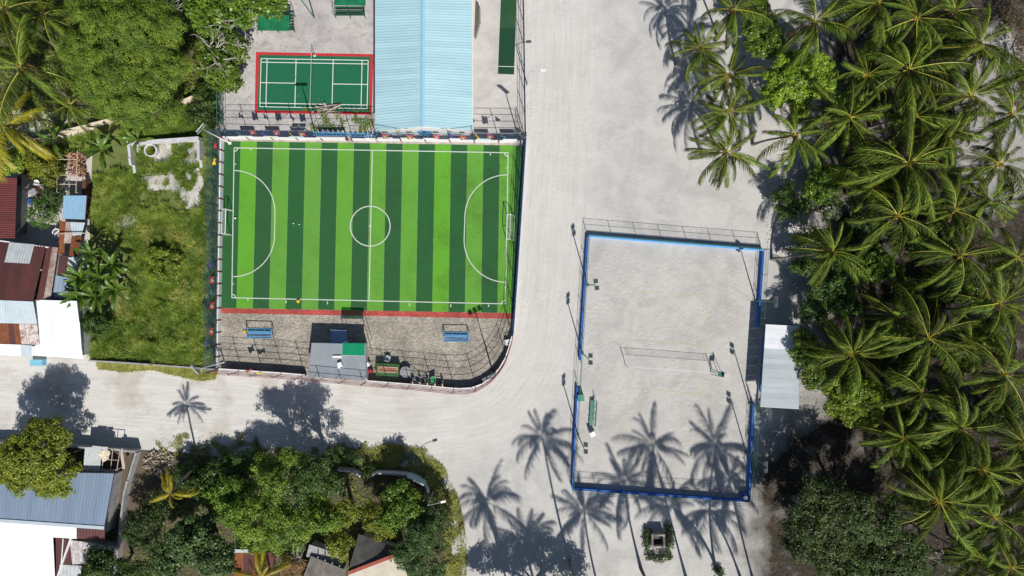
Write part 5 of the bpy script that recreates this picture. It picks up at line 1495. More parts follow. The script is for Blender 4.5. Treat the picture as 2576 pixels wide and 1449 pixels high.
# ---------------------------------------------------------------- houses on the left
shed('tin_house', 'house with dark red ribbed roof above the washing yard', [(-60, 446), (43.5, 447.5), (38, 600), (-60, 597)], [3.0, 2.7, 2.7, 3.0], 7, 4, .03, M['red_roof'], M['dark_block'], across='AD', inset=.9)  # wall colour kept dark to hold the shade under the eaves
hA = thing('tin_house', P(60, 690), 'house with maroon rusted roof and one pale replaced sheet', 'house')
q0, q1, q2, q3 = P(-60, 604, 3.0), P(116, 619, 3.0), P(83.5, 757, 4.1), P(-60, 751, 4.1)
sheets(hA, q0, q1, q2, q3, 8, 3, .03, M['rust_roof'])
e1_, e2_ = P(146, 623, 2.5), P(127.5, 750, 2.7)
sheets(hA, q1 + Vector((.05, 0, -.06)), e1_, e2_, q2 + Vector((.05, 0, -.5)), 2, 3, .03, [M['rust_roof'], M['rust_white2']])
sheets(hA, P(23.5, 610, 3.12), P(87, 615, 3.12), P(74.5, 663.5, 3.5), P(11, 660, 3.5), 3, 3, .03, M['pale_patch'], name='replaced_sheet')
walls_under(hA, [q0, e1_, e2_, q3], .4, .2, M['pale_concrete'])
MB().tube([P(0, 605.5, 2.98), P(122, 622, 2.98)], .09, 6).build('gutter', M['white_paint'], hA)
hB = thing('tin_house', P(40, 820), 'house with pale blue roof patched with orange rust and white sheets', 'house')
sheets(hB, P(-60, 752.5, 4.05), P(84, 758.5, 4.05), P(94, 815, 3.35), P(-60, 811, 3.35), 8, 3, .02, M['pale_roof'], shape='rib')
sheets(hB, P(-60, 809, 3.28), P(61, 814.5, 3.28), P(69, 866, 2.6), P(-60, 862, 2.6), 9, 3, .03, [M['rust_orange'], M['rust_orange'], M['rust_white'], M['rust_orange'], M['rust_orange'], M['rust_orange'], M['rust_roof'], M['rust_orange'], M['rust_white']], name='rusted_sheet')
sheets(hB, P(61.5, 814.5, 3.30), P(94, 816, 3.30), P(100, 868, 2.65), P(69.5, 866, 2.65), 2, 3, .03, M['rust_white'], name='rusted_sheet')
sheets(hB, P(-60, 863, 2.55), P(54, 867, 2.55), P(54, 895.5, 2.2), P(-60, 890, 2.2), 5, 3, .02, M['white_roof'], name='eave_sheet')
sheets(hB, P(54.5, 867, 2.5), P(82, 869, 2.5), P(81, 898, 2.2), P(54.5, 895.5, 2.2), 1, 3, .02, M['pale_roof'], name='eave_sheet')
walls_under(hB, [P(-60, 760, 3.6), P(82, 764, 3.6), P(84, 888, 2.25), P(-60, 884, 2.25)], .3, .15, M['white_wall'])
hC = thing('tin_house', P(145, 830), 'house with bright white ribbed roof beside the overgrown lot', 'house')
w0, w1, w2, w3 = P(86, 754, 3.3), P(193.5, 757, 3.3), P(200, 812, 3.0), P(95, 810, 3.0)
sheets(hC, w0, w1, w2, w3, 6, 3, .025, M['white_roof'])
sheets(hC, w3 + Vector((0, .12, -.06)), w2 + Vector((0, .12, -.06)), P(206, 880, 2.5), P(88, 872, 2.5), 6, 3, .025, M['white_roof'])
sheets(hC, P(80, 871, 2.42), P(206.5, 879, 2.42), P(209, 903, 2.2), P(79, 894, 2.2), 2, 8, .02, M['white_roof'], name='eave_sheet')
walls_under(hC, [w0, w1, P(208, 900, 2.4), P(84, 892, 2.4)], .35, .2, M['pale_concrete'])
shed('lean_to', 'light blue two sheet roof of the narrow yard shed', [(160, 492), (218, 492), (213.5, 552), (157.5, 550)], [2.3, 2.3, 2.1, 2.1], 2, 6, .02, M['sky_sheet'], M['dark_wood'], posts=True, cat='shed')
lt = thing('lean_to', P(185, 630), 'narrow lean-to roofed with rusty and pale patched sheets', 'shed')
LT = [((150, 556), (165, 557), (162, 640), (147, 638), 'rust_orange'), ((166, 558), (190, 558), (180, 612), (160, 612), 'rust_white2'), ((176, 559), (214, 560), (205, 592), (182, 592), 'pale_roof'), ((181, 594), (206, 594), (196, 645), (172, 645), 'rust_orange'),
      ((150, 641), (172, 645), (166, 690), (144, 690), 'rust_roof'), ((172, 647), (196, 647), (190, 700), (166, 700), 'pale_patch'), ((140, 692), (188, 702), (184, 750), (132, 750), 'zinc')]
for k, (a, b, c, d, m) in enumerate(LT):
    z = 2.1 + .04 * k
    sheets(lt, P(*a, z), P(*b, z), P(*c, z - .1), P(*d, z - .1), 1, 5, .025, M[m])
for a in ((152, 562), (212, 564), (136, 745), (182, 745)): MB().tube([P(*a), P(*a) + Vector((0, 0, 2.1))], .05, 5).build('post', M['dark_wood'], lt)
MB().tube([P(140, 588, 2.4), P(218, 586, 2.4)], .06, 6).build('roof_pole', M['wood'], lt)
rp_ = thing('rusty_rail_wall', P(224, 520), 'narrow rust brown strip wall beside the weeds', 'wall')
for k in range(4):
    a, b = P(226 - .8 * k, 455 + 24 * k), P(225.2 - .8 * k, 478 + 24 * k); d = b - a
    MB().box((a + b) / 2 + Vector((0, 0, .6)), (d.length, .42, 1.2), math.atan2(d.y, d.x)).build('wall_panel', M['rust_brown'], rp_)

# firewood shed with bare pole frame
fw = thing('firewood_shed', P(205, 430), 'open pole frame shed holding a heap of split firewood', 'shed')
for (x, y) in ((176, 395), (222, 396), (174, 440), (221, 440), (173, 490), (219, 490)): MB().tube([P(x, y), P(x, y) + Vector((0, 0, 2.2))], .05, 5).build('post', M['wood'], fw)
for (a, b) in (((174, 385), (172, 492)), ((222, 386), (219, 492)), ((173, 409), (222, 409)), ((173, 448), (222, 447)), ((172, 470), (220, 470))): MB().tube([P(*a) + Vector((0, 0, 2.2)), P(*b) + Vector((0, 0, 2.25))], .045, 5).build('pole', M['wood'], fw)
fp = thing('firewood_heap', P(198, 415), 'heap of split firewood logs under the open pole frame', 'firewood')
rg = np.random.default_rng(5)
logs = [MB().tube([Vector((-.2, 0, 0)), Vector((.2, 0.01, 0))], [.07, .06], 5).build('log', M['firewood'], fp, origin=(0, 0, 0)).data]
bpy.data.objects.remove([o for o in fp.children][0])
c0 = P(198, 415)
for k in range(280):
    x = rg.uniform(179, 219); y = rg.uniform(386, 446)
    if y > 425 and x < 196 and rg.random() < .7: continue
    o = bpy.data.objects.new('log', logs[0]); COL.objects.link(o); o.parent = fp
    p = P(x, y) - c0; lay_ = k / 280
    o.location = (p.x, p.y, .15 + .9 * lay_ * rg.uniform(.7, 1))
    o.rotation_euler = (rg.normal() * .3, rg.normal() * .3, rg.normal() * .7 + (0 if k % 2 else 1.2)); s = rg.uniform(.7, 1.2); o.scale = (s, s, s)

# washing yard clutter
barrel('water_tank', 'black plastic water tank in the shade above the dark red roof', (78, 462), .95, 1.4, M['black_plastic'], 'tank')
barrel('metal_drum', 'grey metal drum in the washing yard', (91, 484), .5, .7, M['tank_grey'], 'drum')
dish = thing('satellite_dish', P(105, 468), 'white satellite dish standing in the washing yard', 'dish')
dc = P(103, 462) + Vector((0, 0, .9))
MB().add([dc + Vector((0, 0, -.12))] + [dc + Vector((.42 * math.cos(a), .36 * math.sin(a), .02 * math.cos(a))) for a in [2 * math.pi * i / 16 for i in range(16)]], [(0, 1 + i, 1 + (i + 1) % 16) for i in range(16)]).build('reflector', M['white_paint'], dish)
MB().tube([Vector((dc.x, dc.y, 0)), dc + Vector((0, 0, -.1))], .035, 6).build('pole', M['galv'], dish)
MB().tube([dc + Vector((0, -.3, -.05)), dc + Vector((0, 0, .4))], .02, 5).build('feed_arm', M['galv'], dish)
cloth_heap('blue_tarp', 'crumpled blue tarpaulin on the pale washing yard floor', (80, 507), .55, M['blue_tarp'], .02, seed=6, h=.3)
cloth_heap('white_cloth', 'white cloth spread beside the blue tarpaulin', (93, 504), .35, M['white_paint'], .02, seed=7, h=.12)
pnl = thing('red_board', P(101, 484), 'red plastic board leaning beside the grey drum', 'board')
MB().box(P(100, 483) + Vector((0, 0, .35)), (.5, 1.2, .06), .4, ry=.5).build('panel', M['ridge_red'], pnl); MB().box(P(103, 486) + Vector((0, 0, .15)), (.1, 1.0, .1), .4).build('edge', M['dull_red'], pnl)
wh = thing('cable_reel', P(142, 586), 'white wheel with a dark diagonal spoke lying in the dark yard', 'wheel')
wc = P(142, 586, 1.2)
MB().ring(wc, .42, .56, 24).build('rim', M['white_paint'], wh); MB().box(wc, (.9, .16, .05), .7).build('spoke', M['white_paint'], wh); MB().tube([wc - Vector((0, 0, .35)), wc - Vector((0, 0, .03))], .4, 16).build('hub_drum', M['dark_block'], wh); MB().tube([Vector((wc.x, wc.y, 0)), wc - Vector((0, 0, .35))], .1, 6).build('stand', M['dark_wood'], wh)
wall('yard_wall', 'low pale wall at the top of the washing yard', [(68, 463), (98, 466), (128, 470)], 1.0, .18, M['pale_concrete'], 1.5)
wall('yard_kerb', 'thin concrete kerb crossing the washing yard floor', [(66, 508), (118, 512)], .15, .15, M['concrete'], 1.3, cat='kerb')
wb = thing('chest_box', P(97, 911), 'cyan chest box standing on sand beside the white roof', 'box')
bx_ = [P(83.5, 905), P(116, 905), P(115.5, 919), P(82.5, 919.5)]
bx_ = [P(88, 903.5), P(118, 903.5), P(117.5, 918), P(87.5, 918)]
MB().prism([(p.x, p.y) for p in bx_], 0, .8).build('body', M['cyan_box'], wb); MB().prism([(p.x, p.y) for p in [P(87.5, 903), P(118.5, 903), P(118, 918.5), P(87, 918.5)]], .803, .88).build('lid', M['cyan_box'], wb)

# ruined cistern in the lot
cs = thing('ruined_cistern', P(405, 385), 'roofless concrete cistern with broken walls in the weedy lot', 'ruin')
zc = 1.5
cw = [((347, 437), (339, 369), .32, 1.6), ((336, 366), (513, 353.5), .36, 1.6), ((510.5, 358), (512, 424), .34, 1.5)]
for k, (a, b, t, z) in enumerate(cw):
    pts = resample([P(*a), P(*b)], .8)
    rgk = random.Random(k + 2)
    for i in range(len(pts) - 1):
        d = pts[i + 1] - pts[i]; zz = z * (1 if k == 1 else (rgk.uniform(.93, 1.0)))
        if k != 1 and i == (0 if k == 0 else len(pts) - 2): zz *= .5
        MB().box((pts[i] + pts[i + 1]) / 2 + Vector((0, 0, zz / 2)), (d.length + .002, t, zz), math.atan2(d.y, d.x)).build('wall_block', M['pale_concrete'], cs)
for i, (x, y) in enumerate([(352 + 10.6 * k, 437.5 - .75 * k + (1.5 if k % 2 else 0)) for k in range(15)]):
    MB().box(P(x, y) + Vector((0, 0, .1)), (.42, .3, .2 + .1 * (i % 3)), .2 * (i % 4)).build('broken_block', M['pale_concrete'], cs)
MB().sheet([P(x, y) + Vector((0, 0, .03)) for x, y in [(340, 368), (509, 357), (511, 426), (348, 437)]]).build('cistern_floor', M['rubble'], cs)
wr = thing('well_ring', P(386, 383), 'round concrete well ring with dark hole inside the cistern', 'well')
wcc = P(386, 381)
mb = MB(); n = 24; vs_ = []
for i in range(n):
    a = 2 * math.pi * i / n; d = Vector((math.cos(a), math.sin(a), 0))
    vs_ += [wcc + d * .82, wcc + d * .82 + Vector((0, 0, .75)), wcc + d * .64 + Vector((0, 0, .75)), wcc + d * .64 + Vector((0, 0, .04))]
mb.add(vs_, [(4 * i + j, 4 * ((i + 1) % n) + j, 4 * ((i + 1) % n) + j + 1, 4 * i + j + 1) for i in range(n) for j in range(3)]).build('ring_wall', M['pale_concrete'], wr)
MB().disc(wcc + Vector((0, 0, .05)), .66, 20).build('water', M['black_plastic'], wr)
lay('rubble_patch', [(352, 446), (402, 441), (500, 432), (512, 450), (510, 500), (500, 532), (468, 524), (430, 476), (362, 482)], .016, M['rubble'])
lay('rubble_patch', [(292, 545), (330, 538), (342, 556), (320, 575), (300, 590), (285, 575)], .016, M['rubble'])

# boundary walls
wall('garden_wall', 'cream garden wall behind the banana plants, left of the olive tree', [(64, 370), (150, 342), (294, 305)], 1.3, .25, M['cream'], 2.4, rough_top=.05)
wall('garden_wall', 'short cream wall end beside the olive tree and yard bush', [(468, 262), (503, 246)], 1.3, .25, M['cream'], 1.8)
wall('lot_wall', 'low grey block wall between weedy lot and the sand road, house end', [(234, 905), (385, 915)], 1.0, .18, M['concrete'], 2.5, rough_top=.1)
wall('lot_wall', 'low grey block wall between weedy lot and the sand road, pitch end', [(392, 916), (548, 928)], .8, .18, M['concrete'], 2.5, rough_top=.1)
wall('compound_wall', 'dark block wall at the foot of the road behind the yellow green tree', [(-60, 1104), (120, 1112), (182, 1117), (356, 1130)], 1.5, .2, M['concrete'], 2.0, rough_top=.25)
wall('compound_wall', 'grey block wall with dark footing between zinc house and debris heap', [(354, 1134), (345, 1162), (326, 1230), (316, 1300), (308, 1380), (300, 1449)], 1.3, .2, M['concrete'], 1.8, rough_top=.15)
wall('grove_wall', 'short grey wall stub among the shrubs left of the grove gate', [(856, 1175), (905, 1180), (913, 1192)], 1.5, .22, M['pale_concrete'], 1.2)
wall('grove_wall', 'curved grey wall with a blue board on it at the grove corner', smooth_px([(938, 1192), (946, 1183), (1020, 1187), (1050, 1194), (1072, 1212), (1081, 1232)], 5), 1.5, .22, M['pale_concrete'], .9, joint=.006)
bd = thing('notice_board', P(1055, 1190), 'pale blue notice board on the curved grove wall', 'board')
n0, n1 = P(1033, 1180), P(1076, 1201); dn = (n1 - n0).normalized(); nnr = Vector((-dn.y, dn.x, 0))
MB().add([n0 + Vector((0, 0, 1.5)), n1 + Vector((0, 0, 1.5)), n1 - nnr * .12 + Vector((0, 0, 2.9)), n0 - nnr * .12 + Vector((0, 0, 2.9)), n0 - nnr * .1 + Vector((0, 0, 1.5)), n1 - nnr * .1 + Vector((0, 0, 1.5)), n1 - nnr * .3 + Vector((0, 0, 2.9)), n0 - nnr * .3 + Vector((0, 0, 2.9))],
         [(0, 1, 2, 3), (7, 6, 5, 4), (3, 2, 6, 7), (0, 4, 5, 1), (1, 5, 6, 2), (0, 3, 7, 4)]).build('panel', M['board_blue'], bd)
for t in (.12, .88): MB().tube([n0.lerp(n1, t) - nnr * .05, n0.lerp(n1, t) - nnr * .2 + Vector((0, 0, 2.85))], .05, 6).build('post', M['galv'], bd)

# ---------------------------------------------------------------- houses at the lower left
hz = thing('tin_house', P(130, 1250), 'house with large blue grey zinc roof under the yellow green tree', 'house')
z0_, z1_ = 3.6, 2.9
sheets(hz, P(-80, 1184, z1_), P(287, 1191, z1_), P(262.5, 1325, z0_), P(-80, 1301, z0_), 22, 2, .02, M['zinc'], shape='rib')
walls_under(hz, [P(-80, 1190, z1_), P(284, 1196, z1_), P(264, 1350, z1_), P(-80, 1330, z1_)], .4, .15, M['concrete'])
MB().box((P(-80, 1304, z0_ + .06) + P(262, 1328, z0_ + .06)) / 2, ((P(-80, 1304, z0_) - P(262, 1328, z0_)).length, .4, .1), math.atan2((P(262, 1328) - P(-80, 1304)).y, (P(262, 1328) - P(-80, 1304)).x)).build('ridge_cap', M['pale_roof'], hz)
sheets(hz, P(194, 1327, z0_ - .05), P(263, 1332, z0_ - .05), P(264.5, 1359, z0_ - .7), P(194, 1354, z0_ - .7), 3, 3, .03, M['rust_roof'], name='rusted_sheet')
hw = thing('white_house', P(60, 1390), 'house with dazzling white flat roof cut by the picture corner', 'house')
sheets(hw, P(-80, 1307, 3.62), P(193, 1327, 3.62), P(193, 1355, 3.3), P(-80, 1340, 3.3), 10, 1, .012, M['bright_white'], shape='rib')
sheets(hw, P(-80, 1339.5, 3.28), P(134, 1351, 3.28), P(141, 1500, 2.6), P(-80, 1500, 2.6), 8, 1, .012, M['bright_white'], shape='rib')
walls_under(hw, [P(-80, 1315, 3.2), P(190, 1332, 3.2), P(136, 1495, 2.6), P(-80, 1495, 2.6)], .4, .2, M['white_wall'])
lr = thing('tin_house', P(200, 1410), 'low house with red brown strip and pale spotted roof below the zinc house', 'house')
sheets(lr, P(138, 1353, 2.5), P(158, 1354, 2.5), P(153, 1500, 2.3), P(141, 1500, 2.3), 1, 3, .03, M['rust_roof'], name='rusted_sheet')
sheets(lr, P(160, 1355, 2.5), P(186, 1357, 2.5), P(180, 1420, 2.4), P(157, 1420, 2.4), 1, 3, .03, M['rust_roof'], name='rusted_sheet')
sheets(lr, P(176, 1358, 2.55), P(290, 1374, 2.55), P(284, 1412, 2.4), P(182, 1420, 2.4), 4, 3, .02, M['rust_speck'])
sheets(lr, P(150, 1420, 2.45), P(205, 1423, 2.45), P(200, 1500, 2.3), P(148, 1500, 2.3), 2, 3, .02, M['pale_patch'])
walls_under(lr, [P(140, 1358, 2.3), P(284, 1376, 2.3), P(278, 1480, 2.2), P(142, 1490, 2.2)], .4, .1, M['concrete'])
MB().tube([P(159, 1355, 2.6), P(154, 1420, 2.6)], .07, 6).build('pipe', M['white_paint'], lr)
ts = thing('torn_shed', P(245, 1150), 'small shed with torn pale sheets over bare roof poles', 'shed')
tz = 2.2
sheets(ts, P(214, 1125, tz), P(232, 1125, tz), P(229, 1184, tz - .1), P(209, 1183, tz - .1), 1, 4, .02, M['pale_patch'])
sheets(ts, P(232, 1121, tz), P(256, 1123, tz), P(252, 1184, tz - .1), P(229, 1184, tz - .1), 1, 5, .02, M['pale_patch'])
sheets(ts, P(257, 1124, tz - .03), P(272, 1124, tz - .03), P(270, 1134, tz - .05), P(256, 1134, tz - .05), 1, 3, .02, M['rust_white'])
for (a, b) in (((256, 1127), (302, 1130)), ((262, 1135), (256, 1183)), ((284, 1130), (278, 1182)), ((254, 1182), (296, 1182)), ((258, 1155), (300, 1158)), ((302, 1130), (294, 1182))): MB().tube([P(*a, tz - .05), P(*b, tz - .1)], .045, 5).build('roof_pole', M['wood'], ts)
for a in ((212, 1128), (300, 1132), (294, 1180), (211, 1180), (256, 1181)): MB().tube([P(*a), P(*a) + Vector((0, 0, tz - .1))], .05, 5).build('post', M['wood'], ts)
mb = MB(); rgt = np.random.default_rng(8)
cpt = P(262, 1146, tz + .02)
mb.add([cpt] + [cpt + Vector((rgt.uniform(.5, 1.0) * math.cos(a) * .9, rgt.uniform(.6, 1.1) * math.sin(a), rgt.uniform(-.15, .12))) for a in [2 * math.pi * i / 13 for i in range(13)]], [(0, 1 + i, 1 + (i + 1) % 13) for i in range(13)]).build('torn_sheet', M['cream'], ts)
bt_ = thing('timber_beam', P(308, 1150), 'thick weathered beam propped beside the torn shed', 'beam')
MB().box((P(313, 1128, 1.6) + P(306, 1180, 1.4)) / 2, (2.5, .35, .25), math.atan2(52, 7) * -1 + math.pi).build('beam', M['wood'], bt_)
for a in ((312, 1133), (307, 1175)): MB().tube([P(*a), P(*a) + Vector((0, 0, 1.5))], .07, 6).build('prop', M['wood'], bt_)

# tiled house in the grove
th_ = thing('tiled_house', P(940, 1400), 'house with grey tiled hip roof and red ridge in the grove', 'house')
r0, r1, r2, r3 = P(899, 1344, 2.8), P(1003, 1383, 2.8), P(1008, 1394, 4.3), P(880, 1440, 4.3)
sheets(th_, P(902, 1343, 2.7), P(1004, 1380, 2.9), P(1008, 1390, 3.9), P(875, 1440, 3.9), 7, 5, .03, M['tile_dark'], name='tile_course')
sheets(th_, P(876, 1443, 3.9), P(1008, 1393, 3.9), P(1040, 1500, 2.6), P(880, 1500, 2.6), 7, 5, .03, M['tile_pale'], name='tile_course')
a_, b_2 = P(876, 1441.5, 3.98), P(1007.5, 1391.5, 3.98)
MB().box((a_ + b_2) / 2, ((a_ - b_2).length, .42, .16), math.atan2((b_2 - a_).y, (b_2 - a_).x)).build('ridge_tile', M['ridge_red'], th_)
walls_under(th_, [P(905, 1350, 2.6), P(1000, 1385, 2.6), P(1030, 1490, 2.6), P(885, 1490, 2.6)], .3, .1, M['cream'])
th2 = thing('tiled_house', P(800, 1430), 'low grey tiled roof with white stubs left of the red ridge', 'house')
sheets(th2, P(782, 1398, 2.3), P(868, 1433, 2.9), P(860, 1520, 2.9), P(745, 1500, 2.3), 6, 4, .03, M['tile_grey2'], name='tile_course')
walls_under(th2, [P(784, 1402, 2.2), P(864, 1436, 2.5), P(856, 1510, 2.5), P(750, 1495, 2.2)], .2, .1, M['concrete'])
for k in range(4): MB().tube([P(800 + 18 * k, 1402 + 7.4 * k, 2.35 + .15 * k), P(800 + 18 * k, 1402 + 7.4 * k, 2.8 + .15 * k)], .07, 6).build('roof_stub', M['white_paint'], th2)
sl = thing('grey_slab', P(815, 1395), 'flat weathered slab roof in the shade between the trees', 'outbuilding')
sq = [P(778, 1370, 2.0), P(868, 1398, 2.0), P(862, 1425, 2.0), P(770, 1400, 2.0)]
MB().prism([(p.x, p.y) for p in sq], 1.88, 2.0).build('roof_slab', M['concrete'], sl); walls_under(sl, sq, .2, .13, M['concrete'])
bs = thing('brick_shed', P(610, 1420), 'rust red shed roof with blue grey strip beneath the orange palm', 'shed')
sheets(bs, P(588, 1383, 2.2), P(690, 1390, 2.2), P(680, 1470, 2.0), P(588, 1465, 2.0), 4, 4, .03, [M['rust_orange'], M['rust_roof']])
MB().box(P(605, 1386, 2.4), (1.8, .4, .06), 0).build('ridge_strip', M['pale_roof'], bs); walls_under(bs, [P(588, 1383, 2.1), P(690, 1390, 2.1), P(680, 1470, 1.9), P(588, 1465, 1.9)], .25, .1, M['dark_wood'])

# stone planter at the foot
pt_ = thing('stone_planter', P(1655, 1362), 'square concrete planter with dark hollow among low shrubs', 'planter')
pcx = P(1651, 1352)
for (ox, oy, sx, sy) in ((-.72, 0, .22, 1.66), (.72, 0, .22, 1.66), (0, .72, 1.218, .22), (0, -.72, 1.218, .22)):
    MB().box(pcx + Vector((ox, oy, .65)), (sx, sy, 1.3)).build('planter_wall', M['planter'], pt_)
MB().box(pcx + Vector((0, 0, .3)), (1.22, 1.22, .6)).build('planter_soil', M['black_plastic'], pt_)
wire = thing('debris_heap', P(385, 1160), 'heap of broken coral blocks and rubbish beside the grey wall', 'debris')
rg = np.random.default_rng(12)
blk = MB().ball((0, 0, 0), (.2, .15, .11), 6, 4).build('stone', M['rubble_stone'], wire, origin=(0, 0, 0)); bm_ = blk.data; bpy.data.objects.remove(blk)
for k in range(170):
    x, y = rg.uniform(360, 445), rg.uniform(1130, 1200)
    if (x - 402) ** 2 / 42 ** 2 + (y - 1165) ** 2 / 35 ** 2 > 1: continue
    o = bpy.data.objects.new('stone', bm_); COL.objects.link(o); o.parent = wire
    p = P(x, y) - P(385, 1160); o.location = (p.x, p.y, .06 + rg.uniform(0, .12)); o.rotation_euler = tuple(rg.uniform(0, 3, 3)); s = rg.uniform(.5, 1.4); o.scale = (s, s, s)
# ---------------------------------------------------------------- trees, shrubs, palms
# left side
tree('olive_tree', 'huge round olive green tree at the top left', [(300, 95, 7.2, 150, 105, 3.4), (330, 190, 6.6, 140, 95, 3.0), (245, 170, 5.8, 100, 105, 2.8), (385, 115, 6.0, 88, 115, 2.8), (290, 5, 6.0, 130, 70, 2.8), (375, 275, 4.2, 90, 52, 2.2), (290, 262, 4.4, 70, 50, 2.2)],
     'olive', leaf=.16, clump=.6, per=72, dome=.8, seed=1, limbs=9, cover=1.15)
tree('leafy_tree', 'bright green tree with bleached bare branches beside the badminton yard', [(548, 165, 4.5, 62, 48, 1.9), (590, 130, 4.2, 40, 45, 1.6), (528, 125, 4.0, 32, 46, 1.6), (570, 205, 3.2, 40, 26, 1.3)], 'bright', leaf=.34, clump=.62, per=22, seed=2, ratio=.7,
     bare=((535, 118, 6.2, 55, 6), (610, 105, 5.8, 40, 5), (545, 150, 6.4, 45, 4)))
tree('leafy_tree', 'bright green broad leafed tree over the shelter at the upper edge', [(600, 25, 5.5, 80, 42, 2.0), (680, 15, 5.0, 50, 30, 1.8), (520, 30, 5.2, 55, 50, 1.9), (500, -8, 5.0, 46, 32, 1.8), (555, 68, 4.6, 50, 24, 1.5)], 'bright', leaf=.36, clump=.62, per=20, seed=3, ratio=.7,
     bare=((425, 8, 6.5, 50, 5), (560, 50, 6.4, 45, 4)))
tree('yard_bush', 'dark green bush against the green yard fence', [(522, 242, 1.6, 30, 38, 1.4), (500, 285, 1.1, 32, 28, 1.0), (530, 300, 1.0, 22, 30, .9)], 'deep', leaf=.2, clump=.45, per=26, seed=4, cat='bush')
tree('garden_bush', 'lime green bush beside the yellow palm', [(22, 405, 2.4, 36, 32, 1.4), (62, 398, 2.2, 30, 24, 1.2)], 'lime', leaf=.28, clump=.5, per=24, seed=5, cat='bush')
tree('garden_bush', 'yellow green bush above the washing yard', [(112, 410, 2.4, 42, 36, 1.5), (128, 440, 2.0, 26, 28, 1.2), (90, 390, 2.0, 30, 22, 1.2)], 'yellow', leaf=.24, clump=.5, per=26, seed=6, cat='bush')
tree('citrus_tree', 'small dark green tree on the washing yard floor', [(108, 535, 1.9, 34, 38, 1.4), (128, 512, 1.6, 20, 22, 1.0)], 'deep', leaf=.2, clump=.45, per=26, seed=7)
tree('citrus_tree', 'small dark green tree beside the lean-to path', [(138, 490, 1.8, 24, 30, 1.3), (130, 468, 1.5, 18, 18, 1.0)], 'grey', leaf=.2, clump=.42, per=24, seed=8)
tree('round_bush', 'dark ball shaped bush at the corner of the white roof', [(246, 815, 1.5, 33, 31, 1.5)], 'deep', leaf=.2, clump=.4, per=30, seed=9, cat='bush')
tree('shrub', 'lime green shrub in the middle of the weedy lot', [(402, 645, 1.1, 34, 24, .9)], 'lime', leaf=.26, clump=.35, per=16, seed=10, cat='shrub', limbs=3, upright=1.4)
tree('shrub', 'feathery deep green shrub below the lime shrub in the lot', [(410, 680, 1.0, 40, 30, .9), (440, 660, 1.0, 20, 26, .9)], 'lime', leaf=.2, clump=.4, per=18, seed=11, cat='shrub', limbs=3, upright=1.4)
tree('shade_tree', 'yellow green tree beside the zinc roof with its shadow on the road', [(100, 1140, 6.0, 95, 62, 2.2), (70, 1190, 5.4, 75, 50, 2.0), (145, 1180, 5.4, 62, 48, 2.0), (110, 1085, 5.2, 62, 42, 1.8), (135, 1225, 4.8, 55, 30, 1.5), (40, 1150, 5.0, 45, 60, 1.7)],
     'yellow', leaf=.26, clump=.6, per=30, seed=12, limbs=8)
banana('banana plant left of the firewood shed', 137, 352, 2.4, 9, 48, 1)
banana('banana plant above the firewood heap', 258, 377, 2.2, 14, 50, 2)
banana('banana plant leaning over the cistern wall', 345, 352, 2.6, 8, 44, 3)
for k, (lab, x, y, h) in enumerate([('banana plant at the top of the big clump', 232, 640, 2.6), ('banana plant nearest the weeds in the big clump', 282, 668, 2.5), ('banana plant over the lean-to roof', 205, 700, 2.6), ('banana plant in the middle of the big clump', 250, 700, 3.0),
                                    ('banana plant at the foot of the big clump', 240, 748, 2.4), ('banana plant at the right foot of the big clump', 290, 730, 2.3), ('banana plant at the left foot of the big clump', 205, 740, 2.3)]):
    banana(lab, x, y, h, 16, 44, 10 + k, 'banana plants of the big clump')

# grove at the lower middle
tree('grove_tree', 'olive green tree nearest the road in the lower grove', [(688, 1208, 8.0, 42, 42, 1.8), (665, 1180, 6.8, 40, 30, 1.6), (735, 1160, 6.6, 40, 30, 1.6)], 'olive', leaf=.22, clump=.6, per=34, seed=20)
tree('grove_tree', 'broad olive tree filling the middle of the lower grove', [(650, 1310, 7.2, 62, 62, 2.2), (710, 1330, 7.4, 60, 62, 2.2), (760, 1310, 6.8, 52, 46, 2.0), (690, 1270, 6.6, 55, 40, 1.9), (640, 1355, 6.2, 50, 40, 1.8), (820, 1300, 6.4, 42, 40, 1.8)], 'olive', leaf=.23, clump=.62, per=34, seed=21, limbs=9, bare=((750, 1375, 5.2, 40, 5),))
tree('grove_tree', 'dark tall tree with its shadow thrown on the road', [(780, 1180, 7.5, 56, 46, 2.2), (750, 1225, 7.0, 46, 40, 2.0), (815, 1215, 6.5, 40, 40, 1.8)], 'deep', leaf=.22, clump=.6, per=32, seed=22)
tree('grove_tree', 'lime green low tree in the centre of the lower grove', [(785, 1258, 5.0, 36, 30, 1.4), (815, 1280, 4.8, 32, 22, 1.3)], 'lime', leaf=.28, clump=.5, per=24, seed=23)
tree('grove_tree', 'yellow green tree hanging over the slab roof', [(857, 1362, 6.0, 36, 44, 1.8), (868, 1290, 5.6, 42, 40, 1.7)], 'yellow', leaf=.24, clump=.52, per=30, seed=24)
tree('grove_tree', 'bright green tree behind the curved grove wall', [(1008, 1246, 4.2, 52, 36, 1.7), (1020, 1284, 4.6, 48, 44, 1.8), (980, 1310, 4.2, 40, 26, 1.5)], 'bright', leaf=.26, clump=.55, per=28, seed=25)
tree('grove_tree', 'pale lime tree left of the bright green tree', [(950, 1300, 4.2, 40, 38, 1.5), (975, 1325, 4.0, 36, 30, 1.4)], 'yellow', leaf=.22, clump=.5, per=26, seed=26)
tree('grove_tree', 'bluish green feathery tree right of the tiled house', [(1052, 1365, 5.2, 50, 50, 1.9), (1065, 1415, 5.0, 48, 50, 1.8), (1025, 1400, 4.6, 34, 40, 1.6)], 'bluish', leaf=.24, clump=.5, per=32, seed=27, ratio=.4)
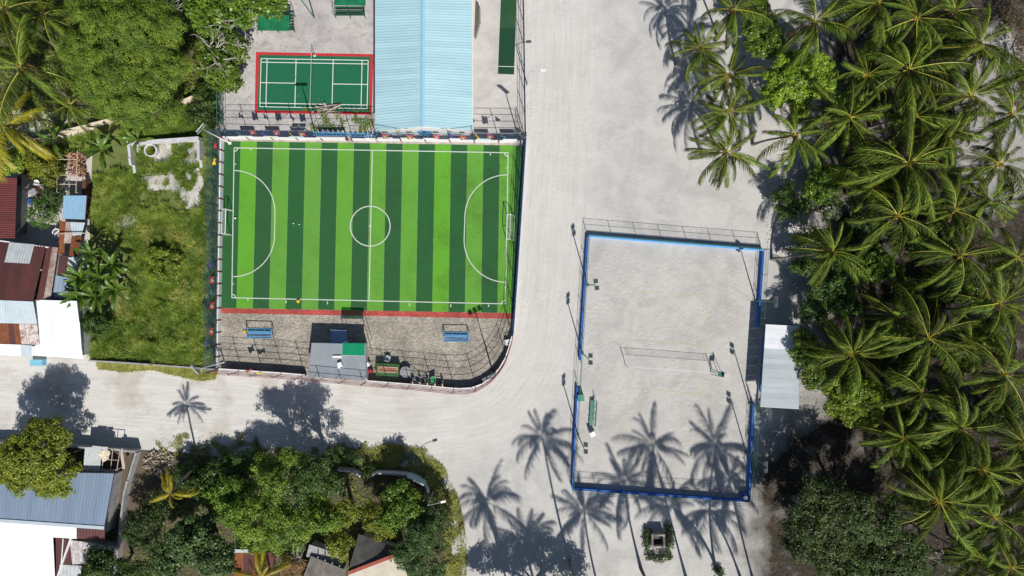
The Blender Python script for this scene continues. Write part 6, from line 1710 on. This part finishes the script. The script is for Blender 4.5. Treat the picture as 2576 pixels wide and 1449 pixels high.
tree('grove_tree', 'dull dark tree behind the street lamp', [(1082, 1290, 3.4, 44, 42, 1.5), (1110, 1330, 2.8, 30, 60, 1.3)], 'grey', leaf=.2, clump=.5, per=26, seed=28, bare=((1075, 1290, 4.6, 35, 3),))
tree('grove_tree', 'deep green tree left of the olive trees in the grove', [(605, 1225, 3.4, 50, 36, 1.4), (560, 1248, 3.6, 54, 42, 1.5), (600, 1290, 4.6, 44, 52, 1.7)], 'bright', leaf=.28, clump=.55, per=26, seed=29)
tree('grove_tree', 'rich green tree beside the yellow palm', [(510, 1222, 3.0, 50, 34, 1.3), (480, 1198, 2.0, 40, 24, 1.1), (545, 1192, 2.6, 46, 28, 1.2)], 'deep', leaf=.26, clump=.55, per=26, seed=30)
tree('grove_tree', 'large fresh green tree at the lower edge below the yellow palm', [(490, 1375, 6.0, 80, 58, 2.1), (540, 1400, 5.6, 50, 52, 1.9), (430, 1400, 5.2, 48, 44, 1.7), (500, 1325, 5.0, 56, 36, 1.7)], 'bluish', leaf=.3, clump=.58, per=28, seed=31, ratio=.7)
tree('grove_tree', 'dark green tree over the low spotted roof', [(265, 1430, 4.2, 70, 36, 1.6), (340, 1440, 4.0, 60, 34, 1.5), (250, 1395, 3.6, 40, 24, 1.2)], 'deep', leaf=.26, clump=.55, per=26, seed=32)
tree('grove_tree', 'shaded tree along the grey compound wall', [(365, 1330, 3.4, 44, 70, 1.5), (400, 1270, 2.6, 40, 50, 1.3)], 'grey', leaf=.22, clump=.5, per=22, seed=33)
tree('grove_shrub', 'low dark shrubs on the verge beside the short grey wall', [(875, 1152, 1.2, 40, 14, .9), (926, 1186, 1.2, 12, 18, 1.0), (845, 1150, 1.4, 40, 24, 1.1)], 'grey', leaf=.18, clump=.45, per=24, seed=34, cat='shrub')
tree('grove_shrub', 'dark shrubs at the road edge below the lone palm shadow', [(570, 1160, 1.5, 36, 18, 1.0), (615, 1155, 1.8, 42, 22, 1.2), (480, 1172, .8, 40, 14, .6)], 'deep', leaf=.2, clump=.45, per=24, seed=35, cat='shrub')
tree('grove_shrub', 'small shrubs round the stone planter', [(1630, 1358, .4, 12, 30, .4), (1682, 1356, .4, 13, 36, .45), (1655, 1402, .35, 34, 12, .35)], 'grey', leaf=.17, clump=.32, per=22, seed=36, cat='shrub', limbs=3)
tree('grove_shrub', 'low bush at the foot of the leaning palm', [(1808, 1438, .4, 16, 10, .35)], 'deep', leaf=.18, clump=.35, per=22, seed=37, cat='shrub', limbs=3)
tree('grove_shrub', 'brownish creeper heap beside the low tiled roof', [(738, 1425, 1.6, 34, 30, 1.0)], 'litter', leaf=.16, clump=.4, per=26, seed=38, cat='shrub', bare=((735, 1410, 2.4, 40, 6),))

# right side broad leafed trees between the palms
tree('broadleaf_tree', 'large lime green tree among the upper palms', [(2010, 215, 6.0, 70, 62, 2.7), (1965, 215, 5.6, 58, 60, 2.4), (2055, 190, 5.8, 52, 70, 2.6), (1995, 165, 5.4, 60, 40, 2.3)], 'lime', leaf=.23, clump=.5, per=36, seed=50, ratio=.65, limbs=8)
tree('broadleaf_tree', 'bright green tree between the two uppermost palms', [(1915, 60, 5.2, 50, 55, 1.9), (1935, 110, 4.6, 44, 40, 1.6), (1900, 110, 4.2, 34, 34, 1.4)], 'bright', leaf=.23, clump=.5, per=36, seed=51, ratio=.65)
tree('broadleaf_tree', 'bright green bush at the sand edge above the leaning palm', [(2075, 452, 3.4, 44, 44, 1.5), (2050, 480, 3.0, 34, 30, 1.3)], 'bright', leaf=.23, clump=.5, per=36, seed=52, ratio=.65)
tree('broadleaf_tree', 'dark leafy bush at the sand edge beside the bright bush', [(1972, 505, 2.8, 36, 44, 1.3), (2010, 525, 2.8, 40, 26, 1.2), (2080, 520, 2.8, 30, 32, 1.2)], 'deep', leaf=.28, clump=.55, per=24, seed=53)
tree('broadleaf_tree', 'bright green tree right of the leaning palm crown', [(2200, 668, 4.6, 52, 44, 1.7), (2240, 685, 4.0, 34, 26, 1.3)], 'bright', leaf=.23, clump=.5, per=36, seed=54, ratio=.65)
tree('broadleaf_tree', 'deep green tree under the leaning palm crown', [(2060, 680, 3.2, 60, 30, 1.4), (2020, 670, 3.0, 40, 24, 1.2), (2110, 700, 3.2, 50, 30, 1.4), (2035, 600, 2.6, 44, 26, 1.2)], 'deep', leaf=.28, clump=.55, per=24, seed=55)
tree('broadleaf_tree', 'deep green tree above the roofed stand', [(2085, 735, 4.0, 62, 40, 1.6), (2050, 775, 3.6, 42, 38, 1.4), (2110, 770, 3.6, 46, 34, 1.4)], 'deep', leaf=.28, clump=.56, per=26, seed=56)
tree('broadleaf_tree', 'lime green tree touching the stand roof', [(2035, 895, 4.6, 38, 44, 1.6), (2055, 945, 4.4, 44, 36, 1.5), (2020, 860, 4.2, 26, 32, 1.2)], 'bright', leaf=.23, clump=.5, per=36, seed=57, ratio=.65)
tree('broadleaf_tree', 'large lime green tree below the stand among the palms', [(2150, 985, 5.4, 80, 54, 2.7), (2190, 1015, 5.2, 60, 44, 2.4), (2110, 1010, 4.8, 50, 44, 2.2), (2165, 1050, 4.6, 56, 28, 2.0)], 'lime', leaf=.23, clump=.5, per=38, seed=58, ratio=.65, limbs=8)
tree('broadleaf_tree', 'dark grey green tree at the foot of the sand court', [(2065, 1245, 8.2, 72, 52, 2.2), (2115, 1285, 8.4, 74, 60, 2.3), (2040, 1310, 7.4, 62, 56, 2.0), (2005, 1350, 6.4, 50, 50, 1.8), (2090, 1350, 6.8, 60, 50, 1.9)], 'grey', leaf=.26, clump=.6, per=24, seed=59, limbs=8, cover=1.1, fill=.2)
tree('broadleaf_tree', 'grey green tree at the lower edge among the palms', [(2200, 1310, 7.8, 75, 60, 2.2), (2260, 1390, 6.4, 80, 60, 2.0), (2160, 1410, 6.2, 80, 56, 2.0), (2090, 1400, 5.6, 60, 56, 1.9), (2240, 1450, 6.0, 90, 40, 1.9)], 'grey', leaf=.27, clump=.6, per=26, seed=60, limbs=9, cover=1.1, fill=.2)
tree('broadleaf_tree', 'sparse tree with pale bare limbs at the lower right edge', [(2390, 1410, 5.0, 36, 30, 1.2), (2350, 1440, 4.8, 30, 24, 1.1), (2420, 1390, 4.6, 26, 24, 1.0)], 'grey', leaf=.24, clump=.5, per=16, seed=61, bare=((2375, 1400, 5.6, 50, 4),), fill=.05, cover=.6)
tree('brown_scrub', 'brown dry scrub at the upper right edge', [(2556, 40, 2.2, 34, 60, 1.3), (2566, 150, 2.0, 24, 60, 1.2), (2560, 230, 1.6, 20, 40, 1.0)], 'dead_leaf', leaf=.17, clump=.5, per=22, seed=62, cat='scrub', bare=((2550, 90, 3.4, 50, 4),))
for k, (lab, x, y, kind) in enumerate([('low green shrub between palms at the far right', 2480, 850, 'lime'), ('low green shrub below the palm row at mid right', 2440, 745, 'bright'), ('dark undergrowth shrub among the right hand palms', 2370, 720, 'grey'), ('low lime shrub beneath crossed palm fronds', 2420, 905, 'lime'), ('undergrowth shrub between lower palms', 2410, 1160, 'grey')]):
    tree('understory_shrub', lab, [(x, y, 1.6, 40, 32, 1.2), (x + 24, y + 14, 1.3, 26, 24, 1.0)], kind, leaf=.26, clump=.5, per=20, seed=70 + k, cat='shrub', limbs=4)
for k, (lab, x, y) in enumerate([('dark shrub under the dark palm beside the lime tree', 2120, 250), ('dark shrub under the big palm below the largest crown', 2180, 560), ('dark shrub beneath the largest palm crown', 2260, 470), ('dark shrub right of the stand side palm', 2270, 900), ('dark shrub beneath the wide lower palm', 2360, 1150), ('dark shrub beneath the yellow ribbed lower palm', 2440, 1240), ('dark shrub between mid right palms', 2340, 600), ('dark shrub beneath the small palm above the stand', 2290, 740), ('dark shrub at the right edge below mid height', 2520, 1030), ('dark shrub under the upper palms', 2230, 110)]):
    tree('understory_shrub', lab, [(x, y, 1.5, 50, 40, 1.2), (x + 34, y + 20, 1.2, 34, 30, 1.0), (x - 28, y + 24, 1.2, 30, 26, .9)], 'grey' if k % 2 else 'deep', leaf=.26, clump=.5, per=16, seed=120 + k, cat='shrub', limbs=4)
# trees just outside the frame that shade the foot of the picture
tree('broadleaf_tree', 'broad tree below the lower edge shading the sand track', [(1330, 1570, 6.5, 60, 50, 2.2), (1410, 1560, 6.0, 60, 50, 2.0), (1260, 1580, 6.0, 60, 46, 2.0), (1480, 1590, 6.0, 60, 50, 2.0)], 'grey', leaf=.28, clump=.6, per=26, seed=80)

# coconut palms: label, crown as seen, height, crown radius in plan units
PALMS = [
    ('coconut palm crown cut by the upper edge, nearest the sand road', 1843, 25, 9, 84), ('broad coconut palm right of the bright tree at the upper edge', 2050, 57, 10.5, 104),
    ('coconut palm furthest out over the sand, highest in the sand edge row', 1760, 122, 8, 80), ('coconut palm second in the sand edge row', 1832, 190, 8.5, 86), ('coconut palm third in the sand edge row', 1832, 282, 8, 80, (1836, 362)),
    ('coconut palm lowest in the sand edge row, alone on bright sand', 1827, 385, 7.6, 92, (1797, 362)), ('coconut palm with orange crown heart right of the sand edge row', 2000, 342, 8.4, 96, (1893, 364)),
    ('dark coconut palm right of the lime green tree', 2136, 296, 9, 108), ('large coconut palm upper right of the lime green tree', 2283, 175, 10, 124), ('largest coconut palm crown, in the middle of the upper grove', 2283, 412, 10.5, 142),
    ('coconut palm over white sand near the upper right edge', 2459, 112, 9.5, 104, (2400, 150)), ('coconut palm over white sand below its neighbour at the upper right', 2439, 242, 9.5, 108), ('coconut palm squeezed between two large crowns in the upper grove', 2300, 293, 8.5, 92),
    ('coconut palm at the upper edge right of the broad palm', 2306, 46, 10, 112), ('coconut palm cut by the upper edge between two broad crowns', 2206, 8, 10, 98), ('coconut palm beside white sand at the right edge', 2512, 412, 9.5, 108),
    ('coconut palm cut by the right edge above the white sand', 2545, 290, 9, 88), ('coconut palm with curved trunk leaning away from the sand court', 2094, 634, 8, 102, (1940, 652)), ('big coconut palm below the largest crown', 2256, 543, 9.5, 124),
    ('coconut palm with yellow ribs at mid right', 2414, 642, 10, 126), ('coconut palm between the big palm and the right edge', 2398, 530, 9, 104), ('small coconut palm above the stand side crown', 2249, 794, 8, 92),
    ('coconut palm with orange heart nearest the roofed stand', 2143, 888, 8.6, 106), ('wide coconut palm right of the stand side crown', 2333, 850, 10, 126), ('coconut palm at the right edge level with the stand', 2512, 762, 9.5, 108),
    ('coconut palm cut by the right edge at mid height', 2556, 648, 9, 96), ('coconut palm right of the large lime tree', 2318, 988, 9, 108), ('coconut palm at the right edge below the stand level', 2525, 942, 10, 116),
    ('wide coconut palm at lower right with spread ribs', 2410, 1076, 10, 126), ('dark coconut palm below the large lime tree', 2270, 1100, 8.6, 102), ('coconut palm at lower right behind spread ribs', 2470, 1180, 9.5, 116),
    ('coconut palm with many yellow ribs at lower right', 2362, 1260, 10, 136), ('coconut palm near the lower right corner', 2498, 1300, 9.5, 118), ('coconut palm in the lower right corner', 2540, 1425, 9.5, 112),
    ('coconut palm cut by the right edge at lower right', 2570, 1110, 9, 100), ('coconut palm between the upper right palms and the edge', 2380, 330, 8.4, 92), ('coconut palm cut by the right edge near the lower corner', 2580, 1215, 9, 100),
    ('coconut palm behind the right edge crown at mid right', 2480, 505, 8.6, 96), ('coconut palm partly hidden between mid right crowns', 2190, 470, 8, 84), ('coconut palm half hidden right of the wide crown', 2440, 860, 8.6, 96)]
PALMS += [('coconut palm partly hidden above the dark palm', 2180, 190, 8, 90), ('coconut palm partly hidden at the upper right edge', 2400, 30, 8.5, 92), ('coconut palm cut by the lower right edge', 2450, 1400, 8, 84), ('coconut palm cut by the right edge at the top', 2590, 190, 9, 84)]
for k, t in enumerate(PALMS):
    palm(t[0], t[1], t[2], t[3], t[4], t[5] if len(t) > 5 else None, seed=k + 1, n=24 + (k % 6), nuts=6 if k % 3 else 11, dead=(1, 2, 1, 3, 0, 1, 2)[k % 7], group='coconut palms of the right hand grove')
LPALM = [('large coconut palm with spread fronds at the left edge', 57, 170, 9.5, 128, None, 'green'), ('coconut palm in the top left corner', 15, 25, 9.5, 110, None, 'green'), ('coconut palm cut by the left edge above the large one', -25, 125, 8, 84, None, 'green'),
         ('small coconut palm between large palm and cream wall', 178, 264, 6.5, 66, None, 'green'), ('yellow coconut palm cut by the left edge', 8, 318, 7.5, 104, None, 'yellow'), ('coconut palm at the upper left edge beside the olive tree', 110, 40, 7.5, 80, None, 'green'),
         ('yellow coconut palm leaning from the grove with its trunk shadow on the road', 430, 1240, 9, 52, (503, 1168), 'yellow'), ('orange yellow palm cut by the lower edge in the grove', 660, 1452, 6, 76, None, 'yellow')]
for k, t in enumerate(LPALM):
    palm(t[0], t[1], t[2], t[3], t[4], t[5], t[6], n=18 + (k % 3), seed=70 + k, nuts=4, dead=1, group='coconut palms of the left hand gardens')
# palms whose crowns stand just below the picture; their shadows fall on the sand court
for k, (lab, sx, sy, h, r, base) in enumerate([('tall palm below the lower edge, shadow on the road left of the court', 1365, 1105, 17, 96, (1432, 1410)), ('tall palm below the lower edge, shadow on the foot of the court', 1570, 1215, 17, 94, (1612, 1430)), ('tall palm below the lower edge, largest shadow in the court', 1641, 1122, 17, 100, (1728, 1462)),
                                       ('tall palm below the lower edge, shadow by the palm side wall', 1800, 1125, 17, 100, (1800, 1436)), ('tall palm below the lower edge, shadow under the court foot', 1785, 1290, 15, 92, (1866, 1462)), ('tall palm below the lower edge, shadow left of the court foot', 1470, 1290, 15, 92, (1510, 1500)),
                                       ('tall palm below the lower edge, shadow at the bend of the side track', 1225, 1265, 15.5, 100, (1290, 1520)), ('tall palm below the lower edge, shadow beside the planter', 1690, 1275, 15, 92, (1806, 1436)), ('tall palm below the lower edge, shadow by the court corner', 1835, 1210, 16, 88, (1900, 1480)), ('tall palm below the lower edge, shadow on the side track', 1320, 1365, 14, 92, (1370, 1560))]):
    sh = h / math.tan(SUN_EL) * KP
    gx, gy = sx + math.sin(SUN_AZ) * sh, sy + math.cos(SUN_AZ) * sh
    ax, ay = CX + (gx - CX) * HC / (HC - h), CY + (gy - CY) * HC / (HC - h)
    palm(lab, ax, ay, h, r * 1.08, base, seed=90 + k, n=25, nuts=0, dead=0, group='tall palms below the picture')

# ---------------------------------------------------------------- grass, weeds, litter
rub = lambda x, y: ((x > 350) & (x < 514) & (y > 436) & (y < 532))
def lot_keep(x, y):
    n = vnoise(x, y, 14, 3)
    k = np.where(rub(x, y), np.where(n > .66, .5, .015), 1.0)
    k = np.where((x > 338) & (x < 512) & (y > 358) & (y < 436), np.where(n > .38, .7, .05), k)
    k = np.where((x > 388) & (x < 434) & (y > 362) & (y < 414), .01, k)
    k = np.where((x > 280) & (x < 345) & (y > 535) & (y < 600), .15, k)
    return k
grass('grass', 'tall tangled weeds filling the lot beside the pitch', [(240, 445), (300, 430), (333, 436), (335, 390), (300, 330), (470, 270), (541, 330), (548, 360), (541, 920), (500, 914), (236, 898), (232, 820), (330, 800), (335, 640), (240, 560)], 165000, .04, 1.0, 'grass', 1, lot_keep, .023)
grass('grass', 'dry yellowish weeds mixed through the overgrown lot', [(250, 450), (480, 440), (544, 450), (540, 914), (240, 890), (300, 780), (340, 640), (245, 560)], 18000, .1, .8, 'dry_grass', 2, lot_keep, .022)
grass('grass', 'green grass verge between lot wall and sand road', [(246, 912), (300, 909), (390, 920), (548, 932), (542, 952), (500, 957), (430, 940), (380, 928), (300, 935), (250, 926)], 14000, .08, .36, 'dry_grass', 3, None, .028)
vk = lambda x, y: np.clip(vnoise(x, y, 18, 9) * 1.9 - .7 - .6 * np.clip((1125 - y) / 35, 0, 1), .015, 1)
grass('grass', 'sparse grass along the sand road edge', [(385, 1105), (470, 1090), (640, 1085), (660, 1130), (860, 1110), (980, 1115), (1060, 1130), (1000, 1175), (800, 1170), (560, 1150), (420, 1150)], 26000, .05, .26, 'dry_grass', 4, vk, .03)
grass('grass', 'tall weeds round the outside of the grove corner', [(840, 1140), (980, 1115), (1070, 1130), (1120, 1180), (1152, 1250), (1172, 1340), (1176, 1449), (1120, 1449), (1120, 1330), (1095, 1250), (1060, 1200), (1000, 1180), (850, 1170)], 34000, .1, .6, 'dry_grass', 5, lambda x, y: np.clip(vnoise(x, y, 22, 12) * 1.8 - .2, .12, 1), .03)
grass('grass', 'undergrowth weeds beneath the lower grove trees', [(330, 1290), (420, 1200), (560, 1150), (860, 1165), (1060, 1195), (1110, 1290), (1120, 1449), (320, 1449)], 12000, .1, .4, 'grass', 6, None, .035)
grass('grass', 'undergrowth weeds in the upper left garden', [(0, 0), (500, 0), (560, 215), (470, 262), (300, 300), (0, 380)], 12000, .2, .6, 'grass', 7, None, .05)
grass('grass', 'small weeds growing along the pavers under the flagged fence', [(760, 272), (940, 280), (940, 340), (790, 338)], 2200, .08, .35, 'grass', 8, lambda x, y: np.clip(vnoise(x, y, 16, 21) * 2.4 - 1.1, .02, 1), .035)
grass('grass', 'weeds on the garden side of the cream wall', [(60, 385), (170, 350), (235, 330), (240, 380), (170, 392), (165, 440), (60, 440)], 4000, .15, .5, 'grass', 9, None, .045)

rw = np.random.default_rng(44)
wl_ = []
while len(wl_) < 95:
    x, y = rw.uniform(250, 540), rw.uniform(300, 905)
    if (y < 600 and 280 < x < 510 and (y > 350)) or (x < 330 and 560 < y < 800) or (y < 440 and x < 470): continue
    c_ = P(x, y, .4); r_ = rw.uniform(.35, .95)
    wl_.append((np.array(c_), np.array([r_, r_ * rw.uniform(.7, 1.2), r_ * .55])))
wp, wn_, ws, wr_ = crown(wl_, .15, .3, 9, rw, .1, 1.0, .9)
wv, wf_ = leaf_quads(wp, wn_, ws, rw, .5)
wo = bpy.data.objects.new('weeds', np_mesh('weeds', wv, wf_, 4, L['bright'], wr_)); COL.objects.link(wo)
tag(wo, 'leafy broad weeds growing in patches through the overgrown lot', 'weeds', kind='stuff')

def litter(name, label, poly, n, size, seed, kind='litter', keep=None):
    rng = np.random.default_rng(6000 + seed)
    xs = [p[0] for p in poly]; ys = [p[1] for p in poly]
    x = rng.uniform(min(xs), max(xs), n * 2); y = rng.uniform(min(ys), max(ys), n * 2)
    ok = in_poly(x, y, poly)
    if keep is not None: ok &= rng.uniform(0, 1, len(x)) < keep(x, y)
    x, y = x[ok][:n], y[ok][:n]; n = len(x)
    pos = np.stack([(x - CX) / KP, (CY - y) / KP, rng.uniform(.03, .06, n)], 1)
    nn = unit(rng.normal(size=(n, 3)) * .25 + np.array([0, 0, 1]))
    v, f = leaf_quads(pos, nn, size * rng.uniform(.5, 1.4, n), rng, .5)
    ob = bpy.data.objects.new(name, np_mesh(name, v, f, 4, L[kind], rng.uniform(0, 1, n))); COL.objects.link(ob)
    return tag(ob, label, 'leaf litter', kind='stuff')
litter('leaf_litter', 'brown fallen leaves scattered on the badminton yard', [(575, 90), (640, 70), (940, 60), (940, 330), (570, 330)], 230, .16, 1, keep=lambda x, y: np.clip(1.2 - (x - 570) / 260, .1, 1))
litter('leaf_litter', 'brown palm litter on the sand under the right hand palms', [(1900, 380), (1990, 330), (2200, 100), (2576, 0), (2576, 1449), (1920, 1449), (1960, 1100), (2020, 760), (1930, 640)], 9000, .16, 2)
litter('leaf_litter', 'dark leaf crumbs along the foot wall of the sand court', [(1700, 1225), (1880, 1238), (1878, 1250), (1700, 1238)], 120, .14, 3)
litter('leaf_litter', 'leaf crumbs and husks scattered over open sand', [(1330, 0), (1800, 0), (1800, 400), (1950, 620), (1460, 560), (1340, 560)], 130, .09, 4)
litter('leaf_litter', 'leaf litter on the shaded sand below the stand', [(1900, 1040), (2100, 1050), (2140, 1200), (2000, 1449), (1880, 1449), (1900, 1260)], 140, .11, 5)
